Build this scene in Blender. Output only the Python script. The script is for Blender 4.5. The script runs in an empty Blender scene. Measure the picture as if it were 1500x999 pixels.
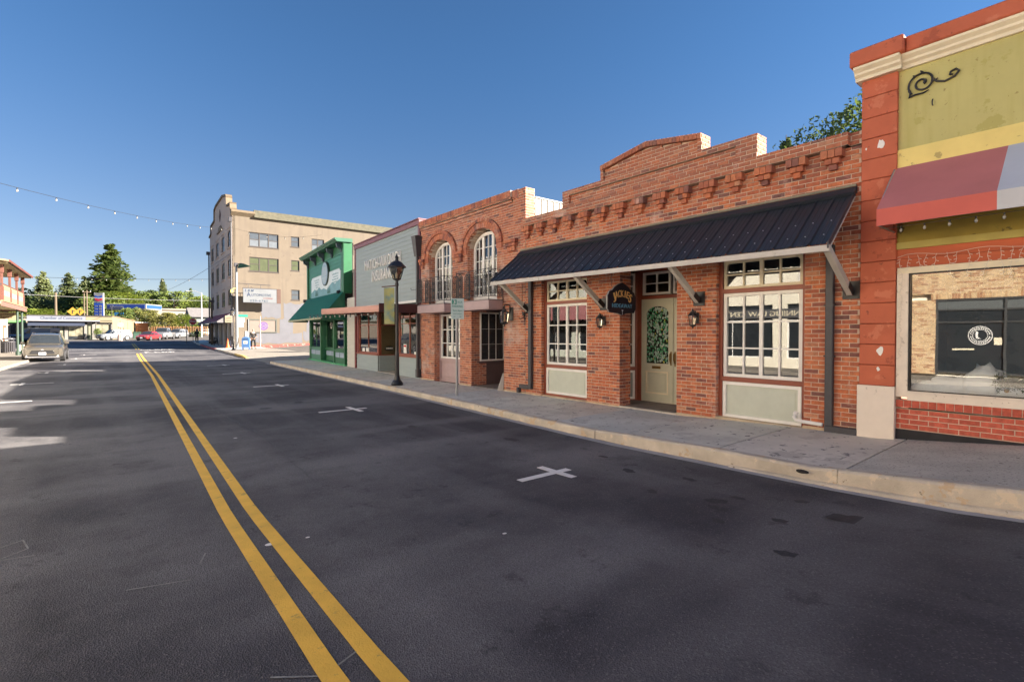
import bpy, bmesh, math, random
from mathutils import Matrix, Vector
random.seed(7)
R=math.radians; PI=math.pi
sc=bpy.context.scene; col=sc.collection
# ---------------------------------------------------------------- camera
F_PX=745.0; CZ=1.7
TH=math.atan(605/745); PT=math.atan(11.5/745)
cam=bpy.data.cameras.new('camera'); camo=bpy.data.objects.new('camera',cam); col.objects.link(camo)
cam.sensor_width=36; cam.lens=36*F_PX/1500; cam.clip_end=3000; cam.clip_start=.05
camo.location=(0,0,CZ); camo.rotation_euler=(PI/2-PT,0,-TH)
sc.camera=camo
# ---------------------------------------------------------------- sky and sun
SUN_EL=R(22); SX,SY=.78,-.626          # direction towards the sun on the ground plane
w=bpy.data.worlds.new("World"); sc.world=w; w.use_nodes=True
nt=w.node_tree; bg=nt.nodes['Background']; sky=nt.nodes.new('ShaderNodeTexSky')
sky.sky_type='NISHITA'; sky.sun_disc=False; sky.sun_elevation=SUN_EL
sky.sun_rotation=math.atan2(SX,SY)
sky.air_density=1.0; sky.dust_density=.1; sky.ozone_density=2.0; sky.altitude=1200
_tc=nt.nodes.new('ShaderNodeTexCoord'); _sx=nt.nodes.new('ShaderNodeSeparateXYZ'); nt.links.new(_tc.outputs['Generated'],_sx.inputs[0])
_mr=nt.nodes.new('ShaderNodeMapRange'); _mr.interpolation_type='SMOOTHSTEP'; _mr.inputs[1].default_value=-.02; _mr.inputs[2].default_value=.52; nt.links.new(_sx.outputs['Z'],_mr.inputs[0])
_mc=nt.nodes.new('ShaderNodeMix'); _mc.data_type='RGBA'; _mc.inputs[6].default_value=(.46,.40,.41,1); _mc.inputs[7].default_value=(.33,.50,.63,1); nt.links.new(_mr.outputs[0],_mc.inputs[0])   # clear dry mountain air: darker than the model near the horizon, the same all round
_mm=nt.nodes.new('ShaderNodeMix'); _mm.data_type='RGBA'; _mm.blend_type='MULTIPLY'; _mm.inputs[0].default_value=1; nt.links.new(sky.outputs[0],_mm.inputs[6]); nt.links.new(_mc.outputs[2],_mm.inputs[7])
nt.links.new(_mm.outputs[2],bg.inputs[0]); bg.inputs[1].default_value=.05
sun=bpy.data.lights.new('sun','SUN'); suno=bpy.data.objects.new('sun',sun); col.objects.link(suno)
sun.energy=5.0; sun.angle=R(.5); sun.color=(1,.89,.76)
sd=Vector((SX*math.cos(SUN_EL),SY*math.cos(SUN_EL),math.sin(SUN_EL)))
suno.rotation_euler=sd.to_track_quat('Z','Y').to_euler(); suno.location=(20,-20,30)
sc.view_settings.view_transform='Standard'; sc.view_settings.look='None'
sc.view_settings.exposure=2.5; sc.view_settings.gamma=1; sc.view_settings.use_curve_mapping=False
sc.render.resolution_x=1024; sc.render.resolution_y=681
sc.cycles.max_bounces=10; sc.cycles.diffuse_bounces=6; sc.cycles.transparent_max_bounces=16
# ---------------------------------------------------------------- helpers
def interp(p,x):
    if x<=p[0][0]: return p[0][1]
    for (a,b),(c,d) in zip(p,p[1:]):
        if x<=c: return b+(d-b)*(x-a)/(c-a)
    return p[-1][1]
WM={}
def fmat(x,y,ang,z=0): return Matrix.Translation((x,y,z))@Matrix.Rotation(ang,4,'Z')
def line_frame(x0,y0,x1,y1):        # local x runs along the facade, local y points out to the street, z up
    return fmat(x0,y0,math.atan2(y1-y0,x1-x0))
def root_of(o):
    while o.parent: o=o.parent
    return o
def thing(name,label,cat,T,group=None,kind=None):
    o=bpy.data.objects.new(name,None); col.objects.link(o); o.empty_display_size=.2
    o.matrix_world=T; WM[o.name]=T.copy()
    tag(o,label,cat,group,kind); return o
def tag(o,label=None,cat=None,group=None,kind=None):
    if label: o['label']=label
    if cat: o['category']=cat
    if group: o['group']=group
    if kind: o['kind']=kind
    return o
def copy_tree(o,parent=None,T=None,top=True):
    c=o.copy(); col.objects.link(c); c.parent=parent
    if top and T is not None:
        c.matrix_basis=T; WM[c.name]=T.copy()
    for ch in o.children: copy_tree(ch,c,None,False)
    return c
class MB:
    def __init__(s,T=None): s.T=T; s.v=[]; s.f=[]
    def add(s,vs,fs):
        n=len(s.v); T=s.T
        s.v+= [tuple(T@Vector(p)) for p in vs] if T is not None else [tuple(p) for p in vs]
        s.f+=[tuple(i+n for i in f) for f in fs]; return s
    def box(s,x0,x1,y0,y1,z0,z1):
        return s.add([(x0,y0,z0),(x1,y0,z0),(x1,y1,z0),(x0,y1,z0),(x0,y0,z1),(x1,y0,z1),(x1,y1,z1),(x0,y1,z1)],
          [(3,2,1,0),(4,5,6,7),(0,1,5,4),(1,2,6,5),(2,3,7,6),(3,0,4,7)])
    def bbox(s,x0,x1,y0,y1,z0,z1,b=.01):     # box with chamfered vertical/horizontal edges
        xs=(x0,x1);ys=(y0,y1);zs=(z0,z1);V=[];idx={}
        for i in(0,1):
            for j in(0,1):
                for k in(0,1):
                    x,y,z=xs[i],ys[j],zs[k];dx,dy,dz=(b if i==0 else -b),(b if j==0 else -b),(b if k==0 else -b)
                    idx[i,j,k]=len(V); V+=[(x,y+dy,z+dz),(x+dx,y,z+dz),(x+dx,y+dy,z)]
        Fs=[]
        g=lambda i,j,k,a: idx[i,j,k]+a
        Fs+=[(g(0,0,0,0),g(0,0,1,0),g(0,1,1,0),g(0,1,0,0)),(g(1,0,0,0),g(1,1,0,0),g(1,1,1,0),g(1,0,1,0))]
        Fs+=[(g(0,0,0,1),g(1,0,0,1),g(1,0,1,1),g(0,0,1,1)),(g(0,1,0,1),g(0,1,1,1),g(1,1,1,1),g(1,1,0,1))]
        Fs+=[(g(0,0,0,2),g(0,1,0,2),g(1,1,0,2),g(1,0,0,2)),(g(0,0,1,2),g(1,0,1,2),g(1,1,1,2),g(0,1,1,2))]
        for i in(0,1):
            for j in(0,1): Fs.append((g(i,j,0,0),g(i,j,0,1),g(i,j,1,1),g(i,j,1,0)))
            for k in(0,1): Fs.append((g(i,0,k,0),g(i,0,k,2),g(i,1,k,2),g(i,1,k,0)))
        for j in(0,1):
            for k in(0,1): Fs.append((g(0,j,k,1),g(0,j,k,2),g(1,j,k,2),g(1,j,k,1)))
        for key,a in idx.items(): Fs.append((a,a+1,a+2))
        return s.add(V,Fs)
    def hexa(s,b,t):                    # bottom quad, top quad
        return s.add(list(b)+list(t),[(3,2,1,0),(4,5,6,7),(0,1,5,4),(1,2,6,5),(2,3,7,6),(3,0,4,7)])
    def quad(s,a,b,c,d): return s.add([a,b,c,d],[(0,1,2,3)])
    def prism(s,poly,axis,a,b):         # 2-D outline pushed along an axis
        n=len(poly)
        def P(p,t):
            return (t,p[0],p[1]) if axis=='x' else (p[0],t,p[1]) if axis=='y' else (p[0],p[1],t)
        vs=[P(p,a) for p in poly]+[P(p,b) for p in poly]
        return s.add(vs,[tuple(range(n))[::-1],tuple(range(n,2*n))]+[(i,(i+1)%n,n+(i+1)%n,n+i) for i in range(n)])
    def cyl(s,p0,p1,r0,r1=None,n=10,caps=True):
        r1=r0 if r1 is None else r1
        p0=Vector(p0);p1=Vector(p1);d=(p1-p0)
        if d.length<1e-6: return s
        d.normalize();a=d.orthogonal().normalized();b=d.cross(a)
        vs=[]
        for p,r in((p0,r0),(p1,r1)):
            for i in range(n):
                t=2*PI*i/n; vs.append(p+a*r*math.cos(t)+b*r*math.sin(t))
        fs=[(i,(i+1)%n,n+(i+1)%n,n+i) for i in range(n)]
        if caps: fs+=[tuple(range(n))[::-1],tuple(range(n,2*n))]
        return s.add(vs,fs)
    def tube(s,pts,r,n=6,closed=False):
        pts=[Vector(p) for p in pts]; m=len(pts); vs=[]
        rr=r if isinstance(r,(list,tuple)) else [r]*m
        prev=None
        for i,p in enumerate(pts):
            d=(pts[min(i+1,m-1)]-pts[max(i-1,0)]).normalized()
            a=d.orthogonal().normalized() if prev is None else (prev-d*prev.dot(d)).normalized()
            prev=a;b=d.cross(a)
            for k in range(n):
                t=2*PI*k/n; vs.append(p+(a*math.cos(t)+b*math.sin(t))*rr[i])
        fs=[(i*n+k,i*n+(k+1)%n,(i+1)*n+(k+1)%n,(i+1)*n+k) for i in range(m-1) for k in range(n)]
        fs+=[tuple(range(n))[::-1],tuple(range((m-1)*n,m*n))]
        return s.add(vs,fs)
    def lathe(s,prof,c,n=12,sq=False):  # profile of (radius, z)
        vs=[];off=PI/4 if sq else 0
        for r,z in prof:
            for i in range(n):
                t=2*PI*i/n+off; vs.append((c[0]+r*math.cos(t),c[1]+r*math.sin(t),c[2]+z))
        m=len(prof)
        fs=[(i*n+k,i*n+(k+1)%n,(i+1)*n+(k+1)%n,(i+1)*n+k) for i in range(m-1) for k in range(n)]
        fs+=[tuple(range(n))[::-1],tuple(range((m-1)*n,m*n))]
        return s.add(vs,fs)
    def build(s,name,m,parent=None,smooth=False,kind=None,label=None):
        me=bpy.data.meshes.new(name)
        vs=s.v
        if parent is not None:
            inv=WM[root_of(parent).name].inverted(); vs=[inv@Vector(v) for v in vs]
        me.from_pydata([tuple(v) for v in vs],[],s.f); me.materials.append(m)
        if smooth: me.polygons.foreach_set('use_smooth',[True]*len(me.polygons))
        me.update()
        o=bpy.data.objects.new(name,me); col.objects.link(o)
        if parent is not None: o.parent=parent
        if kind: o['kind']=kind
        if label: o['label']=label
        return o
def smooth_angle(o,deg=35):
    me=o.data; bm=bmesh.new(); bm.from_mesh(me)
    bmesh.ops.recalc_face_normals(bm,faces=bm.faces)
    for e in bm.edges:
        if len(e.link_faces)==2 and e.calc_face_angle(0)>R(deg): e.smooth=False
    for f in bm.faces: f.smooth=True
    bm.to_mesh(me); bm.free(); return o
# ---------------------------------------------------------------- materials
MC={}
def nodes(name):
    m=bpy.data.materials.new(name); m.use_nodes=True; n=m.node_tree
    return m,n,n.nodes['Principled BSDF']
def M(name,c,rough=.7,var=.1,scale=3,bump=0,bscale=60,metal=0,spec=.5,c2=None,patch=None,coat=0,streak=None,stretch=None):
    """plain surface: colour with two scales of noise, optional patches (colour, amount, scale) and vertical streaks"""
    if name in MC: return MC[name]
    m,n,p=nodes(name); N=n.nodes; L=n.links
    tc=N.new('ShaderNodeTexCoord')
    src=tc.outputs['Object']
    if stretch:
        mp=N.new('ShaderNodeMapping'); mp.inputs['Scale'].default_value=stretch; L.new(src,mp.inputs[0]); src=mp.outputs[0]
    def noise(s,d=4,r=.6):
        t=N.new('ShaderNodeTexNoise'); t.inputs['Scale'].default_value=s; t.inputs['Detail'].default_value=d; t.inputs['Roughness'].default_value=r
        L.new(src,t.inputs['Vector']); return t.outputs['Fac']
    def mix(f,a,b):
        x=N.new('ShaderNodeMix'); x.data_type='RGBA'
        if isinstance(f,float): x.inputs[0].default_value=f
        else: L.new(f,x.inputs[0])
        for i,v in((6,a),(7,b)):
            if isinstance(v,tuple): x.inputs[i].default_value=(*v,1)
            else: L.new(v,x.inputs[i])
        return x.outputs[2]
    def ramp(f,a,b):
        r=N.new('ShaderNodeMapRange'); L.new(f,r.inputs[0]); r.inputs[1].default_value=a; r.inputs[2].default_value=b; return r.outputs[0]
    lo=tuple(x*(1-var) for x in c); hi=tuple(min(1,x*(1+var)) for x in (c2 or c))
    out=mix(ramp(noise(scale),.3,.7),lo,hi)
    if patch:
        for pc,amt,ps in patch:
            f=ramp(noise(ps,5,.65),.585-amt*.2,.615-amt*.2)
            out=mix(f,out,pc)
    if streak:
        mp=N.new('ShaderNodeMapping'); mp.inputs['Scale'].default_value=(6,6,.5); L.new(tc.outputs['Object'],mp.inputs[0])
        t=N.new('ShaderNodeTexNoise'); t.inputs['Scale'].default_value=streak[1]; t.inputs['Detail'].default_value=3; L.new(mp.outputs[0],t.inputs['Vector'])
        out=mix(ramp(t.outputs['Fac'],.5,.8),out,streak[0])
    L.new(out,p.inputs['Base Color'])
    p.inputs['Roughness'].default_value=rough; p.inputs['Metallic'].default_value=metal
    p.inputs['Specular IOR Level'].default_value=spec
    if coat: p.inputs['Coat Weight'].default_value=coat; p.inputs['Coat Roughness'].default_value=.05
    if bump:
        b=N.new('ShaderNodeBump'); b.inputs['Strength'].default_value=bump; b.inputs['Distance'].default_value=.01
        L.new(noise(bscale,3,.6),b.inputs['Height']); L.new(b.outputs[0],p.inputs['Normal'])
    MC[name]=m; return m
def brick_mat(name,stops,bump=.5,wash=None):
    m,n,p=nodes(name); N=n.nodes; L=n.links
    oi=N.new('ShaderNodeObjectInfo'); ge=N.new('ShaderNodeNewGeometry')
    a=N.new('ShaderNodeMath'); a.operation='ADD'; L.new(oi.outputs['Random'],a.inputs[0]); L.new(ge.outputs['Random Per Island'],a.inputs[1])
    f=N.new('ShaderNodeMath'); f.operation='FRACT'; L.new(a.outputs[0],f.inputs[0])
    cr=N.new('ShaderNodeValToRGB'); e=cr.color_ramp; e.interpolation='LINEAR'
    while len(e.elements)<len(stops): e.elements.new(.5)
    for el,(t,c) in zip(e.elements,stops): el.position=t; el.color=(*c,1)
    L.new(f.outputs[0],cr.inputs[0])
    tc=N.new('ShaderNodeTexCoord'); geo=ge.outputs['Position']
    t=N.new('ShaderNodeTexNoise'); t.inputs['Scale'].default_value=14; t.inputs['Detail'].default_value=6; t.inputs['Roughness'].default_value=.7; L.new(geo,t.inputs['Vector'])
    mr=N.new('ShaderNodeMapRange'); L.new(t.outputs['Fac'],mr.inputs[0]); mr.inputs[1].default_value=.3;mr.inputs[2].default_value=.75; mr.inputs[3].default_value=.62;mr.inputs[4].default_value=1.3
    x=N.new('ShaderNodeMix'); x.data_type='RGBA'; x.blend_type='MULTIPLY'; x.inputs[0].default_value=1
    L.new(cr.outputs[0],x.inputs[6]); L.new(mr.outputs[0],x.inputs[7]); out=x.outputs[2]
    if name=='brick_red':      # duller brown blended in unevenly towards the parapet courses
        sz=N.new('ShaderNodeSeparateXYZ'); L.new(geo,sz.inputs[0]); q=N.new('ShaderNodeMapRange'); L.new(sz.outputs['Z'],q.inputs[0]); q.inputs[1].default_value=4.0;q.inputs[2].default_value=4.5;q.inputs[3].default_value=.06;q.inputs[4].default_value=.55
        t5=N.new('ShaderNodeTexNoise'); t5.inputs['Scale'].default_value=2.5; t5.inputs['Detail'].default_value=5; L.new(geo,t5.inputs['Vector'])
        q2=N.new('ShaderNodeMath'); q2.operation='MULTIPLY'; L.new(q.outputs[0],q2.inputs[0]); q3=N.new('ShaderNodeMapRange'); L.new(t5.outputs['Fac'],q3.inputs[0]); q3.inputs[1].default_value=.35;q3.inputs[2].default_value=.6; q3.inputs[3].default_value=.45; L.new(q3.outputs[0],q2.inputs[1])
        y=N.new('ShaderNodeMix'); y.data_type='RGBA'; L.new(q2.outputs[0],y.inputs[0]); L.new(out,y.inputs[6]); y.inputs[7].default_value=(.30,.15,.105,1); out=y.outputs[2]
    if wash:
        t2=N.new('ShaderNodeTexNoise'); t2.inputs['Scale'].default_value=1.1; t2.inputs['Detail'].default_value=7; t2.inputs['Roughness'].default_value=.72; L.new(geo,t2.inputs['Vector'])
        r2=N.new('ShaderNodeMapRange'); L.new(t2.outputs['Fac'],r2.inputs[0]); r2.inputs[1].default_value=wash[1];r2.inputs[2].default_value=wash[1]+.12;r2.inputs[4].default_value=.75
        y=N.new('ShaderNodeMix'); y.data_type='RGBA'; L.new(r2.outputs[0],y.inputs[0]); L.new(out,y.inputs[6]); y.inputs[7].default_value=(*wash[0],1); out=y.outputs[2]
    L.new(out,p.inputs['Base Color']); p.inputs['Roughness'].default_value=.85
    b=N.new('ShaderNodeBump'); b.inputs['Strength'].default_value=bump; b.inputs['Distance'].default_value=.008
    t3=N.new('ShaderNodeTexNoise'); t3.inputs['Scale'].default_value=70; t3.inputs['Detail'].default_value=3; L.new(geo,t3.inputs['Vector'])
    L.new(t3.outputs['Fac'],b.inputs['Height']); L.new(b.outputs[0],p.inputs['Normal'])
    MC[name]=m; return m
def glass_mat(name,refl=.35,tint=(.97,.985,.975),rough=.01):
    m,n,p=nodes(name); N=n.nodes; L=n.links; N.remove(p)
    o=N['Material Output']; tr=N.new('ShaderNodeBsdfTransparent'); tr.inputs[0].default_value=(*tint,1)
    gl=N.new('ShaderNodeBsdfGlossy'); gl.inputs['Roughness'].default_value=rough; gl.inputs[0].default_value=(.95,.97,1,1)
    fr=N.new('ShaderNodeFresnel'); fr.inputs[0].default_value=1.5
    mr=N.new('ShaderNodeMapRange'); L.new(fr.outputs[0],mr.inputs[0]); mr.inputs[1].default_value=.04; mr.inputs[3].default_value=refl; mr.inputs[4].default_value=1
    # slight waviness of old panes
    tc=N.new('ShaderNodeTexCoord'); t=N.new('ShaderNodeTexNoise'); t.inputs['Scale'].default_value=1.6; L.new(tc.outputs['Object'],t.inputs['Vector'])
    b=N.new('ShaderNodeBump'); b.inputs['Strength'].default_value=.02; b.inputs['Distance'].default_value=.02; L.new(t.outputs['Fac'],b.inputs['Height'])
    L.new(b.outputs[0],gl.inputs['Normal'])
    x=N.new('ShaderNodeMixShader'); L.new(mr.outputs[0],x.inputs[0]); L.new(tr.outputs[0],x.inputs[1]); L.new(gl.outputs[0],x.inputs[2]); L.new(x.outputs[0],o.inputs[0])
    MC[name]=m; return m
def leaf_mat(name,c,c2):
    m,n,p=nodes(name); N=n.nodes; L=n.links
    ge=N.new('ShaderNodeNewGeometry'); cr=N.new('ShaderNodeValToRGB'); e=cr.color_ramp
    e.elements[0].color=(*c,1); e.elements[1].color=(*c2,1)
    oi=N.new('ShaderNodeObjectInfo'); a=N.new('ShaderNodeMath'); a.operation='MULTIPLY_ADD'; L.new(oi.outputs['Random'],a.inputs[0]); a.inputs[1].default_value=.35; L.new(ge.outputs['Random Per Island'],a.inputs[2])
    s=N.new('ShaderNodeMath'); s.operation='DIVIDE'; L.new(a.outputs[0],s.inputs[0]); s.inputs[1].default_value=1.35
    L.new(s.outputs[0],cr.inputs[0]); L.new(cr.outputs[0],p.inputs['Base Color']); p.inputs['Roughness'].default_value=.6
    tr=N.new('ShaderNodeBsdfTranslucent'); L.new(cr.outputs[0],tr.inputs[0]); x=N.new('ShaderNodeMixShader'); x.inputs[0].default_value=.35
    L.new(p.outputs[0],x.inputs[1]); L.new(tr.outputs[0],x.inputs[2]); L.new(x.outputs[0],N['Material Output'].inputs[0])
    MC[name]=m; return m
BR=[(0,(.17,.075,.065)),(.10,(.26,.095,.075)),(.17,(.38,.11,.06)),(.35,(.48,.135,.06)),(.6,(.57,.17,.07)),(.8,(.60,.205,.09)),(.92,(.44,.13,.07)),(1,(.58,.27,.15))]
brick_m=brick_mat('brick_red',BR,.7,((.60,.42,.36),.58))
brick2_m=brick_mat('brick_weathered',[(0,(.20,.085,.07)),(.14,(.30,.11,.08)),(.3,(.42,.135,.075)),(.6,(.52,.18,.09)),(.85,(.46,.16,.095)),(1,(.56,.26,.15))],.7,((.52,.40,.35),.56))
brickp_m=brick_mat('brick_painted_red',[(0,(.50,.10,.06)),(1,(.60,.13,.08))],.4)
bricky_m=brick_mat('brick_buff',[(0,(.36,.18,.09)),(.25,(.45,.25,.12)),(.4,(.58,.40,.21)),(1,(.66,.48,.27))],.5)
mortar=M('mortar',(.58,.46,.36),.95,.15,6,.5,90)
white=M('white_paint',(.80,.78,.74),.5,.06,5,.1,80)
cream=M('cream_paint',(.76,.68,.50),.5,.07,5,.1,80)
sage=M('sage_paint',(.52,.55,.47),.5,.06,4,.1,60)
door_m=M('door_olive',(.58,.58,.45),.42,.05,4,.05,60)
redbrown=M('red_brown_paint',(.26,.065,.035),.45,.12,6,.1,60)
black=M('black_metal',(.018,.018,.02),.4,.15,8,.05,60,spec=.5)
darkgrey=M('dark_grey_metal',(.05,.048,.055),.5,.15,8,.1,60)
navy=M('navy_steel',(.022,.031,.041),.36,.12,2,.03,8,spec=.6)
steel=M('galvanised',(.42,.43,.44),.45,.1,8,.05,60,metal=.7)
glass=glass_mat('shop_glass',.09)
glass_hi=glass_mat('display_glass',.12)
dark=M('dark_interior',(.03,.028,.027),.9,.2,2)
dglass=M('dark_glass',(.025,.03,.035),.05,.1,2,spec=1.0)
rubber=M('rubber',(.02,.02,.021),.85,.1,8)
wood_w=M('timber_grey',(.50,.47,.42),.7,.12,3,.2,40,stretch=(1,1,1))
concrete=M('concrete',(.48,.43,.37),.85,.16,1.2,.4,120,patch=[((.36,.33,.29),.15,3.5)])
kerb_m=M('kerb_concrete',(.50,.44,.36),.9,.22,2.5,.9,60,patch=[((.50,.38,.26),.1,3),((.62,.52,.40),-.1,5),((.2,.16,.12),-.35,9)])
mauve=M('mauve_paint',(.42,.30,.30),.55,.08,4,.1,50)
dmauve=M('dark_mauve',(.11,.075,.078),.5,.1,4,.1,50)  # darker copy of the mauve, used only in the alcove
# ---------------------------------------------------------------- lettering
def text(s,m,parent,T,w,h,ext=.01,name='lettering',bold=.0,shear=0,sp=1.0,center=True):
    cu=bpy.data.curves.new('txt','FONT'); cu.body=s; cu.extrude=ext; cu.offset=bold; cu.shear=shear; cu.space_character=sp; cu.resolution_u=3
    o=bpy.data.objects.new('txt',cu); col.objects.link(o); bpy.context.view_layer.update()
    me=bpy.data.meshes.new_from_object(o.evaluated_get(bpy.context.evaluated_depsgraph_get()))
    bpy.data.objects.remove(o); 
    xs=[v.co.x for v in me.vertices]; ys=[v.co.y for v in me.vertices]
    x0,x1,y0,y1=min(xs),max(xs),min(ys),max(ys)
    inv=WM[root_of(parent).name].inverted()@T if parent is not None else T
    for v in me.vertices:
        v.co=inv@Vector(((v.co.x-(x0+x1)/2)/(x1-x0)*w,(v.co.y-(y0+y1)/2)/(y1-y0)*h,v.co.z))
    me.materials.clear(); me.materials.append(m)
    o=bpy.data.objects.new(name,me); col.objects.link(o); o.parent=parent; return o
def face_T(F,u,v,z,mode='front'):
    """text plane: x to the reader's right, y up, z towards the reader.  front: reader stands in the street; near: reader looks along the street (away)"""
    if mode=='front': B=Matrix(((-1,0,0,u),(0,0,1,v),(0,1,0,z),(0,0,0,1)))
    else: B=Matrix(((0,0,-1,u),(-1,0,0,v),(0,1,0,z),(0,0,0,1)))
    return F@B
# ---------------------------------------------------------------- brickwork
PU,PZ,MJ=.2032,.0677,.0100
BMESH={}
def brick_mesh(w,h,d,m,seed):
    k=(round(w,2),round(h,3),round(d,3),m.name,seed)
    if k in BMESH: return BMESH[k]
    rs=random.Random(seed); j=lambda:rs.uniform(-.0018,.0018)
    me=bpy.data.meshes.new('brick'); hw=w/2;hh=h/2;c=.004
    vs=[(-hw+c+j(),0,-hh+c+j()),(hw-c+j(),0,-hh+c+j()),(hw-c+j(),0,hh-c+j()),(-hw+c+j(),0,hh-c+j()),
        (-hw,-.006,-hh),(hw,-.006,-hh),(hw,-.006,hh),(-hw,-.006,hh),(-hw,-d,-hh),(hw,-d,-hh),(hw,-d,hh),(-hw,-d,hh)]
    fs=[(3,2,1,0)]+[(a,(a+1)%4,4+(a+1)%4,4+a) for a in range(4)]+[(4+a,4+(a+1)%4,8+(a+1)%4,8+a) for a in range(4)]
    me.from_pydata(vs,[],fs); me.materials.append(m); me.update(); BMESH[k]=me; return me
def rows(z0,z1):
    k=int(math.floor(z0/PZ+1e-6)); out=[]
    while k*PZ<z1-.01:
        a=max(z0,k*PZ+MJ/2);b=min(z1,(k+1)*PZ-MJ/2)
        if b-a>.018: out.append((k,a,b))
        k+=1
    return out
def intervals(u0,u1,zc,ops):
    iv=[(u0,u1)]
    for op in ops:
        h=op(zc)
        if not h: continue
        nv=[]
        for a,b in iv:
            if h[1]<=a or h[0]>=b: nv.append((a,b)); continue
            if h[0]-a>.015: nv.append((a,h[0]))
            if b-h[1]>.015: nv.append((h[1],b))
        iv=nv
    return iv
def rect_op(a,b,z0,z1): return lambda z:(a,b) if z0<z<z1 else None
def arch_op(a,b,z0,zs,zt):           # vertical jambs to zs, then an elliptic head to zt
    c=(a+b)/2;r=(b-a)/2
    def f(z):
        if z<z0 or z>zt: return None
        if z<=zs: return (a,b)
        k=math.sqrt(max(0,1-((z-zs)/(zt-zs))**2)); return (c-r*k,c+r*k)
    return f
class Wall:
    """collects bricks of one building; the largest seen become parts, the rest one joined part"""
    def __init__(s,root,F,m,hide=None): s.root=root;s.F=F;s.m=m;s.b=[];s.back=MB(F);s.hide=hide
    def face(s,u0,u1,z0,z1,v=0,ops=(),mode='F',depth=.2,back=True,at=0,flip=1):
        """mode F: plane v, runs along u.  mode S: plane u=at, runs along v (u0..u1 are v values), looks towards -u (flip=1) or +u"""
        if mode=='S': at-=flip*.008; u1-=.006
        for k,a,b in rows(z0,z1):
            zc=(a+b)/2; iv=intervals(u0,u1,zc,ops)
            for p,q in iv:
                if back:
                    if s_mode_F(mode): s.back.box(p,q,v-depth,v-.007,k*PZ if k*PZ>z0 else z0,min(z1,(k+1)*PZ))
                    else:
                        x0,x1=(at+.007,at+depth) if flip>0 else (at-depth,at-.007)
                        s.back.box(x0,x1,p,q,k*PZ if k*PZ>z0 else z0,min(z1,(k+1)*PZ))
                off=(k%2)*PU/2; i=int(math.floor((p-off)/PU))
                while off+i*PU<q:
                    l=max(p,off+i*PU+MJ/2); r=min(q,off+(i+1)*PU-MJ/2)
                    if r-l>.02: s.b.append((mode,(l+r)/2,zc,r-l,b-a,v+random.uniform(-.0025,.003) if mode=='F' else at,flip))
                    i+=1
    def row(s,u0,u1,z0,h,v,w=PU,mode='F',depth=.2,back=True,at=0,flip=1):   # one course, any brick width
        n=max(1,round((u1-u0)/w)); ww=(u1-u0)/n
        for i in range(n): s.b.append((mode,u0+(i+.5)*ww,z0+h/2,ww-MJ*.7,h-MJ*.5,v if mode=='F' else at,flip))
        if back and mode=='F': s.back.box(u0,u1,v-depth,v-.007,z0,z0+h)
    def build(s,lim=300):
        cp=Vector((0,0,CZ)); sc_=[]
        for i,(mode,c,z,w,h,v,fl) in enumerate(s.b):
            P=s.F@Vector((c,v,z) if mode=='F' else (v,c,z)); d=P-cp
            n=(s.F.to_3x3()@Vector((0,1,0) if mode=='F' else (-fl,0,0)))
            fc=-d.normalized().dot(n)
            area=w*h*max(fc,0)/d.length_squared
            if s.hide and s.hide(c,v,z,mode): area*=.01
            sc_.append((area,i))
        sc_.sort(reverse=True); top=set(i for _,i in sc_[:lim])
        rest=MB(s.F); rm=Matrix.Rotation(PI/2,4,'Z'); rm2=Matrix.Rotation(-PI/2,4,'Z')
        inv=WM[s.root.name].inverted()@s.F
        for i,(mode,c,z,w,h,v,fl) in enumerate(s.b):
            if mode=='F': B=Matrix.Translation((c,v,z))
            else: B=Matrix.Translation((v,c,z))@(rm if fl>0 else rm2)
            me=brick_mesh(w,h,.085,s.m,i%5)
            if i in top:
                o=bpy.data.objects.new('brick',me); col.objects.link(o); o.parent=s.root; o.matrix_basis=inv@B
            else:
                rest.add([B@x.co for x in me.vertices],[tuple(p.vertices) for p in me.polygons])
        if rest.v: rest.build('brick_courses',s.m,s.root,kind='stuff')
        if s.back.v: s.back.build('mortar_bed',mortar,s.root)
def s_mode_F(m): return m=='F'
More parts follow.
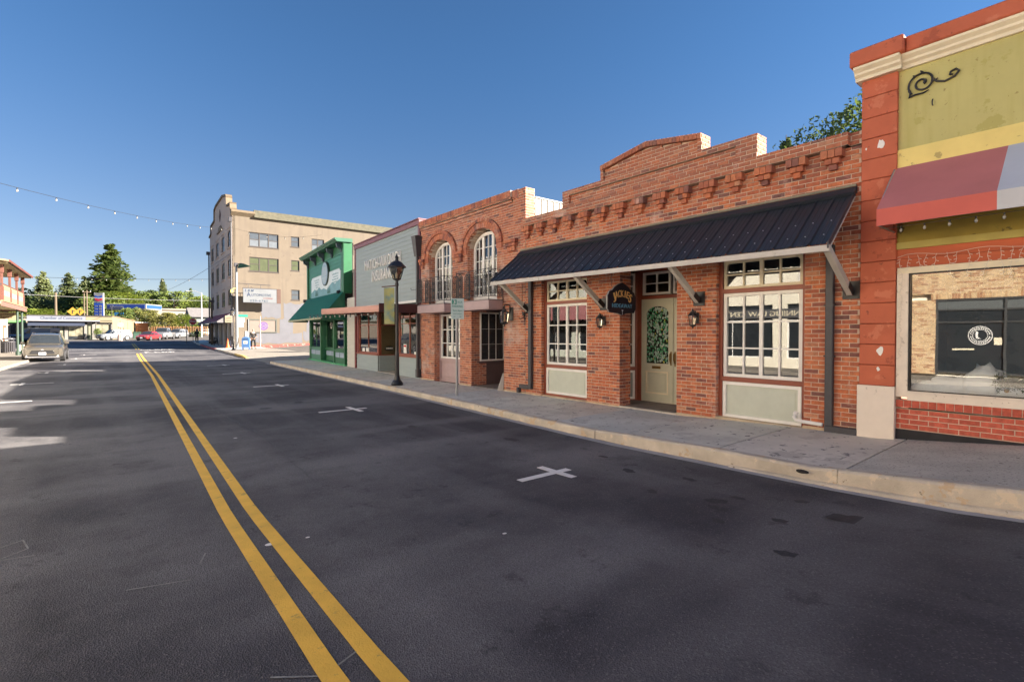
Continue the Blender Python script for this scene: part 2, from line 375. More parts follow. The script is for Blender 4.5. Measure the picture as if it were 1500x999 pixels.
# ---------------------------------------------------------------- openings
def window(root,F,u0,u1,z0,z1,v,cols,rws,fm,gm,name='window',fw=.055,mw=.026,mull=None,depth=.06,mode='F',at=0,label=None,single=False):
    """frame (part) with glazing bars and one pane per light (sub-parts).  mode S: plane u=at, u0..u1 are v values"""
    def bx(mb,a,b,c,d,e,f):
        if mode=='F': mb.box(a,b,v+c,v+d,e,f)
        else: mb.box(at-d,at-c,a,b,e,f)
    mb=MB(F)
    bx(mb,u0,u0+fw,-depth,0,z0,z1); bx(mb,u1-fw,u1,-depth,0,z0,z1)
    bx(mb,u0+fw,u1-fw,-depth,-.001,z0,z0+fw); bx(mb,u0+fw,u1-fw,-depth,-.001,z1-fw,z1)
    fr=mb.build(name,fm,root,label=label)
    iu0,iu1,iz0,iz1=u0+fw,u1-fw,z0+fw,z1-fw
    g=MB(F); bars=0
    us=[iu0+(iu1-iu0)*i/cols for i in range(cols+1)]; zs=[iz0+(iz1-iz0)*i/rws for i in range(rws+1)] if isinstance(rws,int) else [iz0+(iz1-iz0)*t for t in rws]
    for i in range(1,cols):
        q=mw*(2.2 if mull and i in mull else 1)/2; bx(g,us[i]-q,us[i]+q,-depth*.8,-.006 if not(mull and i in mull) else -.002,iz0,iz1); bars=1
    for i in range(1,len(zs)-1): bx(g,iu0,iu1,-depth*.7,-.009,zs[i]-mw/2,zs[i]+mw/2); bars=1
    if bars: g.build('glazing_bar',fm,fr)
    if single:
        p=MB(F); bx(p,iu0,iu1,-depth*.6,-depth*.6+.004,iz0,iz1); p.build('pane',gm,fr)
    else:
        for i in range(cols):
            for j in range(len(zs)-1):
                p=MB(F); e=random.uniform(-.0006,.0006); bx(p,us[i]+.003,us[i+1]-.003,-depth*.6+e,-depth*.6+.004+e,zs[j]+.003,zs[j+1]-.003); p.build('pane',gm,fr)
    return fr
def room(root,F,u0,u1,z0,z1,v,d=2.6,m=None,name='interior'):
    mb=MB(F); y1=v-.12; y0=v-d; t=.02
    mb.box(u0-t,u0,y0,y1,z0,z1); mb.box(u1,u1+t,y0,y1,z0,z1); mb.box(u0,u1,y0,y0+t,z0,z1); mb.box(u0,u1,y0+t,y1,z0-t,z0); mb.box(u0,u1,y0+t,y1,z1,z1+t)
    return mb.build(name,m or dark,root)
def box_part(root,F,name,m,a,b,c,d,e,f,label=None,bev=0):
    mb=MB(F)
    if bev: mb.bbox(a,b,c,d,e,f,bev)
    else: mb.box(a,b,c,d,e,f)
    return mb.build(name,m,root,label=label)
# ================================================================ GROUND
GP=[(-60,2.2),(-10,.7),(0,.22),(1,.115),(2,.06),(5,0),(45,0),(52,.03),(60,.12),(75,.3),(95,.55),(110,.72),(140,1.5),(200,3),(600,14)]
def G(x,y): return interp(GP,y)+min(.7,max(0,x-9.3)*.055)*interp([(33,0),(45,1)],y)
RC=[(-60,5.9),(.6,5.97),(2,6.07),(6,6.2),(13.4,6.65),(22,6.96),(30.5,7.38),(37,7.55),(44,8.1),(52,8.5),(60,8.75),(73,9.45),(86,10.4)]
LC=[(-60,-4.6),(10,-4.4),(20,-4.0),(32,-3.45),(38,-3.3),(56,-2.6),(60,-2.5)]
YC=[(-60,.75),(2.5,.80),(5.5,.86),(13.6,1.16),(25,1.58),(40,1.98),(52,2.36),(63,2.8),(75,3.05),(82,3.2)]
SP=[(-60,2.4),(-10,.95),(0,.46),(.8,.38),(1.5,.31),(2.3,.24),(3.3,.235),(4.7,.19),(5.5,.155),(15,.15),(24,.165),(37,.15)]
asphalt,an,ap=nodes('asphalt')
def _asph(m,n,p,base,lite,spots=True):
    N=n.nodes;L=n.links; tc=N.new('ShaderNodeTexCoord'); O=tc.outputs['Object']
    def noise(s,d,r=.6,v=O):
        t=N.new('ShaderNodeTexNoise'); t.inputs['Scale'].default_value=s;t.inputs['Detail'].default_value=d;t.inputs['Roughness'].default_value=r; L.new(v,t.inputs['Vector']); return t.outputs['Fac']
    def mr(f,a,b,c=0,d=1):
        r=N.new('ShaderNodeMapRange'); L.new(f,r.inputs[0]); r.inputs[1].default_value=a;r.inputs[2].default_value=b;r.inputs[3].default_value=c;r.inputs[4].default_value=d; return r.outputs[0]
    def mix(f,a,b,bt='MIX'):
        x=N.new('ShaderNodeMix'); x.data_type='RGBA'; x.blend_type=bt
        if isinstance(f,float): x.inputs[0].default_value=f
        else: L.new(f,x.inputs[0])
        for i,v in((6,a),(7,b)):
            if isinstance(v,tuple): x.inputs[i].default_value=(*v,1)
            else: L.new(v,x.inputs[i])
        return x.outputs[2]
    out=mix(mr(noise(.17,7,.6),.44,.60),base,lite)
    out=mix(mr(noise(1.7,5,.6),.52,.66,0,.45),out,tuple(b*.72 for b in base))
    mq=N.new('ShaderNodeMapping'); mq.inputs['Scale'].default_value=(.16,.55,1); mq.inputs['Rotation'].default_value=(0,0,.18); L.new(O,mq.inputs[0])
    out=mix(mr(noise(1.0,3,.5,mq.outputs[0]),.50,.62,0,.55),out,tuple(b*1.25 for b in lite))
    mp=N.new('ShaderNodeMapping'); mp.inputs['Scale'].default_value=(1.1,.09,1); L.new(O,mp.inputs[0])       # wheel tracks along the street
    out=mix(mr(noise(1.0,4,.5,mp.outputs[0]),.48,.70,0,.5),out,tuple(b*1.2 for b in lite))
    if spots:
        out=mix(mr(noise(2.6,4,.75),.60,.68,0,.55),out,tuple(b*.5 for b in base))
        mp2=N.new('ShaderNodeMapping'); mp2.inputs['Scale'].default_value=(1.0,.5,1); L.new(O,mp2.inputs[0])
        out=mix(mr(noise(1.3,6,.7,mp2.outputs[0]),.66,.70,0,.8),out,(.012,.012,.014))
    vo=N.new('ShaderNodeTexVoronoi'); vo.inputs['Scale'].default_value=110; L.new(O,vo.inputs['Vector'])
    hs=N.new('ShaderNodeSeparateColor'); L.new(vo.outputs['Color'],hs.inputs[0])
    out=mix(mr(hs.outputs[0],.0,1,.0,.36),out,mix(mr(hs.outputs[1],.9,.92),(.012,.012,.014),(.22,.21,.2)))
    L.new(out,p.inputs['Base Color']); p.inputs['Roughness'].default_value=.8; p.inputs['Specular IOR Level'].default_value=.35
    b=N.new('ShaderNodeBump'); b.inputs['Strength'].default_value=.7; b.inputs['Distance'].default_value=.006; L.new(vo.outputs['Distance'],b.inputs['Height']); L.new(b.outputs[0],p.inputs['Normal'])
_asph(asphalt,an,ap,(.054,.052,.062),(.165,.160,.165))
lot,an,ap=nodes('old_asphalt'); _asph(lot,an,ap,(.12,.11,.098),(.155,.14,.125),False)
# terrain reaching the horizon
xs=[-900,-400,-200,-120,-70,-40,-25,-15,-10,-5,0,5,8,9.3,10,12,15,18,22,30,45,70,120,200,400,900]
ys=[-300,-100,-60,-30,-10,0,2,5,15,25,33,37,45,52,60,75,85,95,110,125,140,170,200,300,600,1500]
mb=MB(); n=len(xs)
for y in ys:
    for x in xs: mb.v.append((x,y,G(x,y)-.06))
for j in range(len(ys)-1):
    for i in range(n-1): mb.f.append((j*n+i,j*n+i+1,(j+1)*n+i+1,(j+1)*n+i))
tag(mb.build('ground',lot),kind='structure')
def strip(name,L_,R_,y0,y1,step,zf,m,parent=None,**k):
    mb=MB(); ys=[]; y=y0
    while y<y1-1e-6: ys.append(y); y+=step
    ys.append(y1)
    for y in ys:
        a=L_(y);b=R_(y); mb.v+=[(a,y,zf(a,y)),(b,y,zf(b,y))]
    for i in range(len(ys)-1): mb.f.append((2*i,2*i+1,2*i+3,2*i+2))
    return mb.build(name,m,parent,**k)
iL=lambda y:interp(LC,y); iR=lambda y:interp(RC,y); iY=lambda y:interp(YC,y)
road=thing('road','','',Matrix.Identity(4),kind='structure')
for k in('label','category'):
    if k in road: del road[k]
def spread(a,b,y,y0=60,y1=72): return a+(b-a)*max(0,min(1,(y-y0)/(y1-y0)))
strip('asphalt_surface',lambda y:iL(y)+(-9*max(0,(y-60)/10) if y>60 else 0),lambda y:iR(y)+.05,-60,66,.5,lambda x,y:G(0,y),asphalt,road)
mb=MB(); mb.add([(-60,66,G(0,66)),(iR(66)+.05,66,G(0,66)),(-60,98,G(0,98)),(14,98,G(0,98)),(-60,75,G(0,75)),(9.6,75,G(0,75)),(-60,86,G(0,86)),(10.5,86,G(0,86))],[(0,1,5,4),(4,5,7,6),(6,7,3,2)]); mb.build('asphalt_surface',asphalt,road)
# concrete gutter
gutter=M('gutter_concrete',(.34,.33,.34),.85,.15,3,.4,80)
strip('gutter',lambda y:iR(y)-.17,lambda y:iR(y)-.015,-12,31,.5,lambda x,y:G(0,y)+.004,gutter,road)
yel=M('yellow_marking',(.78,.46,.06),.75,.12,4,.3,80,patch=[((.55,.34,.07),-.15,9),((.20,.15,.07),-.42,16)])
wht=M('white_marking',(.70,.68,.66),.75,.1,4,.3,80,patch=[((.40,.39,.38),-.3,12)])
for a,b in((0,.105),(.215,.32)):
    strip('yellow_line',lambda y:iY(y)+a,lambda y:iY(y)+b,-10,51.5,.5,lambda x,y:G(0,y)+.005,yel,road)
    strip('yellow_line',lambda y:iY(y)+a,lambda y:iY(y)+b,61,80,2,lambda x,y:G(0,y)+.006,yel,road)
def cross(x,y,l=1.0,w=.1,s=1):
    z=G(0,y)+.005; mb=MB()
    mb.box(x-.78*l*s if s>0 else x-.28*l,x+.28*l if s>0 else x+.78*l,y-w/2,y+w/2,z-.003,z); mb.box(x-w/2,x+w/2,y-.40*l,y+.40*l,z-.004,z+.001)
    mb.build('parking_mark',wht,road)
for y,x in((4.44,4.30),(11.04,4.42),(17.6,4.55),(24.0,4.75),(30.6,5.15),(-2.2,4.3)): cross(x,y,.75 if y<10 else 1.0)
for y,x in((44.5,-1.2),(36.5,-1.45),(29.5,-1.75),(23.4,-2.0),(17.5,-2.1),(51,-.9)): cross(x,y,1.0,s=-1)
for wd,yy,xx in (('KEEP',53.6,4.1),('CLEAR',59.4,4.35)):
    T=Matrix.Translation((xx,yy,G(0,yy)+.005)); text(wd,wht,road,T,2.2 if wd=='KEEP' else 2.7,2.6,.001,'road_lettering',bold=.01)
chalk=M('chalk_mark',(.22,.22,.21),.9,.3,10)
def scribble(pts,w=.012):
    mb=MB()
    for (a,b),(c,d) in zip(pts,pts[1:]):
        dx,dy=c-a,d-b;l=math.hypot(dx,dy) or 1; nx,ny=-dy/l*w/2,dx/l*w/2; z=G(0,b)+.004
        mb.quad((a-nx,b-ny,z),(a+nx,b+ny,z),(c+nx,d+ny,z),(c-nx,d-ny,z))
    mb.build('survey_mark',chalk,road)
scribble([(.62,4.5),(.47,4.05),(.12,4.15)]);scribble([(1.05,2.55),(.82,2.45),(.62,2.6)]);scribble([(-.7,5.6),(-.5,5.75),(-.45,5.5),(-.62,5.35),(-.4,5.3)]);scribble([(-1.0,5.5),(-.85,5.7),(-.8,5.45),(-1,5.3)])
crk=M('sealed_crack',(.018,.018,.02),.5,.2,8)
def road_crack(pts,w,seed):
    rs=random.Random(seed); P=[]
    for (a,b),(c,d) in zip(pts,pts[1:]):
        n=max(2,int(math.hypot(c-a,d-b)/.12))
        for i in range(n): t=i/n; P.append((a+(c-a)*t+rs.gauss(0,.012),b+(d-b)*t+rs.gauss(0,.012)))
    mb=MB()
    for (a,b),(c,d) in zip(P,P[1:]):
        dx,dy=c-a,d-b;l=math.hypot(dx,dy) or 1; ww=w*rs.uniform(.5,1.3); nx,ny=-dy/l*ww/2,dx/l*ww/2; z0,z1=G(0,b)+.0035,G(0,d)+.0035
        mb.quad((a-nx,b-ny,z0),(a+nx,b+ny,z0),(c+nx,d+ny,z1),(c-nx,d-ny,z1))
    mb.build('sealed_crack',crk,road)
road_crack([(-4.2,27.5),(-1.0,27.2),(1.6,27.9),(4.2,27.6),(6.9,28.2)],.03,2); road_crack([(-4.2,16),(-1.5,15.6),(-.2,16.2)],.012,3)
road_crack([(1.9,6),(2.1,9),(1.95,13),(2.3,18),(2.5,24)],.008,5)
# small paint dabs
mb=MB()
for x,y,r in((1.04,4.35,.035),(1.06,2.86,.03),(1.32,4.3,.018),(1.7,9.2,.03),(2.6,3.3,.02)):
    z=G(0,y)+.0045; mb.add([(x+r*math.cos(t*PI/5),y+r*.8*math.sin(t*PI/5),z) for t in range(10)],[tuple(range(10))])
mb.build('paint_dab',wht,road)
stain=M('oil_stain',(.030,.029,.033),.75,.35,25)
rs=random.Random(3)
for x,y,r in((5.05,1.55,.13),(4.6,1.95,.05),(5.2,3.2,.06),(5.0,3.9,.07),(4.7,2.6,.08),(3.9,1.6,.06),(4.95,2.5,.05),(5.35,4.6,.05),(4.5,3.2,.05),(5.1,6.3,.1),(4.4,8.3,.09),(5.3,2.05,.05),(4.2,2.3,.05),(3.8,13,.12),(2.9,12.4,.1),(5.2,9.5,.07)):
    mb=MB(); z=G(0,y)+.003; k=26; a0=rs.uniform(0,6)
    q1,q2=rs.uniform(0,6),rs.uniform(0,6); rr=[r*(1+.22*math.sin(2*2*PI*t/k+q1)+.13*math.sin(5*2*PI*t/k+q2)) for t in range(k)]; mb.add([(x+rr[t]*math.cos(2*PI*t/k),y+rr[t]*1.25*math.sin(2*PI*t/k),z) for t in range(k)],[tuple(range(k))]); mb.build('oil_stain',stain,road)
# ---------------------------------------------------------------- pavements
FX=[(-60,8.45),(15.3,8.45),(23.3,8.9),(31,9.6)]
def pavement(name,slabs,m):
    s=thing(name,'','',Matrix.Identity(4),kind='structure')
    for k in('label','category'):
        if k in s: del s[k]
    return s
sw=pavement('sidewalk',None,None)
smats=[M('slab_%s'%k,c,.85,.13,1.3,.35,110,patch=[(p,.12,2.2),((.18,.17,.16),-.12,7)]) for k,c,p in(('warm',(.58,.565,.50),(.50,.48,.43)),('cool',(.54,.545,.51),(.47,.475,.44)),('pale',(.60,.56,.49),(.50,.46,.40)))]
agg=M('slab_aggregate',(.50,.475,.425),.9,.15,2,.9,140,patch=[((.5,.45,.39),.1,90),((.26,.23,.2),.05,40)])
js=[-12,-9.4,-6.9,-4.4,-.4,1.95,3.42,4.95,6.55,8.1,9.65,11.2,12.75,14.3,15.85,17.4,19,20.6,22.2,23.8,25.4,27,28.6,30.4]
for i,(a,b) in enumerate(zip(js,js[1:])):
    mb=MB(); g=.011; N_=5; zz=lambda y:interp(SP,y)+random.uniform(-.002,.002)
    st=[a+g+(b-a-2*g)*t/N_ for t in range(N_+1)]
    # joints run slightly askew like the one in the photograph
    for t in st:
        z=interp(SP,t); sk=.0
        mb.v+=[(iR(t)+.10,t-sk,z-.02),(interp(FX,t)+.02,t+sk,z),(iR(t)+.10,t-sk,z-.15),(interp(FX,t)+.02,t+sk,z-.15)]
    for k in range(N_):
        o=4*k; mb.f+=[(o,o+1,o+5,o+4),(o,o+4,o+6,o+2),(o+1,o+3,o+7,o+5)]
    mb.f+=[(0,2,3,1),(4*N_,4*N_+1,4*N_+3,4*N_+2)]
    mb.build('slab',agg if b<2.5 else smats[(i*7)%3 if i!=7 else 1],sw)
# dirt bed under the joints
strip('bedding',lambda y:iR(y)+.05,lambda y:interp(FX,y)+2.0,-12,31,1,lambda x,y:interp(SP,y)-.035,M('joint_dirt',(.10,.09,.075),.95),sw)
# kerbs: rounded section swept along the street in 3 m lengths
def kerb(name,y0,y1,xf,zt,zb,m,par,w=.13,side=1,step=1.0,rag=.0):
    prof=[(0,0,0),(0,1,-.03),(.012,1,-.012),(.035,1,0),(w,1,0),(w,0,0)]
    mb=MB(); ys=[];y=y0
    while y<y1-1e-6: ys.append(y);y+=step
    ys.append(y1)
    for y in ys:
        x=xf(y); a=zb(y)-.05;b=zt(y); j=random.uniform(-rag,rag)
        for px,s_,dz in prof: mb.v.append((x+side*px+(j if px<.03 else 0),y,(a if s_==0 else b+dz)))
    n=len(prof)
    for i in range(len(ys)-1):
        for k in range(n-1):
            q=(i*n+k,i*n+k+1,(i+1)*n+k+1,(i+1)*n+k); mb.f.append(q if side<0 else q[::-1])
    e=(len(ys)-1)*n; mb.f+=[tuple(range(n)),tuple(range(e,e+n))[::-1]]
    return mb.build(name,m,par)
y=-12
while y<30.4:
    e=min(30.4,y+3.05 if y>2 else y+3.5)
    kerb('kerb',y+.004,e-.004,iR,lambda t:interp(SP,t)-.018+(0.0),lambda t:G(0,t),kerb_m,sw,step=.25,rag=.012); y=e
kerb('kerb_toe',-12,3.2,lambda t:iR(t)-.055,lambda t:G(0,t)+.055*interp([(-2,1.6),(3.2,.4)],t),lambda t:G(0,t),kerb_m,sw,w=.06,step=.3,rag=.008)
rs=random.Random(21); lfm=M('dry_leaf',(.30,.20,.08),.8,.3,9); gum=M('gum_spot',(.16,.15,.14),.8,.2,9)
mb=MB(); m2=MB()
for i in range(150):
    y=rs.uniform(.3,29); x=rs.choice([iR(y)+rs.uniform(.15,2.1),interp(FX,y)-rs.uniform(.01,.12),iR(y)-rs.uniform(.0,.12)]); z=(interp(SP,y)+.004 if x>iR(y)+.1 else G(0,y)+.012)
    a=rs.uniform(0,6); r=rs.uniform(.006,.02); mb.add([(x+r*math.cos(a),y+r*math.sin(a),z),(x-r*.5*math.sin(a),y+r*.5*math.cos(a),z+.004),(x-r*math.cos(a),y-r*math.sin(a),z+.001),(x+r*.5*math.sin(a),y-r*.5*math.cos(a),z+.005)],[(0,1,2,3)])
for i in range(130):
    y=rs.uniform(.3,20); x=rs.uniform(iR(y)+.25,8.3); z=interp(SP,y)+.0025; r=rs.uniform(.008,.022); m2.add([(x+r*rs.uniform(.7,1.1)*math.cos(t*PI/4),y+r*rs.uniform(.7,1.1)*math.sin(t*PI/4),z) for t in range(8)],[tuple(range(8))])
mb.build('fallen_leaves',lfm,sw,kind='stuff'); m2.build('gum_spots',gum,sw,kind='stuff')
# kerb end return at the driveway
box=MB(); box.add([(7.38,30.4,-.03),(9.6,30.9,-.03),(9.6,31.02,-.03),(7.42,30.55,-.03),(7.38,30.4,.14),(9.6,30.9,.15),(9.6,31.02,.15),(7.42,30.55,.12)],[(3,2,1,0),(4,5,6,7),(0,1,5,4),(1,2,6,5),(2,3,7,6),(3,0,4,7)]); box.build('kerb',kerb_m,sw)
crack=M('crack',(.03,.027,.025),1)
mb=MB(); T=Matrix.Translation((6.045,2.32,.175)); mb.T=T@Matrix.Rotation(PI/2,4,'Y'); mb.T=mb.T@Matrix.Diagonal((.55,1.7,1,1)); mb.cyl((0,0,-.03),(0,0,-.062),.04,.03,12); mb.build('drain_hole',crack,sw)
# driveway apron and second pavement beyond it
apron=M('apron_concrete',(.27,.24,.20),.85,.12,1.5,.3,100,patch=[((.23,.20,.17),.1,2)])
sw2=pavement('far_sidewalk',None,None)
def zs2(x,y): return G(x,y)+.14
mb=MB(); mb.add([(7.42,30.9,.008),(7.6,37.6,.008),(9.6,31.1,.13),(9.7,37.6,.13),(12,31.1,.16),(12,37.6,.17)],[(0,2,3,1),(2,4,5,3)]); mb.build('apron',apron,sw2)
js=[37.6,39.5,41.5,43.5,45.5,47.5,49.5,51.5,54,57,60,63,66,69,72,75,78,82,86]
for a,b in zip(js,js[1:]):
    mb=MB()
    for t in(a+.01,b-.01):
        ex=12.2 if t<55 else 10.4+.05*(t-56)
        zt=interp([(37.6,.02),(41,1)],t)
        mb.v+=[(iR(t)+.1,t,G(0,t)+.14*zt),(ex,t,zs2(ex,t) if t>41 else G(ex,t)+.16*zt+(.14*(1-zt)))]
    mb.f=[(0,1,3,2)]; mb.build('slab',apron if a<50 else smats[0],sw2)
ykerb=M('yellow_kerb',(.55,.38,.10),.8,.15,4,.4,60,patch=[((.35,.28,.18),.2,7)]); rkerb=M('red_kerb',(.42,.06,.05),.8,.15,4,.3,60,patch=[((.3,.2,.17),.1,5)])
kerb('yellow_kerb',37.6,44,iR,lambda t:G(0,t)+.14*interp([(37.6,.3),(39.5,1)],t),lambda t:G(0,t),ykerb,sw2,w=.2)
kerb('kerb',44,56,iR,lambda t:G(0,t)+.14,lambda t:G(0,t),kerb_m,sw2,w=.15)
kerb('red_kerb',56,70,iR,lambda t:G(0,t)+.15,lambda t:G(0,t),rkerb,sw2,w=.18)
kerb('kerb',70,86,iR,lambda t:G(0,t)+.14,lambda t:G(0,t),kerb_m,sw2,w=.15)
# left pavement
sw3=pavement('left_sidewalk',None,None); lft=M('left_slab',(.22,.195,.165),.85,.12,1.5,.3,100)
y=-12
while y<60:
    e=y+2.4; mb=MB()
    for t in(y+.01,e-.01): mb.v+=[(-16,t,max(G(0,t)+.15,0)),(iL(t)-.13,t,max(G(0,t)+.13,0))]
    mb.f=[(0,1,3,2)]; mb.build('slab',lft,sw3); kerb('kerb',y,e,iL,lambda t:G(0,t)+.135,lambda t:G(0,t),lft,sw3,w=.15,side=-1); y=e
# lot behind the driveway: lighter asphalt
def sh(t): return G(12,t)
# ================================================================ GREEN STUCCO SHOP (nearest, right)
FA=line_frame(8.45,0,8.45,10)
stucco=M('green_stucco',(.50,.46,.18),.85,.08,1.5,.35,30,patch=[((.43,.39,.13),0,2.2),((.33,.27,.10),-.2,11),((.26,.19,.07),-.38,3.6),((.60,.48,.36),-.42,2.3)],streak=((.43,.39,.13),1.2))
yband=M('yellow_band',(.78,.64,.22),.8,.08,2,.3,30,patch=[((.48,.38,.14),-.15,5),((.3,.2,.1),-.34,9)])
rust=M('rust_paint',(.50,.125,.06),.75,.10,3,.25,30,patch=[((.56,.17,.09),-.05,2.5),((.38,.09,.045),-.1,4),((.26,.07,.04),-.38,9)])
olive=M('olive_paint',(.32,.25,.04),.7,.15,3,.2,30,patch=[((.12,.10,.03),0,2)])
boardr=M('rust_board',(.48,.10,.035),.6,.15,3,.2,30,stretch=(.3,1,3))
blk=M('black_plinth',(.02,.02,.022),.8,.3,8,.3,40)
stuc_w=M('white_stucco',(.76,.67,.57),.8,.08,2,.3,30,patch=[((.5,.44,.37),-.15,6)])
sh=thing('stucco_shop','green and rust painted stucco shop with red and white awning at the right edge','building',FA@Matrix.Translation((0,0,.3)))
u1=2.09
box_part(sh,FA,'wall',stucco,-7,u1,-.25,0,4.17,5.28)
mb=MB(FA); mb.box(-7,u1+.04,-.2,.025,3.88,4.17); mb.build('yellow_band',yband,sh)
mb=MB(FA); mb.box(-7,u1+.01,-.25,-.001,2.92,3.88); mb.build('fascia_board',olive,sh)
mb=MB(FA); mb.box(-7,u1+.01,-.2,.03,2.83,2.92); mb.build('fascia_trim',M('olive_trim',(.42,.36,.10),.7,.12,3,.2,40),sh)
for a,b in((2.70,2.83),(2.585,2.695)):
    mb=MB(FA); mb.box(-7,u1,-.2,.012 if a<2.7 else .008,a,b); mb.build('clapboard',boardr,sh)
# pilaster of scored blocks
z=.97;k=0
while z<5.2:
    h=min(.287,5.235-z); mb=MB(FA); mb.bbox(2.085,2.50,-.25,.055+random.uniform(0,.004),z+.003,z+h-.003,.007); mb.build('pilaster_block',rust,sh); z+=h;k+=1
mb=MB(FA); mb.box(2.08,2.515,-.25,.085,-.3,.97); mb.build('pilaster_base',stuc_w,sh)
box_part(sh,FA,'parapet_backing',rust,-7,2.44,-.3,-.252,2.5,5.2)
box_part(sh,FA,'side_wall',rust,2.44,2.50,-9,-.26,0,5.2)
# mouldings: stepped section
def mould(a,b,o,nm='cornice_moulding'):
    mb=MB(FA); prof=[(-.2,5.23),(.02+o,5.23),(.03+o,5.27),(.07+o,5.30),(.075+o,5.33),(.12+o,5.37),(.125+o,5.40),(-.2,5.40)]
    mb.prism([(p,q) for p,q in prof],'x',a,b); mb.build(nm,cream,sh)
mould(-7,2.03,.02); mould(2.032,2.56,.10)
for a,b,o in((-7,1.98,.17),(1.982,2.60,.25)):
    mb=MB(FA); mb.bbox(a,b,-.25,o,5.403,5.60 if a<0 else 5.62,.015); mb.build('coping',rust,sh)
# patched plaster spots
mb=MB(FA)
for cu_,cz,r in((2.27,4.30,.045),(2.25,1.45,.045),(2.27,1.2,.022),(2.44,4.28,.012)):
    rs=random.Random(int(cz*100)); mb.prism([(cu_+r*rs.uniform(.6,1.1)*math.cos(t*.57),cz+r*1.6*rs.uniform(.6,1.1)*math.sin(t*.57)) for t in range(11)],'y',.058,.0625)
mb.build('bare_patch',white,sh)
# shop window
box_part(sh,FA,'window_head',cream,-7,u1-.015,-.1,.02,2.50,2.58)
fr=MB(FA); fr.box(1.95,2.075,-.1,.03,.84,2.50); fr.box(-7,1.95,-.1,.035,.80,.90); fr.box(-7,1.95,-.1,.03,.902,.925); wf=fr.build('window_frame',M('cream_frame',(.76,.67,.56),.55,.07,5,.15,50,patch=[((.5,.42,.33),-.2,12)]),sh)
mb=MB(FA); mb.box(-7,1.95,-.06,-.055,.925,2.50); mb.build('pane',glass_hi,wf)
mb=MB(FA); mb.box(1.938,1.95,-.055,.0,.925,2.50); mb.box(-7,1.938,-.055,0,.925,.937);mb.box(-7,1.938,-.055,0,2.488,2.5); mb.build('bead',black,wf)
room(sh,FA,-6.9,1.95,.6,2.6,0,2.2)
box_part(sh,FA,'display_shelf',M('shelf',(.5,.5,.52),.8),-6.9,1.95,-1.3,-.12,.86,.90)
# low painted brick wall
W=Wall(sh,FA,brickp_m)
W.row(-3,2.075,.70,.10,.03,w=.088,depth=.15)
W.face(-3,2.075,.25,.695,.0,depth=.15)
W.build(300)
mb=MB(FA); mb.hexa([(-3,-.1,.2),(2.075,-.1,0),(2.075,.012,0),(-3,.012,.2)],[(-3,-.1,.9-.2),(2.075,-.1,.40),(2.075,.012,.40),(-3,.012,.73)]); 
mb=MB(FA); mb.prism([(-.9,.1),(2.075,.0),(2.075,.40),(.85,.40),(-.9,.55)],'y',-.1,.014); mb.build('plinth',blk,sh)
# iron scroll on the stucco
mb=MB(FA)
def spiral(cx,cz,r0,r1,a0,a1,n=30):
    return [(cx+(r0+(r1-r0)*t/n)*math.cos(a0+(a1-a0)*t/n),.02,cz+(r0+(r1-r0)*t/n)*math.sin(a0+(a1-a0)*t/n)) for t in range(n+1)]
mb.tube(spiral(1.83,4.985,.155,.02,-.85,10.2,60),[.006,.012,.018]+[.013]*48+[.02]*10,6)
mb.tube([(1.715,.02,4.995),(1.68,.02,4.95),(1.60,.02,4.92),(1.5,.02,4.95),(1.46,.02,5.0),(1.49,.02,5.035),(1.54,.02,5.02),(1.55,.02,4.985),(1.52,.02,4.975)],.014,6)
mb.tube([(1.955,.02,4.90),(1.965,.02,4.84),(1.90,.02,4.855),(1.82,.02,4.85),(1.76,.02,4.87)],[.012,.018,.013,.012,.006],6)
for a,b,c,d in((1.83,5.12,1.85,5.15),(1.90,5.09,1.93,5.115),(1.70,4.96,1.67,4.99)): mb.cyl((a,.02,b),(c,.02,d),.018,.006,6)
o=mb.build('iron_scroll',black); tag(o,'black wrought iron scroll ornament fixed high on the green stucco','ornament')
mb=MB(FA); mb.tube([(1.72,.0,4.66),(1.72,.03,4.66),(1.72,.04,4.70),(1.715,.035,4.73)],.008,6); tag(mb.build('iron_hook',black),'small black iron hook below the scroll ornament','hook')
# awning: fabric panels over a frame
aw=thing('fabric_awning','faded red and white fabric awning over the shop window at right','awning',FA@Matrix.Translation((2.1,0,3)))
redf=M('red_fabric',(.46,.16,.16),.85,.07,2,.15,120); whtf=M('white_fabric',(.46,.50,.58),.85,.06,2,.15,120); redv=M('red_valance',(.58,.13,.10),.85,.07,2,.15,120); whtv=M('white_valance',(.52,.53,.55),.85,.06,2,.15,120)
u=2.12;k=0
while u>-6:
    a,b=u-1.12,u; top,vl=((redf,redv),(whtf,whtv))[k%2]
    mb=MB(FA); mb.add([(b,.03,3.93),(b,.75,3.27),(a,.75,3.27),(a,.03,3.93),(b,.03,3.922),(b,.745,3.262),(a,.745,3.262),(a,.03,3.922)],[(0,1,2,3),(7,6,5,4)]); mb.build('fabric_panel',top,aw)
    mb=MB(FA); mb.box(a,b,.742,.752,3.06,3.27); mb.build('valance',vl,aw); u=a;k+=1
mb=MB(FA); mb.add([(2.12,.03,3.93),(2.12,.75,3.27),(2.12,.75,3.06),(2.12,.03,3.06)],[(0,1,2,3)]); mb.build('end_panel',redv,aw)
mb=MB(FA); mb.tube([(2.11,.04,3.92),(2.11,.74,3.26),(2.11,.74,3.07),(2.11,.04,3.07)],.012); mb.tube([(2.11,.74,3.07),(-6,.74,3.07)],.012); mb.build('frame',steel,aw)
bl=M('bulb_glass',(.30,.29,.26),.15,.1,10,spec=.8)
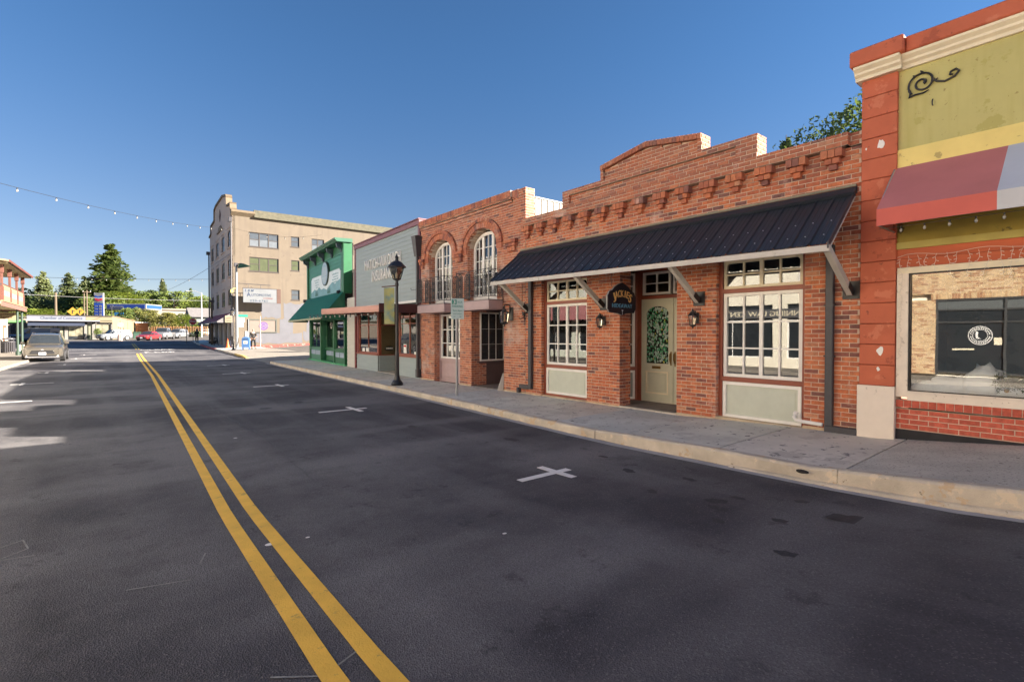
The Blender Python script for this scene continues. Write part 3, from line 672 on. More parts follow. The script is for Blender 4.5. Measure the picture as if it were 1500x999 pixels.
def bulbs(name,pts,label,sock=.5,r=.022,group=None,wire=.004,every=1,mwire=None):
    t=thing(name,label,'string lights',Matrix.Translation(pts[0]),group)
    mb=MB(); mb.tube(pts,wire,4); mb.build('wire',mwire or black,t)
    for p in pts[1:-1:every]:
        mb=MB(); mb.cyl(p,(p[0],p[1],p[2]-r*1.6),r*.55,r*.6,6); mb.build('socket',black,t)
        mb=MB(); mb.lathe([(r*.3,0),(r*.9,-r*.8),(r,-r*1.6),(r*.6,-r*2.6),(r*.1,-r*2.9)],(p[0],p[1],p[2]-r*1.5),8); mb.build('bulb',bl,t,smooth=True)
    return t
bulbs('bulb_string',[tuple(FA@Vector((2.13-.235*i,.62,3.04))) for i in range(16)],'string of bulbs strung under the red and white awning',every=1,r=.017)
# icicle lights
ic=thing('icicle_lights','white icicle light wires drooping over the top of the shop window','string lights',FA@Matrix.Translation((2,0,2.7)))
wirew=M('white_wire',(.62,.58,.5),.5)
mb=MB(FA); main=[(2.07,.045,2.72)]+[(2.07-.1*i,.045,2.735+.02*math.sin(i*.9)) for i in range(1,50)]; mb.tube(main,.003,4)
rs=random.Random(5)
for i in range(1,48):
    x=2.07-.1*i-.02; z=2.73; L=rs.choice([.12,.2,.28,.34,.16]); pts=[(x,.05,z)]
    while L>0:
        x2=x+rs.uniform(-.018,.018); z2=z-.045; pts.append((x2,.05+rs.uniform(0,.01),z2))
        sx=rs.choice([-1,1])*.028; mb.tube([(x2,.05,z2),(x2+sx,.055,z2-.012)],[.003,.0045],4)
        x,z=x2,z2; L-=.045
    mb.tube(pts,.0025,4)
mb.build('wire',wirew,ic)
mb=MB(FA); z=2.7; x=2.03
pts=[]
while z>1.35: pts.append((x+rs.uniform(-.02,.02),.04,z)); z-=.04
mb.tube(pts,.0025,4)
for p in pts[::1]:
    sx=rs.choice([-1,1])*.03; mb.tube([p,(p[0]+sx,p[1]+.005,p[2]-.02)],[.0025,.004],4)
mb.build('hanging_wire',wirew,ic)
# window display: snow cotton and garland
def blob(cx,cy,cz,rx,ry,rz,seed,m,name,sub=3,amp=.25,fr=2.2):
    from mathutils import noise as nz
    bm=bmesh.new(); bmesh.ops.create_icosphere(bm,subdivisions=sub,radius=1)
    for v in bm.verts:
        n=nz.fractal(v.co*fr+Vector((seed*7.1,seed,0)),1,2,4); v.co*=1+amp*n; v.co=Vector((cx+v.co.x*rx,cy+v.co.y*ry,cz+v.co.z*rz)); v.co=FA@v.co
    me=bpy.data.meshes.new(name); bm.to_mesh(me); bm.free(); me.materials.append(m); me.polygons.foreach_set('use_smooth',[True]*len(me.polygons))
    o=bpy.data.objects.new(name,me); col.objects.link(o); return o
snow=M('cotton_snow',(.82,.85,.92),.95,.04,5,.4,30)
t=thing('snow_display','white cotton snow heaped along the bottom of the shop window','decoration',FA@Matrix.Translation((1,-.3,.9)))
for i,(a,b,c,d) in enumerate(((1.78,.22,.15,.08),(1.5,.3,.24,.09),(1.22,.24,.38,.09),(.95,.25,.2,.09),(.5,.4,.16,.09),(0,.4,.18,.09),(-.6,.5,.18,.09))):
    o=blob(a,-.20,.90,b,d*1.3,c,i,snow,'snow_mound',3,.4,2.4); o.data.transform(WM[t.name].inverted()); o.parent=t
gm_=leaf_mat('garland_leaf',(.01,.035,.015),(.05,.10,.05))
t=thing('evergreen_garland','dark evergreen garland with red and gold baubles lying on the cotton snow','decoration',FA@Matrix.Translation((.7,-.3,1)))
mb=MB(FA); rs=random.Random(8)
for i in range(5200):
    u=rs.uniform(-1.6,1.12); p=Vector((u,-.12+rs.gauss(0,.02),1.07+rs.gauss(0,.06)+.03*math.sin(u*7))); d=Vector((rs.gauss(0,1),rs.gauss(0,1),rs.gauss(0,1))).normalized()*.045; s=d.orthogonal().normalized()*.008
    mb.add([p-s,p+s,p+d],[(0,1,2)])
mb.build('foliage',gm_,t)
gold=M('gold_bauble',(.6,.35,.08),.25,.1,5,metal=.8); redb=M('red_bauble',(.5,.03,.03),.25,.1,5)
for i in range(14):
    p=FA@Vector((1.0-.17*i,-.10+rs.uniform(-.02,.01),1.02+rs.uniform(-.05,.09))); mb=MB(); r=rs.uniform(.018,.032); mb.lathe([(r*.05,-r),(r*.7,-r*.7),(r,0),(r*.7,r*.7),(r*.05,r)],p,8); mb.build('bauble',(gold,redb,snow)[i%3],t,smooth=True)

# ================================================================ BRICK BUILDING with black awning
FB=FA
jk=thing('brick_saloon','single storey red brick saloon with stepped parapet, corbels and recessed entry','building',FB@Matrix.Translation((2.55,0,.2)))
U0,U1=2.515,9.86
hid=lambda c,v,z,m: (m=='F' and 2.97<z<3.74 and 2.6<c<10.0)
W=Wall(jk,FB,brick_m,hid)
ops=[rect_op(3.25,4.70,0,3.02),rect_op(5.48,6.84,0,3.12),rect_op(7.76,9.27,0,3.02)]
W.face(U0,U1,.0,4.06,0,ops,depth=.3)
W.face(U0,U1,4.06,4.20,0,depth=.3)
W.face(U0,U1,4.20,4.38,.0,depth=.3)
W.face(2.66,U1,4.38,4.583,.10,depth=.4); W.face(U0,2.655,4.38,4.583,0,depth=.3)
W.face(.0-.2,.10,4.38,4.583,mode='S',at=2.66,depth=.05)
# reveals
for at,a,b,fl,d in((4.70,-.14,0,1,.1),(7.76-.0,-.30,0,0,0)): pass
W.face(-.14,0,.1,3.0,mode='S',at=4.70,depth=.05); W.face(-.14,0,.1,3.0,mode='S',at=9.27,depth=.05)
W.face(-.36,0,.1,3.1,mode='S',at=6.84,depth=.12)
# pillar returns (far sides of near pillars are out of sight but built)
W.face(-1.1,0,.1,3.1,mode='S',at=5.48,depth=.2,flip=-1)
# middle step with raised border
W.face(3.99,8.51,4.583,4.985,.03,[rect_op(4.35,8.3,4.66,4.86)],depth=.33,)
W.face(4.35,8.3,4.65,4.865,-.03,depth=.2)
W.face(-.3,.03,4.583,4.985,mode='S',at=3.99,depth=.05)
# upper gable
zt=lambda u:5.29+.19*max(0,1-abs(u-6.18)/1.19)
W.face(4.99,7.36,4.985,5.42,-.03,[lambda z:(0,6.18-1.15*(5.37-z)/.19 if z>5.18 else 0) ,lambda z:(6.18+1.15*(5.37-z)/.19,20) if z>5.18 else None,rect_op(4.9,5.07,4.9,5.5),rect_op(7.28,7.4,4.9,5.5)],depth=.25)
W.face(4.99,5.07,4.985,5.20,.02,depth=.3); W.face(7.28,7.36,4.985,5.20,.02,depth=.3)
W.face(-.28,.02,4.985,5.28,mode='S',at=4.99,depth=.05)
W.build(300)
# sloping rowlock coping on the gable, one brick at a time
cb=0
for i in range(28):
    t0=4.99+(7.36-4.99)*i/28; t1=t0+(7.36-4.99)/28-.01; z0,z1=zt(t0),zt(t1)
    mb=MB(FB); mb.hexa([(t0,-.28,z0-.1),(t1,-.28,z1-.1),(t1,.045,z1-.1),(t0,.045,z0-.1)],[(t0,-.28,z0),(t1,-.28,z1),(t1,.045,z1),(t0,.045,z0)]); mb.build('coping_brick',brick_m,jk)
mb=MB(FB); mb.prism([(4.995,5.0),(7.355,5.0),(7.355,5.28),(6.18,5.455),(4.995,5.28)],'y',-.27,-.06); mb.build('gable_core',mortar,jk)
# corbels
for i in range(15):
    c=2.86+.4914*i; k=MB(FB)
    for (z0,z1,hw,pv) in((4.26,4.378,.145,.135),(4.175,4.255,.10,.10),(4.09,4.17,.055,.07)):
        nb=3 if hw>.12 else (2 if hw>.08 else 1)
        for q in range(nb):
            a=c-hw+2*hw*q/nb; k.bbox(a+.003,a+2*hw/nb-.003,-.05,pv+random.uniform(-.004,.004),z0,z1,.004)
    k.build('corbel',brick_m,jk)
box_part(jk,FB,'roof',M('roof_felt',(.2,.19,.18),.9,.1,1),2.52,9.85,-20,-.35,3.9,3.95)
box_part(jk,FB,'rear_wall',brick_m,2.52,9.85,-20,-19.8,0,4.2)
box_part(jk,FB,'side_wall',mortar,9.75,9.85,-19.8,-.35,0,4.4)
box_part(jk,FB,'side_wall',mortar,2.52,2.62,-19.8,-.35,0,4.4)
# windows left and right of the entry
def shopfront(u0,u1,nm_):
    v=-.13
    t=MB(FB); t.box(u0,u0+.065,v-.08,v+.03,.16,3.02); t.box(u1-.065,u1,v-.08,v+.03,.16,3.02)
    for a,b in((.16,.225),(.86,.935),(2.395,2.465),(2.96,3.02)): t.box(u0+.065,u1-.065,v-.08,v+.028,a,b)
    t.build('window_surround',redbrown,jk)
    a,b=u0+.075,u1-.075
    p=MB(FB); w_=.055
    p.box(a,a+w_,v-.05,v+.022,.23,.855); p.box(b-w_,b,v-.05,v+.022,.23,.855); p.box(a+w_,b-w_,v-.05,v+.021,.23,.285); p.box(a+w_,b-w_,v-.05,v+.021,.80,.855); pf=p.build('bulkhead_frame',white,jk)
    q=MB(FB); q.box(a+w_,b-w_,v-.05,v-.012,.285,.80); q.box(a+w_+.05,b-w_-.05,v-.012,v-.004,.335,.75); q.build('bulkhead_panel',sage,pf)
    window(jk,FB,a,b,.94,2.39,v,4,3,white,glass,mull=(2,),name='window')
    fr=window(jk,FB,a,b,2.47,2.955,v,4,2,cream,glass,mull=(2,),name='transom_window',fw=.045)
    for x,s in((a,1),(b,-1)): mb=MB(FB); mb.prism([(x,2.955),(x+s*.12,2.955),(x+s*.045,2.87),(x,2.87)][::s],'y',v-.03,v+.004); mb.build('corner_fillet',cream,fr)
    room(jk,FB,u0,u1,.9,3.0,v,2.4)
shopfront(3.25,4.70,'r'); shopfront(7.76,9.27,'l')
# something seen inside the windows: pale curtains and a table
for a,b,c in((8.0,8.5,-.9),(8.7,9.1,-1.1)):
    mb=MB(FB); n=14; pts=[(a+(b-a)*i/n,c+.03*math.sin(i*1.9)) for i in range(n+1)]
    for (x0,y0),(x1,y1) in zip(pts,pts[1:]): mb.quad((x0,y0,.95),(x1,y1,.95),(x1,y1,2.1),(x0,y0,2.1))
    mb.build('curtain',M('curtain',(.33,.37,.31),.9,.1,6),jk)
# recessed entry
box_part(jk,FB,'entry_floor',M('entry_floor',(.20,.17,.15),.8,.15,3,.3,60,patch=[((.13,.11,.10),0,2)]),5.3,7.9,-1.25,-.02,.0,.172)
box_part(jk,FB,'threshold',concrete,5.48,6.84,-.06,.02,.0,.185)
box_part(jk,FB,'entry_ceiling',dark,5.3,7.9,-1.3,-.02,3.12,3.16)
v=-1.1
mb=MB(FB); mb.box(7.10,7.24,v-.1,v+.02,.15,3.12); mb.box(5.48,7.10,v-.1,v+.015,2.46,2.53); mb.box(5.42,5.5,v-.1,v+.02,.15,3.12); mb.box(5.5,7.1,v-.1,v+.015,3.06,3.12); mb.build('door_surround',redbrown,jk)
def arched_door(u0,u1,nm='door'):
    w_=u1-u0; m=.115; z0,z1=.175,2.455
    d=MB(FB); d.box(u0,u0+m,v-.06,v,z0,z1); d.box(u1-m,u1,v-.06,v,z0,z1); d.box(u0+m,u1-m,v-.06,v-.0005,z0,.36); d.box(u0+m,u1-m,v-.06,v-.0005,.86,1.03)
    # head with arched opening
    c=(u0+u1)/2;r=(w_/2-m); n=10; zs=2.15
    for i in range(n):
        a=-r+2*r*i/n;b=a+2*r/n; za=zs+.14*math.sqrt(max(0,1-(a/r)**2)); zb=zs+.14*math.sqrt(max(0,1-(b/r)**2))
        d.hexa([(c+a,v-.06,za),(c+b,v-.06,zb),(c+b,v-.0005,zb),(c+a,v-.0005,za)],[(c+a,v-.06,z1),(c+b,v-.06,z1),(c+b,v-.0005,z1),(c+a,v-.0005,z1)])
    door=d.build(nm,door_m,jk)
    t=MB(FB); fw=.03
    t.box(u0+m,u0+m+fw,v-.05,v+.008,.36,.86);t.box(u1-m-fw,u1-m,v-.05,v+.008,.36,.86);t.box(u0+m+fw,u1-m-fw,v-.05,v+.0075,.36,.39);t.box(u0+m+fw,u1-m-fw,v-.05,v+.0075,.83,.86); t.build('panel_moulding',cream,door)
    t=MB(FB); t.box(u0+m+fw,u1-m-fw,v-.05,v-.02,.39,.83); t.bbox(u0+m+fw+.04,u1-m-fw-.04,v-.03,v-.012,.43,.79,.01); t.build('panel',door_m,door)
    return door,c,r
door,c,r=arched_door(6.285,7.10)
# stained-glass-like floral curtain behind the arched light
fl=MB(FB); fl.box(c-r-.01,c+r+.01,v-.05,v-.045,1.02,2.31); fl.build('pane',M('door_pane',(.02,.03,.025),.12,.2,5,spec=.8),door)
rs=random.Random(12); cols_=[M('petal_%d'%i,k,.45,.15,9) for i,k in enumerate(((.42,.52,.46),(.30,.44,.38),(.03,.34,.14),(.50,.50,.06),(.06,.26,.12)))]
for k,m_ in enumerate(cols_):
    mb=MB(FB)
    for i in range((120,130,80,16,100)[k]):
        a=c+rs.uniform(-r,r)*.95; zc=rs.uniform(1.05,2.26); 
        if zc>2.15 and abs(a-c)/r>.8: continue
        q=rs.uniform(.014,.028)*(1.35 if k<2 else 1); t0=rs.uniform(0,6); nn=6; e=rs.uniform(.5,1); y=v-.044+.0005*rs.random()+.001*k*.3
        mb.add([(a+q*math.cos(t0+t*2*PI/nn)*e,y,zc+q*math.sin(t0+t*2*PI/nn)) for t in range(nn)],[tuple(range(nn))[::-1]])
    mb.build('floral_print',m_,door,kind='stuff')
brass=M('brass',(.28,.18,.06),.35,.15,6,metal=.8)
mb=MB(FB); mb.bbox(c-.10,c+.12,v,v+.012,.915,.975,.004); mb.build('mail_slot',brass,door)
mb=MB(FB); mb.tube([(6.33,v+.005,1.28),(6.33,v+.05,1.25),(6.33,v+.055,1.12),(6.33,v+.005,1.02)],.012); mb.box(6.315,6.345,v,v+.01,1.0,1.3); mb.build('handle',brass,door)
d2=MB(FB); d2.box(5.50,6.275,v-.06,v-.003,.175,2.455); d2=d2.build('door',door_m,jk)
mb=MB(FB); mb.tube([(6.23,v+.0,1.28),(6.23,v+.045,1.25),(6.23,v+.05,1.12),(6.23,v,1.02)],.012); mb.box(6.215,6.245,v-.003,v+.006,.98,1.3);mb.build('handle',brass,d2)
mb=MB(FB); mb.box(5.62,5.65,v,v+.006,.36,.86);mb.box(6.13,6.16,v,v+.006,.36,.86);mb.box(5.65,6.13,v,v+.006,.36,.39);mb.box(5.65,6.13,v,v+.006,.83,.86);mb.build('panel_moulding',cream,d2)
mb=MB(FB); mb.box(5.62,6.16,v-.003,v+.002,1.03,2.2); mb.build('pane',M('door_pane',(.02,.03,.025)),d2)
window(jk,FB,6.36,7.08,2.55,3.05,v-.01,2,2,white,glass,name='transom_window',fw=.05)
window(jk,FB,5.5,6.30,2.55,3.05,v-.01,2,2,white,glass,name='transom_window',fw=.05)
# angled side panel on the far side of the entry
a0=FB@Vector((7.80,-.30,0)); a1=FB@Vector((7.2,-1.1,0)); FS=line_frame(a1.x,a1.y,a0.x,a0.y)
L_=(a1-a0).length
mb=MB(FS); mb.box(-.05,L_+.1,-.1,-.02,.15,.93); mb.box(-.05,.06,-.1,.01,.15,3.12); mb.box(.06,L_,-.1,.0,.86,.93);mb.box(.06,L_,-.1,.0,2.40,2.47); mb.box(L_-.06,L_+.1,-.1,.0,.15,3.12); mb.build('side_light_surround',redbrown,jk)
window(jk,FS,.07,L_-.07,.94,2.39,0,3,3,white,glass,name='side_light')
window(jk,FS,.07,L_-.07,2.48,3.05,0,3,2,white,glass,name='side_light',fw=.04)
mb=MB(FS); mb.box(.07,.12,-.03,.012,.2,.85);mb.box(L_-.12,L_-.07,-.03,.012,.2,.85);mb.box(.12,L_-.12,-.03,.011,.2,.25);mb.box(.12,L_-.12,-.03,.011,.8,.85); mb.build('bulkhead_frame',white,jk)
mb=MB(FS); mb.box(.12,L_-.12,-.03,-.005,.25,.8); mb.build('bulkhead_panel',M('grey_panel',(.26,.28,.26),.55,.06,4),jk)
room(jk,FB,5.3,7.9,.3,3.1,v-.1,1.6)
# base plinth of rough mortar
ftm=M('footing',(.50,.40,.28),.9,.2,5,.8,50)
for a,b in((2.52,3.25),(4.70,5.48),(6.84,7.76),(9.27,9.86)): mb=MB(FB); mb.box(a-.01,b+.01,-.1,.018,-.1,interp(SP,(a+b)/2)+.03); mb.build('footing',ftm,jk)
for a,b in((3.25,4.7),(7.76,9.27)): mb=MB(FB); mb.box(a,b,-.25,.02 if a<5 else -.02,-.1,interp(SP,(a+b)/2)+.025); mb.build('footing',ftm,jk)
# downpipes
def downpipe(u,z0,z1,w=.09,v0=.01,toe=None,nm='black square downpipe'):
    mb=MB(FB); mb.bbox(u-w/2,u+w/2,v0,v0+.075,z0,z1,.008)
    if toe: mb.bbox(min(u+toe,u-w/2),max(u-w/2,u+toe)if toe>0 else u-w/2+.001,v0,v0+.08,z0,z0+.1,.008)
    return mb
mb=MB(FB); mb.bbox(2.83,2.935,.01,.085,.33,3.0,.008); mb.bbox(2.51,2.935,.01,.09,.225,.33,.008)
for zz in(1.35,2.1): mb.box(2.815,2.95,.005,.09,zz,zz+.02)
tag(mb.build('downpipe',darkgrey),'dark square downpipe beside the pilaster, right end of the brick front','downpipe')
mb=MB(FB); mb.bbox(9.55,9.66,.01,.095,.30,3.0,.008); mb.bbox(9.66,10.02,.01,.09,.29,.39,.008); mb.bbox(10.02,10.11,.0,.1,.17,.30,.008)
for zz in(1.3,2.05,2.6): mb.box(9.54,9.67,.005,.10,zz,zz+.02)
tag(mb.build('downpipe',darkgrey),'dark square downpipe left of the sage panelled window, bent at its foot','downpipe')
mb=MB(FB); mb.tube([(3.36,.02,.44),(3.36,.07,.40),(3.33,.08,.355),(3.25,.08,.345),(2.96,.08,.335)],.028,8); mb.cyl((3.36,.0,.46),(3.36,.03,.43),.036,.036,8); tag(mb.build('drain_pipe',white),'white plastic drain pipe running along the foot of the right window','pipe')
# ---------------------------------------------------------------- metal awning
aw=thing('metal_awning','long dark ribbed metal awning with white fascia across the brick front','awning',FB@Matrix.Translation((2.6,0,3)))
na=32; A0,A1=2.57,10.05
def AP(u,t):   # t 0 wall, 1 front
    zf=2.875+(2.965-2.875)*(u-A0)/(A1-A0); zt_=3.72+.01*math.sin(u*1.3)
    vf=1.0-.02*(u-A0)/(A1-A0); return (u,.02+(vf-.02)*t,zt_+(zf-zt_)*t)
for i in range(na):
    a=A0+(A1-A0)*i/na; b=A0+(A1-A0)*(i+1)/na; w_=b-a; mb=MB(FB)
    prof=[(0,0),(.012,.022),(.03,.022),(.042,0),(w_*.40,0),(w_*.42,.005),(w_*.46,.005),(w_*.48,0),(w_*.68,0),(w_*.70,.005),(w_*.74,.005),(w_*.76,0),(w_,0)]
    for t in(0,1.0):
        for du,dz in prof: p=AP(a+du,t); mb.v.append(FB@Vector((p[0],p[1]+dz*.6,p[2]+dz)))
    n=len(prof); mb.f=[(k,k+1,n+k+1,n+k) for k in range(n-1)]
    mb.build('roof_sheet',navy,aw)
mb=MB(FB)
for i in range(na):
    for t in(.55,.82):
        p=AP(A0+(A1-A0)*(i+.55)/na,t); mb.box(p[0]-.006,p[0]+.006,p[1]-.006,p[1]+.008,p[2],p[2]+.010)
mb.build('screws',M('screw_head',(.6,.62,.65),.4),aw,kind='stuff')
mb=MB(FB); mb.prism([(0.0,3.70),(.03,3.70),(.10,3.66),(.13,3.70),(.03,3.79),(0,3.80)],'x',A0-.01,A1); mb.build('flashing',M('navy_flashing',(.022,.028,.04),.4,.1,3),aw)
mb=MB(FB); mb.box(A0,A1,.0,.028,3.803,3.835); mb.build('ledger',M('ledger_wood',(.22,.21,.15),.8,.2,4),aw)
mb=MB(FB); a=AP(A0,1);b=AP(A1,1)
mb.hexa([(A0,a[1]-.035,a[2]-.095),(A1,b[1]-.035,b[2]-.095),(A1,b[1],b[2]-.095),(A0,a[1],a[2]-.095)],[(A0,a[1]-.035,a[2]-.012),(A1,b[1]-.035,b[2]-.012),(A1,b[1],b[2]-.012),(A0,a[1],a[2]-.012)]); mb.build('fascia',M('fascia_white',(.52,.49,.45),.6,.1,3,.1,40,patch=[((.35,.32,.28),-.2,5)]),aw)
for u in(A0+.005,A1-.01):
    p0=AP(u,0);p1=AP(u,1); mb=MB(FB); mb.add([(u,p0[1],p0[2]+.03),(u,p1[1]+.01,p1[2]+.03),(u,p1[1]+.01,p1[2]-.06),(u,p0[1],p0[2]-.06),(u+.02,p0[1],p0[2]+.03),(u+.02,p1[1]+.01,p1[2]+.03),(u+.02,p1[1]+.01,p1[2]-.06),(u+.02,p0[1],p0[2]-.06)],[(0,1,2,3),(7,6,5,4),(0,4,5,1),(3,2,6,7),(1,5,6,2)]); mb.build('end_trim',darkgrey,aw)
    mb=MB(FB); mb.tube([(u-.005,p0[1]+.03,p0[2]-.07),(u-.005,p1[1],p1[2]-.07)],.008,4); mb.build('end_lath',M('fascia_white',(.5,.5,.5)),aw)
mb=MB(FB)
for k in range(12):
    u=A0+.3+(A1-A0-.5)*k/11; p0=AP(u,0.02);p1=AP(u,.97); mb.hexa([(u,p0[1],p0[2]-.09),(u+.04,p0[1],p0[2]-.09),(u+.04,p1[1],p1[2]-.09),(u,p1[1],p1[2]-.09)],[(u,p0[1],p0[2]-.01),(u+.04,p0[1],p0[2]-.01),(u+.04,p1[1],p1[2]-.01),(u,p1[1],p1[2]-.01)])
mb.build('rafters',M('rafter',(.10,.09,.08),.8),aw)
for u in(2.62,5.02,7.25,9.72):
    p=AP(u,.95); mb=MB(FB); a=Vector((u,p[1]-.03,p[2]-.10)); b=Vector((u,.06,2.28)); d=(b-a).normalized(); q=d.cross(Vector((1,0,0))).normalized()*.045; s=Vector((.038,0,0))
    mb.hexa([a-q-s,a-q+s,a+q+s,a+q-s],[b-q-s,b-q+s,b+q+s,b+q-s]); st=mb.build('strut',wood_w,aw)
    mb=MB(FB); mb.box(u-.11,u+.11,.006,.02,2.19,2.45); e=b-d*.2
    for sg in(-1,1): mb.hexa([e-q*1.15+s*1.15*sg-s*.08,e-q*1.15+s*1.15*sg+s*.08,e+q*1.15+s*1.15*sg+s*.08,e+q*1.15+s*1.15*sg-s*.08],[b-q*1.15+s*1.15*sg-s*.08,b-q*1.15+s*1.15*sg+s*.08,b+q*1.15+s*1.15*sg+s*.08,b+q*1.15+s*1.15*sg-s*.08])
    for x in(-.085,.085):
        for z_ in(2.22,2.42): mb.cyl((u+x,.02,z_),(u+x,.034,z_),.012,.012,6)
    mb.build('strut_plate',black,st)
# ---------------------------------------------------------------- hanging sign
FN=FB@Matrix.Translation((6.3,.62,0))
hs=thing('hanging_sign','black shaped hanging sign reading Jackies Hideaway beside the entry','sign',FN@Matrix.Translation((0,0,2.3)))
def shape(w_,h_):
    P=[];
    for x,z in((-1,-.62),(-1,.18),(-.93,.24),(-.88,.40),(-.80,.46),(-.68,.50),(-.5,.72),(-.25,.9),(0,1),(.25,.9),(.5,.72),(.68,.50),(.80,.46),(.88,.40),(.93,.24),(1,.18),(1,-.62),(.93,-.72),(.88,-.85),(.3,-.9),(.0,-1.02),(-.3,-.9),(-.88,-.85),(-.93,-.72)): P.append((x*w_/2,z*h_/2))
    return P
SGW,SGH=.84,.62; zc=2.36
mb=MB(FN); mb.prism([(x,zc+z) for x,z in shape(SGW,SGH)],'x',-.025,.025); bd=mb.build('board',M('sign_black',(.008,.009,.016),.35,.1,4),hs)
gold2=M('sign_gold',(.62,.38,.13),.5,.1,9); blu=M('sign_blue',(.10,.28,.42),.5,.1,9)
for sgn in(1,):
    lets='JACKIES'; n=len(lets)
    for i,ch in enumerate(lets):
        t=(i-(n-1)/2)/((n-1)/2); ang=t*.38
        T=face_T(FN,-.03,-t*.255,zc+.10-.055*t*t,'near')@Matrix.Rotation(-ang,4,'Z')
        hh=.17 if i in(0,6) else .13
        if i in(0,6): T=T@Matrix.Translation((0,-.03,0))
        text(ch,gold2,hs,T,.085 if ch!='I' else .028,hh,.003,'letter',bold=.012)
    text('HIDEAWAY',blu,hs,face_T(FN,-.03,0.0,zc-.135,'near'),.60,.078,.003,'letter_row',bold=.008,sp=1.15)
    mb=MB(FN); mb.add([(-.032,.0-.03,zc-.215),(-.032,.03,zc-.215),(-.032,0,zc-.26)],[(0,1,2)]); mb.tube([(-.03,0,zc-.26),(-.03,0,zc-.31)],.003,4); mb.build('glass_emblem',M('sign_pale',(.5,.55,.6),.5),hs)
mb=MB(FN); mb.tube([(0,-.32,zc+.2),(0,-.32,2.95)],.005,4); mb.tube([(0,.28,zc+.22),(0,.28,3.0)],.005,4); mb.build('chain',black,hs)
rim=MB(FN); P=shape(SGW,SGH); rim.prism([(x*1.012,zc+z*1.015) for x,z in P],'x',-.012,.012); rim.build('rim',M('sign_rim',(.3,.28,.26),.6),hs)
# ---------------------------------------------------------------- wall lanterns
lg=glass_mat('lantern_glass',.2,(.9,.85,.75))
def wall_lantern(u,z,s,label,F=FB,group=None):
    t=thing('wall_lantern',label,'lantern',F@Matrix.Translation((u,0,z)),group)
    mb=MB(F); mb.bbox(u-.045*s,u+.045*s,.005,.03,z-.11*s,z+.09*s,.006); mb.build('back_plate',black,t)
    mb=MB(F); mb.tube([(u,.03,z+.02*s),(u,.07,z+.12*s),(u,.12*s+.02,z+.13*s),(u,.13*s+.02,z+.09*s)],.009*s,6); mb.build('arm',black,t)
    v=.13*s+.02; mb=MB(F); mb.lathe([(.012,.15),(.02,.115),(.045,.10),(.05,.08),(.085,.045),(.09,.03)],(u,v,z),8); 
    mb.v=[(v_) for v_ in mb.v]; mb.build('cap',black,t)
    mb=MB(F)
    for k in range(6):
        a=k*PI/3; mb.tube([(u+.08*s*math.cos(a),v+.08*s*math.sin(a),z+.03),(u+.055*s*math.cos(a),v+.055*s*math.sin(a),z-.13*s)],.006*s,4)
    mb.lathe([(.02*s,-.17*s),(.058*s,-.15*s),(.062*s,-.13*s),(.01,-.125*s)],(u,v,z),8); mb.lathe([(.005,-.2*s),(.014*s,-.19*s),(.012,-.17*s)],(u,v,z),6); mb.build('cage',black,t)
    mb=MB(F); mb.lathe([(.050*s,-.128*s),(.073*s,.03)],(u,v,z),6); mb.build('glass',lg,t)
    mb=MB(F); mb.cyl((u,v,z-.12*s),(u,v,z-.02*s),.012,.009,6); mb.build('candle',cream,t)
wall_lantern(7.25,1.98,1.0,'small black wall lantern on the brick pier left of the entry')
wall_lantern(5.06,1.98,1.0,'small black wall lantern on the brick pier right of the entry')
wall_lantern(10.42,2.22,1.75,'large black wall lantern on the brick beside the balcony')
mb=MB(FB); mb.tube([(9.85,.01,2.15),(9.85,.08,2.1),(9.95,.10,2.05),(10.0,.1,2.10)],.008,6); mb.tube([(9.85,.08,2.1),(9.75,.1,2.05),(9.72,.1,2.10)],.008,6); mb.tube([(9.85,.02,1.9),(9.85,.05,2.12),(9.85,.06,2.2)],[.004,.012,.02],6); mb.cyl((9.85,.07,2.14),(9.85,.07,2.24),.035,.04,8); tag(mb.build('candle_sconce',black),'black iron candle sconce left of the dark downpipe','sconce')
mb=MB(FB); mb.tube([(9.98,.012,2.95),(9.98,.012,2.2)],.006,5); tag(mb.build('cable',black),'thin black cable running down the brick above the sconce','cable')

# ================================================================ TWO-STOREY BRICK BUILDING
b2=thing('brick_townhouse','two storey red brick building with two arched windows and iron balconies','building',FB@Matrix.Translation((9.9,0,.2)))
V0,V1=9.872,15.28
archA=arch_op(11.06,12.50,2.5,4.15,4.66); archB=arch_op(13.32,14.74,2.5,4.15,4.66)
W=Wall(b2,FB,brick2_m,lambda c,v,z,m: z<2.5 and False)
opsg=[rect_op(10.75,12.3,0,2.42),rect_op(12.9,14.42,0,2.42)]
W.face(V0,V1,.0,2.43,0,opsg,depth=.32)
W.face(V0,V1,2.43,5.05,0,[archA,archB],depth=.32)
W.face(V0,V1,5.05,5.12,0.0,depth=.32)
for z0,z1,v in((5.12,5.19,.03),(5.19,5.26,.055),): W.face(10.38,V1,z0,z1,v,depth=.3)
W.row(10.38,V1,5.26,.165,.085,w=.075,depth=.35)
W.face(V0,10.375,5.12,5.43,.0,depth=.3)
W.row(10.15,10.375,5.19,.23,.02,w=.11,depth=.3)
W.face(-.32,0,4.55,5.43,mode='S',at=V0,depth=.08)
W.face(-.55,0,.1,2.4,mode='S',at=12.3,depth=.1); W.face(-.32,0,.1,2.4,mode='S',at=14.42,depth=.1)
W.face(-.25,0,2.5,4.2,mode='S',at=12.50,depth=.06); W.face(-.25,0,2.5,4.2,mode='S',at=14.74,depth=.06)
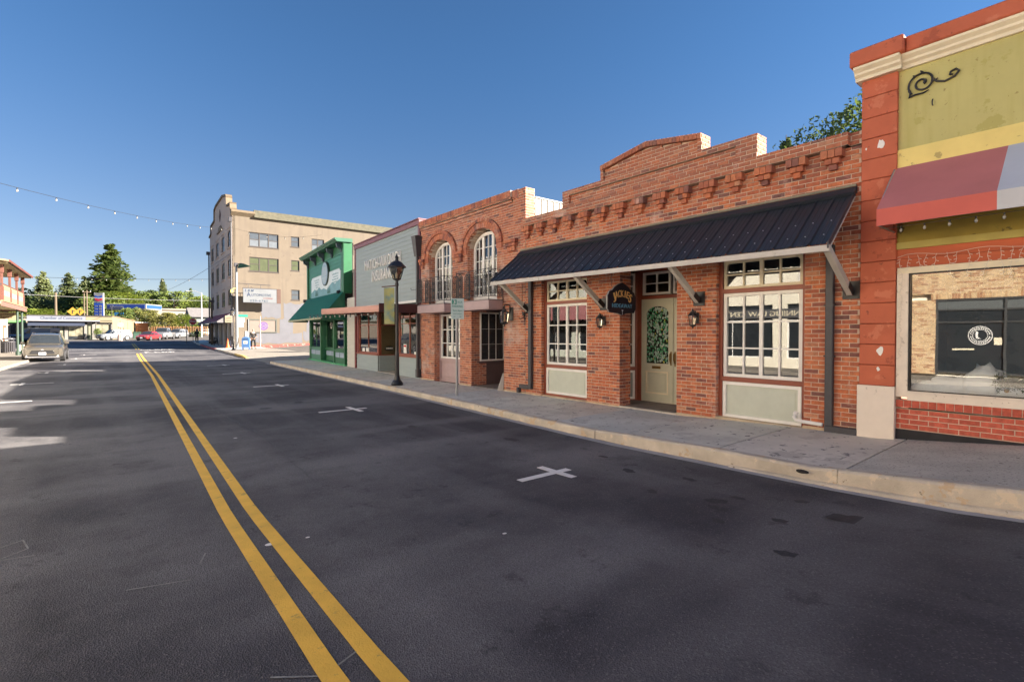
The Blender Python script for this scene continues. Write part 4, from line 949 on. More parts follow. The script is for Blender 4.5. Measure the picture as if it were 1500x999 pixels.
# arch rings of radial headers
def ring(c,hw,zs,zt,v,th,n,off):
    for i in range(n):
        t0=PI*i/n;t1=PI*(i+1)/n-.012
        def P(t,o): return (c+(hw+o)*math.cos(t),zs+(zt-zs+o)*math.sin(t))
        a,b,c_,d=P(t0,off),P(t1,off),P(t1,off+th),P(t0,off+th)
        mb=MB(FB); mb.prism([a,d,c_,b],'y',-.1,v); mb.build('arch_brick',brick2_m,b2)
for c,hw in((11.78,.72),(14.03,.71)):
    ring(c,hw,4.15,4.66,.035,.17,24,.01); ring(c,hw,4.15,4.66,.06,.085,26,.19)
    mb=MB(FB)
    for s in(-1,1): mb=MB(FB); mb.box(c+s*(hw+.005) if s>0 else c-hw-.245,c+hw+.245 if s>0 else c-hw-.005,-.1,.028,4.0,4.15); mb.build('springer',brick2_m,b2)
for a,b in((10.15,10.62),(12.66,13.12),(14.95,15.26)):
    k=MB(FB)
    for z0,z1,pv,ins in((4.06,4.15,.12,0),(3.97,4.055,.10,.03),(3.84,3.965,.07,.08)):
        n=3
        for q in range(n):
            w_=(b-a-2*ins)/n; k.bbox(a+ins+w_*q+.003,a+ins+w_*(q+1)-.003,-.05,pv,z0,z1,.004)
    k.build('impost',brick2_m,b2)
W.build(300)
# french windows
def french(c,hw,v=-.22):
    z0,zs,zt_=2.60,4.12,4.60
    op=arch_op(c-hw,c+hw,0,zs,zt_); opi=arch_op(c-hw+.07,c+hw-.07,0,zs,zt_-.07)
    n=20; mb=MB(FB)
    out=[(c+hw*math.cos(PI*i/n),zs+(zt_-zs)*math.sin(PI*i/n)) for i in range(n+1)]; out=[(c+hw,z0)]+out+[(c-hw,z0)]
    inn=[(c+(hw-.085)*math.cos(PI*i/n),zs+(zt_-zs-.085)*math.sin(PI*i/n)) for i in range(n+1)]; inn=[(c+hw-.085,z0)]+inn+[(c-hw+.085,z0)]
    for (a,b),(a2,b2_) in zip(zip(out,inn),zip(out[1:],inn[1:])):
        mb.hexa([(a[0],v-.08,a[1]),(b[0],v-.08,b[1]),(b[0],v,b[1]),(a[0],v,a[1])],[(a2[0],v-.08,a2[1]),(b2_[0],v-.08,b2_[1]),(b2_[0],v,b2_[1]),(a2[0],v,a2[1])])
    mb.box(c-hw+.085,c+hw-.085,v-.07,v-.001,z0,z0+.22)
    fr=mb.build('french_window',white,b2)
    g=MB(FB); W_=hw-.085
    us=[-W_,-W_/3-.03,W_/3+.03,W_]
    for u in us[1:3]: g.box(c+u-.045,c+u+.045,v-.06,v-.003,z0+.22,zs+(zt_-zs-.085)*math.sqrt(1-(u/W_)**2))
    g.build('stile',white,fr)
    g=MB(FB)
    for a,b in((us[0],us[1]-.045),(us[1]+.045,us[2]-.045),(us[2]+.045,us[3])):
        m_=(a+b)/2; zt2=zs+(zt_-zs-.085)*math.sqrt(max(0,1-(m_/W_)**2)); g.box(c+m_-.011,c+m_+.011,v-.05,v-.012,z0+.22,zt2)
    for z in(3.05,3.42,3.80,4.17,):
        g.box(c-W_,c+W_,v-.05,v-.014,z-.011,z+.011)
    g.build('glazing_bar',white,fr)
    for a,b in((us[0],us[1]-.045),(us[1]+.045,us[2]-.045),(us[2]+.045,us[3])):
        mb=MB(FB); nn=6; y=v-.04+random.uniform(-.002,.002); tops=[]
        for i in range(nn+1):
            x=a+(b-a)*i/nn; tops.append((c+x,zs+(zt_-zs-.085)*math.sqrt(max(0,1-(x/W_)**2))))
        pts=[(c+a,z0+.2),(c+b,z0+.2)]+tops[::-1]; mb.prism(pts[::-1],'y',y,y+.003); mb.build('pane',glass,fr)
french(11.78,.70); french(14.03,.69)
room(b2,FB,11.0,12.6,2.5,4.8,-.25,1.6); room(b2,FB,13.25,14.8,2.5,4.8,-.25,1.6)
# ground floor: far unit parallel to the street
v=-.2
mb=MB(FB); mb.box(12.9,13.02,v-.12,v,.1,2.42); mb.box(14.36,14.44,v-.12,v,.1,2.42); mb.box(13.02,14.36,v-.12,v-.005,.14,.2); mb.box(13.02,14.36,v-.12,v+.01,.80,.88); mb.build('shopfront_frame',mauve,b2)
mb=MB(FB); mb.box(13.02,14.36,v-.1,v-.04,.2,.80); mb.bbox(13.1,14.28,v-.05,v-.025,.28,.74,.015); mb.build('bulkhead_panel',mauve,b2)
window(b2,FB,13.03,14.36,.89,2.30,v-.02,4,3,white,glass,mull=(2,),name='window')
room(b2,FB,12.95,14.42,.85,2.35,v-.03,1.4,M('warm_interior',(.16,.12,.08),.9))
# near unit: alcove whose end wall faces back down the street
at=12.32
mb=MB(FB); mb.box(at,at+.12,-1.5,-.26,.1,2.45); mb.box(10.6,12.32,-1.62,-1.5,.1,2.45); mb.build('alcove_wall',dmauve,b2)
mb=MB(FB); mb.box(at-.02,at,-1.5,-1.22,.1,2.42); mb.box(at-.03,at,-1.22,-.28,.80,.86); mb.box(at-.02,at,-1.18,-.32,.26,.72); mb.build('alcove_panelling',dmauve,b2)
wn=window(b2,FB,-1.20,-.30,.87,2.32,0,3,3,white,dglass,mode='S',at=at-.03,name='window',fw=.045,depth=-.03)
W3=Wall(b2,FB,brick2_m); W3.face(-1.5,0,.1,2.45,mode='S',at=10.75,flip=-1,depth=.08); W3.build(0)
box_part(b2,FB,'alcove_floor',M('entry_floor',(.2,.2,.2)),10.75,12.3,-1.5,-.02,0,.165)
box_part(b2,FB,'alcove_ceiling',dark,10.75,12.3,-1.5,-.02,2.44,2.5)
box_part(b2,FB,'roof',M('roof_felt',(.2,.19,.18)),9.9,15.25,-20,-.33,4.9,4.95)
sheet=M('cream_sheet',(.22,.21,.185),.6,.06,3)
k=0;v=-.34
while v>-8:
    mb=MB(FB); mb.add([(9.875,v,3.9),(9.875,v-.22,3.9),(9.875,v-.22,5.20),(9.875,v,5.20),(9.89,v-.02,3.9),(9.89,v-.2,3.9)],[(0,1,2,3)]); mb.build('wall_sheet',sheet,b2)
    mb=MB(FB); mb.box(9.86,9.876,v-.02,v,3.9,5.195); mb.build('sheet_seam',sheet,b2); v-=.22
mb=MB(FB); mb.box(9.85,9.9,-8,-.34,5.195,5.23); mb.build('sheet_cap',M('sheet_cap',(.3,.3,.28),.6),b2)
box_part(b2,FB,'side_wall',mortar,9.89,9.99,-20,-8,0,5.2)
box_part(b2,FB,'side_wall',mortar,15.15,15.25,-20,-.33,0,5.2)
for a,b in((V0,10.75),(12.3,12.9),(14.42,V1)): mb=MB(FB); mb.box(a+.002,b+.012,-.1,.02,-.1,.185); mb.build('footing',ftm,b2)
# balconies
def balcony(u0,u1,label):
    t=thing('balcony',label,'balcony',FB@Matrix.Translation((u0,0,2.3)),'balconies over the townhouse doors')
    mb=MB(FB); mb.bbox(u0,u1,.02,.5,2.33,2.57,.008); mb.build('slab',mauve,t)
    mb=MB(FB); mb.box(u0+.02,u1-.02,.02,.48,2.571,2.60); mb.build('deck',M('deck',(.2,.17,.17),.8),t)
    zr,zb=3.40,2.68
    mb=MB(FB); path=[(u0,.02,zr),(u0,.5,zr),(u1,.5,zr),(u1,.02,zr)]
    mb.tube([path[0],path[1]],.010,6);mb.tube([path[1],path[2]],.010,6);mb.tube([path[2],path[3]],.010,6)
    for a,b in zip(path,path[1:]): mb.tube([(a[0],a[1],zb),(b[0],b[1],zb)],.008,5)
    for x,y in((u0,.5),(u1,.5),(u0,.03),(u1,.03)): mb.cyl((x,y,2.57),(x,y,zr+.02),.011,.011,6)
    mb.build('rail',black,t)
    def panel(cx,cy,dx,dy):
        k=MB(FB); w_=.085
        def P(s,z): return (cx+dx*s,cy+dy*s,z)
        for s in(-1,1): k.tube([P(s*w_,zb),P(s*w_,zr-.13)]+[P(s*w_*math.cos(q*PI/10),zr-.13+.10*math.sin(q*PI/10)) for q in range(0,6)],.010,5)
        for s in(-1,1): k.tube([P(s*w_*.62,zb+.02),P(s*w_*.62,zr-.16)]+[P(s*w_*.62*math.cos(q*PI/8),zr-.16+.07*math.sin(q*PI/8)) for q in range(0,5)],.006,4)
        for zc_ in(zb+.10,zb+.33,zb+.52): k.tube([P(0,zc_-.05),P(w_*.55,zc_),P(0,zc_+.05),P(-w_*.55,zc_),P(0,zc_-.05)],.009,4)
        for zc_ in(zb+.02,zb+.17,zb+.42): k.tube([P(-w_,zc_),P(w_,zc_)],.007,4)
        k.tube([P(0,zb),P(0,zr-.05)],.006,4)
        k.build('baluster_panel',black,t)
    n=4
    for i in range(n): panel(u0+(u1-u0)*(i+.5)/n*1.0,.5,1,0)
    for u in(u0,u1):
        for y in(.14,.36): panel(u,y,0,.9)
balcony(10.76,12.32,'iron railed balcony under the nearer arched window, beside the black awning')
balcony(12.98,14.62,'iron railed balcony under the farther arched window, beside the grey siding')
mb=MB(FB); mb.tube([(14.62,.5,3.1),(14.9,.55,3.1),(14.95,.55,3.12),(14.95,.55,3.17)],.008,5); tag(mb.build('iron_hook',black),'black iron hook reaching from the far balcony rail towards the grey siding','hook')
# plank leaning in the alcove
mb=MB(FB); mb.hexa([(10.78,.02,.16),(10.84,.16,.16),(10.80,.17,.16),(10.74,.03,.16)],[(10.79,-.03,.62),(10.80,.0,.62),(10.785,.0,.62),(10.775,-.03,.62)]); tag(mb.build('leaning_board',wood_w),'pale broken board leaning at the foot of the brick beside the alcove','board')
# leader head and downpipe at the far end
mb=MB(FB); mb.bbox(15.33,15.43,.02,.12,.45,5.0,.008); mb.bbox(15.30,15.44,.0,.14,.20,.48,.01)
mb.add([(15.27,.0,4.28),(15.45,.0,4.28),(15.45,.16,4.28),(15.27,.16,4.28),(15.2,.0,4.95),(15.48,.0,4.95),(15.48,.26,4.95),(15.2,.26,4.95)],[(3,2,1,0),(4,5,6,7),(0,1,5,4),(1,2,6,5),(2,3,7,6),(3,0,4,7)])
tag(mb.build('downpipe',darkgrey),'dark downpipe with funnel head between the brick townhouse and the grey siding','downpipe')
# ================================================================ INSURANCE OFFICE
FI=line_frame(8.45,15.3,8.9,23.3)
ins=thing('insurance_office','grey blue clapboard insurance office with maroon trim and white raised letters','building',FI@Matrix.Translation((.1,0,.2)),)
siding=M('grey_siding',(.29,.34,.345),.6,.06,3,.15,60,stretch=(.4,1,2)); maroon=M('maroon_trim',(.20,.08,.095),.5,.1,4,.1,60); pinkf=M('pink_fascia',(.55,.29,.23),.6,.1,3,.15,60,stretch=(.3,1,3))
siding2=M('pale_siding',(.54,.51,.45),.6,.06,3,.15,60,stretch=(.4,1,2))
def lap(root,F,u0,u1,z0,z1,v,exp,m,name='clapboard',ops=()):
    z=z0
    while z<z1-.02:
        t=min(z1,z+exp); 
        for a,b in intervals(u0,u1,(z+t)/2,ops):
            mb=MB(F); mb.prism([(v,z+.0),(v+.020,z+.001),(v+.004,t+.004),(v,t+.004)][::1],'x',a,b); mb.build(name,m,root)
        z=t
box_part(ins,FI,'false_front',dark,.06,6.5,-.3,-.0,2.62,5.50)
lap(ins,FI,.14,6.42,2.84,5.36,0,.152,siding)
mb=MB(FI); mb.bbox(.0,.14,-.3,.04,2.62,5.36,.006); mb.bbox(6.42,6.56,-.3,.04,2.62,5.36,.006); mb.build('corner_board',maroon,ins)
mb=MB(FI); mb.bbox(-.0,6.56,-.3,.06,5.362,5.53,.006); mb.bbox(-.02,6.62,-.32,.10,5.532,5.57,.006); mb.build('cornice_board',maroon,ins)
box_part(ins,FI,'light_strip',white,.14,6.42,.0,.03,2.76,2.84)
text('MATICH-VUKOVICH',white,ins,face_T(FI,3.36,.05,4.50),3.65,.40,.02,'lettering',bold=-.004,sp=1.12)
text('INSURANCE',white,ins,face_T(FI,3.20,.05,3.99),2.35,.42,.02,'lettering',bold=-.004,sp=1.12)
# canopy
cp=MB(FI); cp.box(.02,6.5,.03,1.43,2.56,2.62); cp.build('canopy_deck',M('canopy_deck',(.12,.05,.05),.7),ins)
zc=lambda u:2.49+.012*u
mb=MB(FI); mb.hexa([(.0,1.43,2.39),(6.5,1.43,2.50),(6.5,1.47,2.50),(.0,1.47,2.39)],[(.0,1.43,2.60),(6.5,1.43,2.72),(6.5,1.47,2.72),(.0,1.47,2.60)]); mb.build('canopy_fascia',pinkf,ins)
mb=MB(FI); mb.hexa([(.0,1.43,2.44),(6.5,1.43,2.55),(6.5,1.49,2.55),(.0,1.49,2.44)],[(.0,1.43,2.47),(6.5,1.43,2.58),(6.5,1.49,2.58),(.0,1.49,2.47)]); mb.build('canopy_bead',pinkf,ins)
mb=MB(FI); mb.box(-.03,.0,.03,1.47,2.38,2.66); mb.build('canopy_end',M('canopy_end',(.07,.018,.018),.6,.15,4),ins)  # near end: shade put into the colour, darker than the fascia
mb=MB(FI); mb.box(6.5,6.53,.03,1.47,2.5,2.72); mb.build('canopy_end',pinkf,ins)
# ground floor
box_part(ins,FI,'wall_base',dark,1.95,3.95,-1.75,-1.6,.1,2.6)
lap(ins,FI,6.5,7.72,.14,3.3,-.02,.17,siding2)
box_part(ins,FI,'pier_core',dark,6.5,7.7,-.4,-.02,.1,3.3)
mb=MB(FI); mb.bbox(6.42,6.55,-.3,.05,.1,2.6,.006); mb.build('post',M('dark_red_post',(.17,.03,.03),.5,.1,4),ins)
mb=MB(FI); mb.bbox(6.18,6.40,-.2,.0,.83,2.5,.006); mb.build('post',M('dark_red_post',(.2,.04,.04)),ins)
lap(ins,FI,3.95,6.42,.14,.80,-.02,.165,siding); lap(ins,FI,.05,1.92,.14,.84,-.02,.165,siding)
mb=MB(FI); mb.box(3.95,6.42,-.2,-.02,.1,.8); mb.box(.05,1.92,-.2,-.02,.1,.84); mb.build('bulkhead_core',dark,ins)
mb=MB(FI); mb.box(3.93,6.42,-.16,.03,.80,.86); mb.box(.02,1.92,-.16,.03,.845,.90); mb.build('window_sill',redbrown,ins)
window(ins,FI,4.0,6.18,.86,2.52,-.03,2,(0,.72,1),redbrown,glass_hi,name='shop_window',fw=.06)
window(ins,FI,.06,1.90,.90,2.52,-.03,2,(0,.72,1),redbrown,glass_hi,name='shop_window',fw=.06)
# recess side panel (seen) and door
mb=MB(FI); mb.box(3.86,3.98,-1.6,-.05,.12,.80); mb.build('recess_bulkhead',siding,ins)
k=.14
while k<.8: 
    mb=MB(FI); mb.box(3.845,3.862,-1.6,-.03,k+.004,min(.8,k+.155)); mb.build('clapboard',siding,ins); k+=.16
mb=MB(FI); mb.box(3.85,3.93,-1.6,-.03,.80,.84); mb.box(3.84,3.95,-.12,-.0,.8,2.6);mb.box(3.86,3.93,-1.6,-.12,2.0,2.04);mb.box(3.86,3.93,-1.6,-.12,2.5,2.56); mb.build('recess_frame',redbrown,ins)
mb=MB(FI); mb.box(3.895,3.899,-1.6,-.12,.84,2.5); mb.build('pane',glass,ins)
tanw=M('tan_interior',(.30,.22,.12),.9,.1,3)
room(ins,FI,3.95,6.4,.7,2.6,-.05,2.4,tanw); room(ins,FI,.05,1.92,.7,2.6,-.05,2.0,tanw)
mb=MB(FI); mb.box(1.95,3.9,-1.62,-1.57,.16,2.55); mb.build('entry_back',M('entry_dark',(.08,.06,.04),.8),ins)
for a,c,w_,h_,m_ in((3.4,1.75,.5,.55,white),(2.7,1.9,.35,.4,cream),(3.0,1.2,.3,.45,steel)):
    mb=MB(FI); mb.box(a-w_/2-.03,a+w_/2+.03,-1.57,-1.55,c-h_/2-.03,c+h_/2+.03); p=mb.build('picture_frame',black,ins); mb=MB(FI); mb.box(a-w_/2,a+w_/2,-1.55,-1.547,c-h_/2,c+h_/2); mb.build('picture',m_,p)
mb=MB(FI); T=FI@Matrix.Translation((3.83,-.45,1.08))
mb.v=[];mb.T=T; n=20; mb.add([(0,.20*math.cos(2*PI*i/n),.10*math.sin(2*PI*i/n)) for i in range(n)]+[(.006,.20*math.cos(2*PI*i/n),.10*math.sin(2*PI*i/n)) for i in range(n)],[tuple(range(n))]+[(i,(i+1)%n,n+(i+1)%n,n+i) for i in range(n)]); ov=mb.build('oval_sign',black,ins)
mb=MB(T); 
for i in range(9): mb.box(-.004,-.001,-.15+.033*i,-.13+.033*i,-.03,.03+.01*(i%2))
mb.build('sign_print',white,ov)
mb=MB(FI); mb.box(1.25,1.5,-.045,-.04,.98,1.3); p=mb.build('notice',white,ins); mb=MB(FI); mb.box(1.27,1.48,-.04,-.037,1.2,1.27); mb.build('notice_print',redb,p)
mb=MB(FI); mb.box(.25,.6,-.045,-.04,.93,1.05); mb.build('notice',white,ins)
mb=MB(FI); mb.box(5.0,5.35,-.045,-.04,.9,1.08); mb.box(5.5,5.8,-.045,-.04,.92,1.06); mb.build('notice',white,ins)
box_part(ins,FI,'entry_floor',concrete,1.92,3.95,-1.6,-.0,.0,.175)
box_part(ins,FI,'roof',M('roof_felt',(.2,.2,.2)),.0,7.9,-18,-.3,4.6,4.65)
box_part(ins,FI,'side_wall',siding2,-.0,.06,-18,-.3,0,5.0)
box_part(ins,FI,'side_wall',siding2,7.7,7.76,-18,-.3,0,4.6)
bulbs('bulb_string',[tuple(FI@Vector((-.1+.62*i,1.40,zc(.62*i)-.07-.02*(i%2)))) for i in range(16)],'string of bulbs under the pink canopy fascia of the grey office',r=.035)

# ================================================================ GREEN SHOP
FG=line_frame(8.9,23.35,9.6,31)
gs=thing('green_shop','green clapboard shop with bracketed cornice, painted sign panel and ribbed awning','building',FG@Matrix.Translation((.1,0,.2)))
gteal=M('teal_board',(.05,.21,.15),.55,.1,3,.1,60,stretch=(.4,1,2)); ggreen=M('bright_green',(.02,.125,.05),.45,.1,3,.1,60); gdark=M('dark_green',(.012,.10,.05),.5,.12,3,.1,60); gtrim=M('sea_green',(.06,.20,.13),.5,.08,4)
GL=7.35
box_part(gs,FG,'false_front',dark,.0,GL,-.4,0,3.3,5.9)
lap(gs,FG,.18,GL-.18,3.55,5.45,.0,.17,gteal)
for a,b in((-.22,.18),(GL-.18,GL+.05)): mb=MB(FG); mb.bbox(a,b,-.30,.10,3.55,5.9,.01); mb.build('pilaster',ggreen,gs)
mb=MB(FG); mb.box(.18,GL-.18,-.1,.03,5.45,5.5); mb.box(.18,GL-.18,-.1,.03,3.47,3.55); mb.build('trim',gtrim,gs)
mb=MB(FG); mb.box(.18,GL-.18,-.1,.02,5.50,5.88); mb.build('frieze',ggreen,gs)
mb=MB(FG); mb.prism([(-.3,5.90),(.42,5.90),(.44,5.94),(.50,5.98),(.52,6.05),(-.3,6.07)],'x',-.30,GL+.1); mb.build('cornice',M('cornice_green',(.035,.13,.08),.5,.08,4),gs)
mb=MB(FG); mb.box(-.29,GL+.09,.0,.40,5.885,5.90); mb.build('soffit',gdark,gs)
for u in(.15,1.95,3.7,5.45,GL-.15):
    mb=MB(FG); mb.prism([(.03,5.88),(.34,5.88),(.30,5.70),(.14,5.62),(.10,5.46),(.03,5.42)],'x',u-.09,u+.09); mb.build('bracket',M('bracket_dark',(.035,.06,.08),.5),gs)
# sign panel with clipped corners, mountains and oval
mb=MB(FG); a,b,c,d=.45,GL-.95,3.60,4.78; q=.22
out=[(a,c),(b,c),(b,d-.12),(b-q*.4,d-.10),(b-q,d),(a+q,d+.0),(a+q*.4,d-.10),(a,d-.12)]
mb.prism(out,'y',.02,.06); sg=mb.build('sign_panel',M('sign_pale_blue',(.62,.70,.74),.6,.06,1.5),gs)
mtn=M('sign_mountain',(.16,.33,.38),.6,.15,3); mtn2=M('sign_forest',(.04,.14,.12),.6,.3,8)
prof=[(a,3.61),(b,3.61),(b,3.95),(5.6,4.12),(5.1,4.02),(4.6,4.18),(4.1,4.0),(3.6,4.05),(3.0,3.92),(2.5,4.08),(1.9,4.24),(1.4,4.10),(1.0,4.2),(a,4.28)]
mb=MB(FG); mb.prism([p for p in prof],'y',.0605,.064); mb.build('sign_picture',mtn,sg)
for cx in(2.6,5.2):
    mb=MB(FG)
    for i in range(5): x=cx-.3+.13*i; h=.18+.12*((i*7)%3)/2; mb.prism([(x-.07,3.72),(x+.07,3.72),(x,3.72+h+.1)],'y',.064,.067)
    mb.build('sign_picture',mtn2,sg)
for k_,(cx,w_) in enumerate(((1.35,1.1),(5.1,.9))):
    for j in range(4):
        mb=MB(FG); z=4.58-.13*j; ww=w_*(1,.8,.95,.6)[j]/2; x=cx-ww
        while x<cx+ww: L_=.05+.04*((int(x*97))%3)/2; mb.box(x,x+L_,.0605,.0635,z-.02,z+.02+.02*(int(x*31)%2)); x+=L_+.03
        mb.build('sign_print',mtn,sg)
cx,cz=3.15,4.76
mb=MB(FG); n=28; mb.prism([(cx+.66*math.sin(2*PI*i/n),cz+.62*math.cos(2*PI*i/n)) for i in range(n)],'y',.02,.13); ov=mb.build('oval_emblem',M('emblem_edge',(.04,.06,.05),.5),gs)
mb=MB(FG); mb.prism([(cx+.61*math.sin(2*PI*i/n),cz+.57*math.cos(2*PI*i/n)) for i in range(n)],'y',.13,.136); mb.build('emblem_face',M('emblem_face',(.30,.42,.52),.6,.12,3),ov)
mb=MB(FG)
for i in range(7): u=cx-.36+.12*i; mb.box(u,u+.035,.136,.142,cz-.12,cz+.34-.02*abs(i-3))
for i in range(6): z=cz-.2-.05*i; ww=.45-.06*i; mb.box(cx-ww,cx+ww,.136,.141,z,z+.02)
mb.build('emblem_print',M('emblem_line',(.55,.60,.62),.6),ov)
mb=MB(FG); mb.cyl((.35,.1,3.65),(.35,.26,3.62),.09,.07,8); mb.tube([(.35,.0,3.55),(.35,.1,3.62)],.02,5); mb.build('floodlight',black,gs)
mb=MB(FG); mb.tube([(GL+.1,.0,3.6),(GL+.5,.1,3.62)],.02,5); mb.bbox(GL+.45,GL+.62,.0,.2,3.5,3.68,.02); mb.build('floodlight',darkgrey,gs)
# awning of ribbed sheets
aw=thing('ribbed_awning','deep green corrugated metal awning on the green shop','awning',FG@Matrix.Translation((.1,0,3)))
ribm=M('awning_green',(.008,.13,.095),.4,.08,3,.02,20,spec=.6)
n=26; aL=GL+.1
for i in range(n):
    a=-.15+(aL+.15)*i/n; b=-.15+(aL+.15)*(i+1)/n; w_=b-a; mb=MB(FG)
    prof=[(0,0),(w_*.2,0),(w_*.3,.03),(w_*.5,.03),(w_*.6,0),(w_,0)]
    for (v,z) in((.02,3.68),(1.1,2.40)):
        for du,dz in prof: mb.v.append(FG@Vector((a+du,v+dz*.6,z+dz)))
    m_=len(prof); mb.f=[(k,k+1,m_+k+1,m_+k) for k in range(m_-1)]; mb.build('roof_sheet',ribm,aw)
for u in(-.16,aL-.01):
    mb=MB(FG); mb.prism([(.02,3.70),(1.1,2.40),(1.1,2.32),(.02,2.32)],'x',u,u+.012); mb.build('end_panel',gdark,aw)
mb=MB(FG); mb.box(-.15,aL,1.08,1.115,2.33,2.42); mb.build('front_rail',M('awning_rail',(.35,.36,.22),.6),aw)
# shopfront
tq=MB(FG); 
for u0,u1 in((-.05,.10),(1.78,1.95),(4.45,4.65),(6.95,7.2)): tq.bbox(u0,u1,-.15,.02,.15,2.5,.008)
tq.box(.1,6.95,-.15,.0,2.38,2.5); tq.build('shopfront_post',ggreen,gs)
mb=MB(FG); mb.box(-.2,7.3,-.2,.06,.05,.24); mb.build('base_board',M('base_green',(.06,.33,.14),.5,.1,3),gs)
for u0,u1,v in((.10,1.78,0),(4.65,6.95,0),(1.95,4.45,-.22)):
    mb=MB(FG); mb.box(u0,u1,v-.15,v-.03,.24,.83); mb.box(u0,u1,v-.15,v+.01,.83,.9); bk=mb.build('bulkhead',ggreen if v<0 or u0<1 else gtrim,gs)
    m_=(u0+u1)/2
    for a,b in((u0+.12,m_-.06),(m_+.06,u1-.12)):
        mb=MB(FG); mb.bbox(a,b,v-.1,v-.015,.52,.76,.01); mb.build('bulkhead_panel',M('lilac_panel',(.30,.36,.45),.5),bk)
    window(gs,FG,u0,u1,.9,2.38,v-.04,1 if v==0 and u0<1 else 2,(0,1),ggreen,glass_hi if v==0 else glass,name='shop_window',fw=.05)
for a in(1.93,4.43): mb=MB(FG); mb.box(a,a+.04,-.25,-.1,.2,2.4); mb.build('recess_side',gdark,gs)
rm=room(gs,FG,.05,7.1,.6,2.6,-.28,2.4,dark)
rs=random.Random(4)
for i in range(14):
    u=rs.uniform(.3,6.7); z=rs.choice([.95,1.3,1.65]); s=rs.uniform(.08,.22); mb=MB(FG); y=-rs.uniform(.7,1.2); mb.bbox(u,u+s,y,y+s,z,z+s*rs.uniform(.7,1.8),.01); mb.build('shelf_goods',rs.choice([cream,tanw,white,brass,sage]),gs)
mb=MB(FG); n=16; mb.prism([(3.2+.17*math.cos(2*PI*i/n),2.1+.17*math.sin(2*PI*i/n)) for i in range(n)],'y',-.22,-.20); rd=mb.build('round_sign',white,gs)
mb=MB(FG); mb.prism([(3.2+.13*math.cos(2*PI*i/n),2.1+.13*math.sin(2*PI*i/n)) for i in range(n)],'y',-.20,-.195); mb.build('sign_face',dark,rd)
mb=MB(FG); mb.tube([(3.26,-.19,2.0),(3.16,-.19,2.06),(3.26,-.19,2.14),(3.16,-.19,2.2)],.014,5); mb.build('sign_print',white,rd)
box_part(gs,FG,'entry_floor',concrete,1.9,4.5,-.22,.0,.0,.17)
box_part(gs,FG,'roof',M('roof_felt',(.2,.2,.2)),0,7.4,-14,-.4,4.4,4.45)
box_part(gs,FG,'side_wall',siding2,7.2,7.26,-14,-.4,0,4.5); box_part(gs,FG,'side_wall',siding2,.0,.06,-14,-.4,0,4.5)

# ================================================================ FOUR STOREY HOTEL
FH=line_frame(10.2,56,11.0,75)
hotel=thing('hotel_block','four storey cream stucco hotel with mission gable and red awning at its base','building',FH@Matrix.Translation((.5,-.5,.3)))
hst=M('hotel_stucco',(.138,.113,.085),.9,.09,.7,.4,18,patch=[((.126,.103,.080),0,.9),((.085,.062,.05),-.35,2.2)],streak=((.118,.096,.075),.5))  # stucco colour lowered to offset direct sun on the side wall
hshade=M('hotel_stucco_shaded',(.52,.42,.35),.9,.08,.7,.3,18); htrim=M('hotel_trim',(.17,.13,.085),.8,.15,2,.3,30); wfr=M('window_dark_frame',(.05,.04,.035),.5)  # street front: lighter copy of the stucco, coloured for standing in shade
pat=M('graffiti_patch',(.115,.118,.135),.85,.07,1.5,.2,30)
# side wall (u=0 plane) with window holes
SW=[(-4.22,-1.50,10.35,11.78,'t'),(-4.22,-1.50,7.90,9.30,'g'),(-6.25,-5.42,10.70,11.76,'s'),(-6.25,-5.42,8.22,9.30,'s'),(-6.25,-5.42,5.16,6.22,'s'),(-8.80,-7.5,10.45,11.76,'d'),(-8.8,-7.5,7.9,9.3,'d'),(-12,-10.7,10.5,11.76,'d'),(-15,-14,10.5,11.76,'d')]
vs=sorted(set([-24,0]+[a for a,*_ in SW]+[b for _,b,*_ in SW])); zs_=sorted(set([0,13.25]+[w_[2] for w_ in SW]+[w_[3] for w_ in SW]))
mb=MB(FH)
for a,b in zip(vs,vs[1:]):
    for c,d in zip(zs_,zs_[1:]):
        m1,m2=(a+b)/2,(c+d)/2
        if any(w_[0]<m1<w_[1] and w_[2]<m2<w_[3] for w_ in SW): continue
        mb.box(0,.3,a,b,c,d)
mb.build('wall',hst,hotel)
gl_g=M('green_blind_glass',(.075,.085,.04),.12,.12,2,spec=.9); gl_b=M('sky_glass',(.07,.08,.09),.06,.1,2,spec=1.0); gl_w=M('white_blind_glass',(.13,.145,.16),.15,.1,2,spec=.8)
for a,b,c,d,k in SW:
    mb=MB(FH); f=.07
    mb.box(.06,.14,a,a+f,c,d);mb.box(.06,.14,b-f,b,c,d);mb.box(.061,.14,a+f,b-f,c,c+f);mb.box(.061,.14,a+f,b-f,d-f,d); fr=mb.build('window',wfr,hotel)
    nn={'t':3,'g':3,'s':1,'d':2}[k]
    for i in range(nn):
        p0=a+f+(b-a-2*f)*i/nn;p1=a+f+(b-a-2*f)*(i+1)/nn; zm=(c+d)/2+.02
        if i: g=MB(FH); g.box(.07,.13,p0-.045,p0+.045,c+f,d-f); g.build('mullion',wfr,fr)
        sp_=not(nn==3 and i==1)
        if sp_: g=MB(FH); g.box(.075,.12,p0,p1,zm-.03,zm+.03); g.build('meeting_rail',wfr,fr)
        for q0,q1,top in((c+f,zm,0),(zm,d-f,1)):
            m_=gl_g if (k=='g' or (k=='s' and 8<c<9)) else (gl_b if top or k=='s' else gl_w)
            g=MB(FH); g.box(.10,.11,p0,p1,q0,q1); g.build('pane',m_,fr)
    g=MB(FH); g.box(.32,.34,a-.2,b+.2,c-.2,d+.2); g.build('blind',dark,fr)
    g=MB(FH); g.box(-.04,.06,a-.04,b+.04,c-.07,c-.001); g.build('sill',wfr,fr)
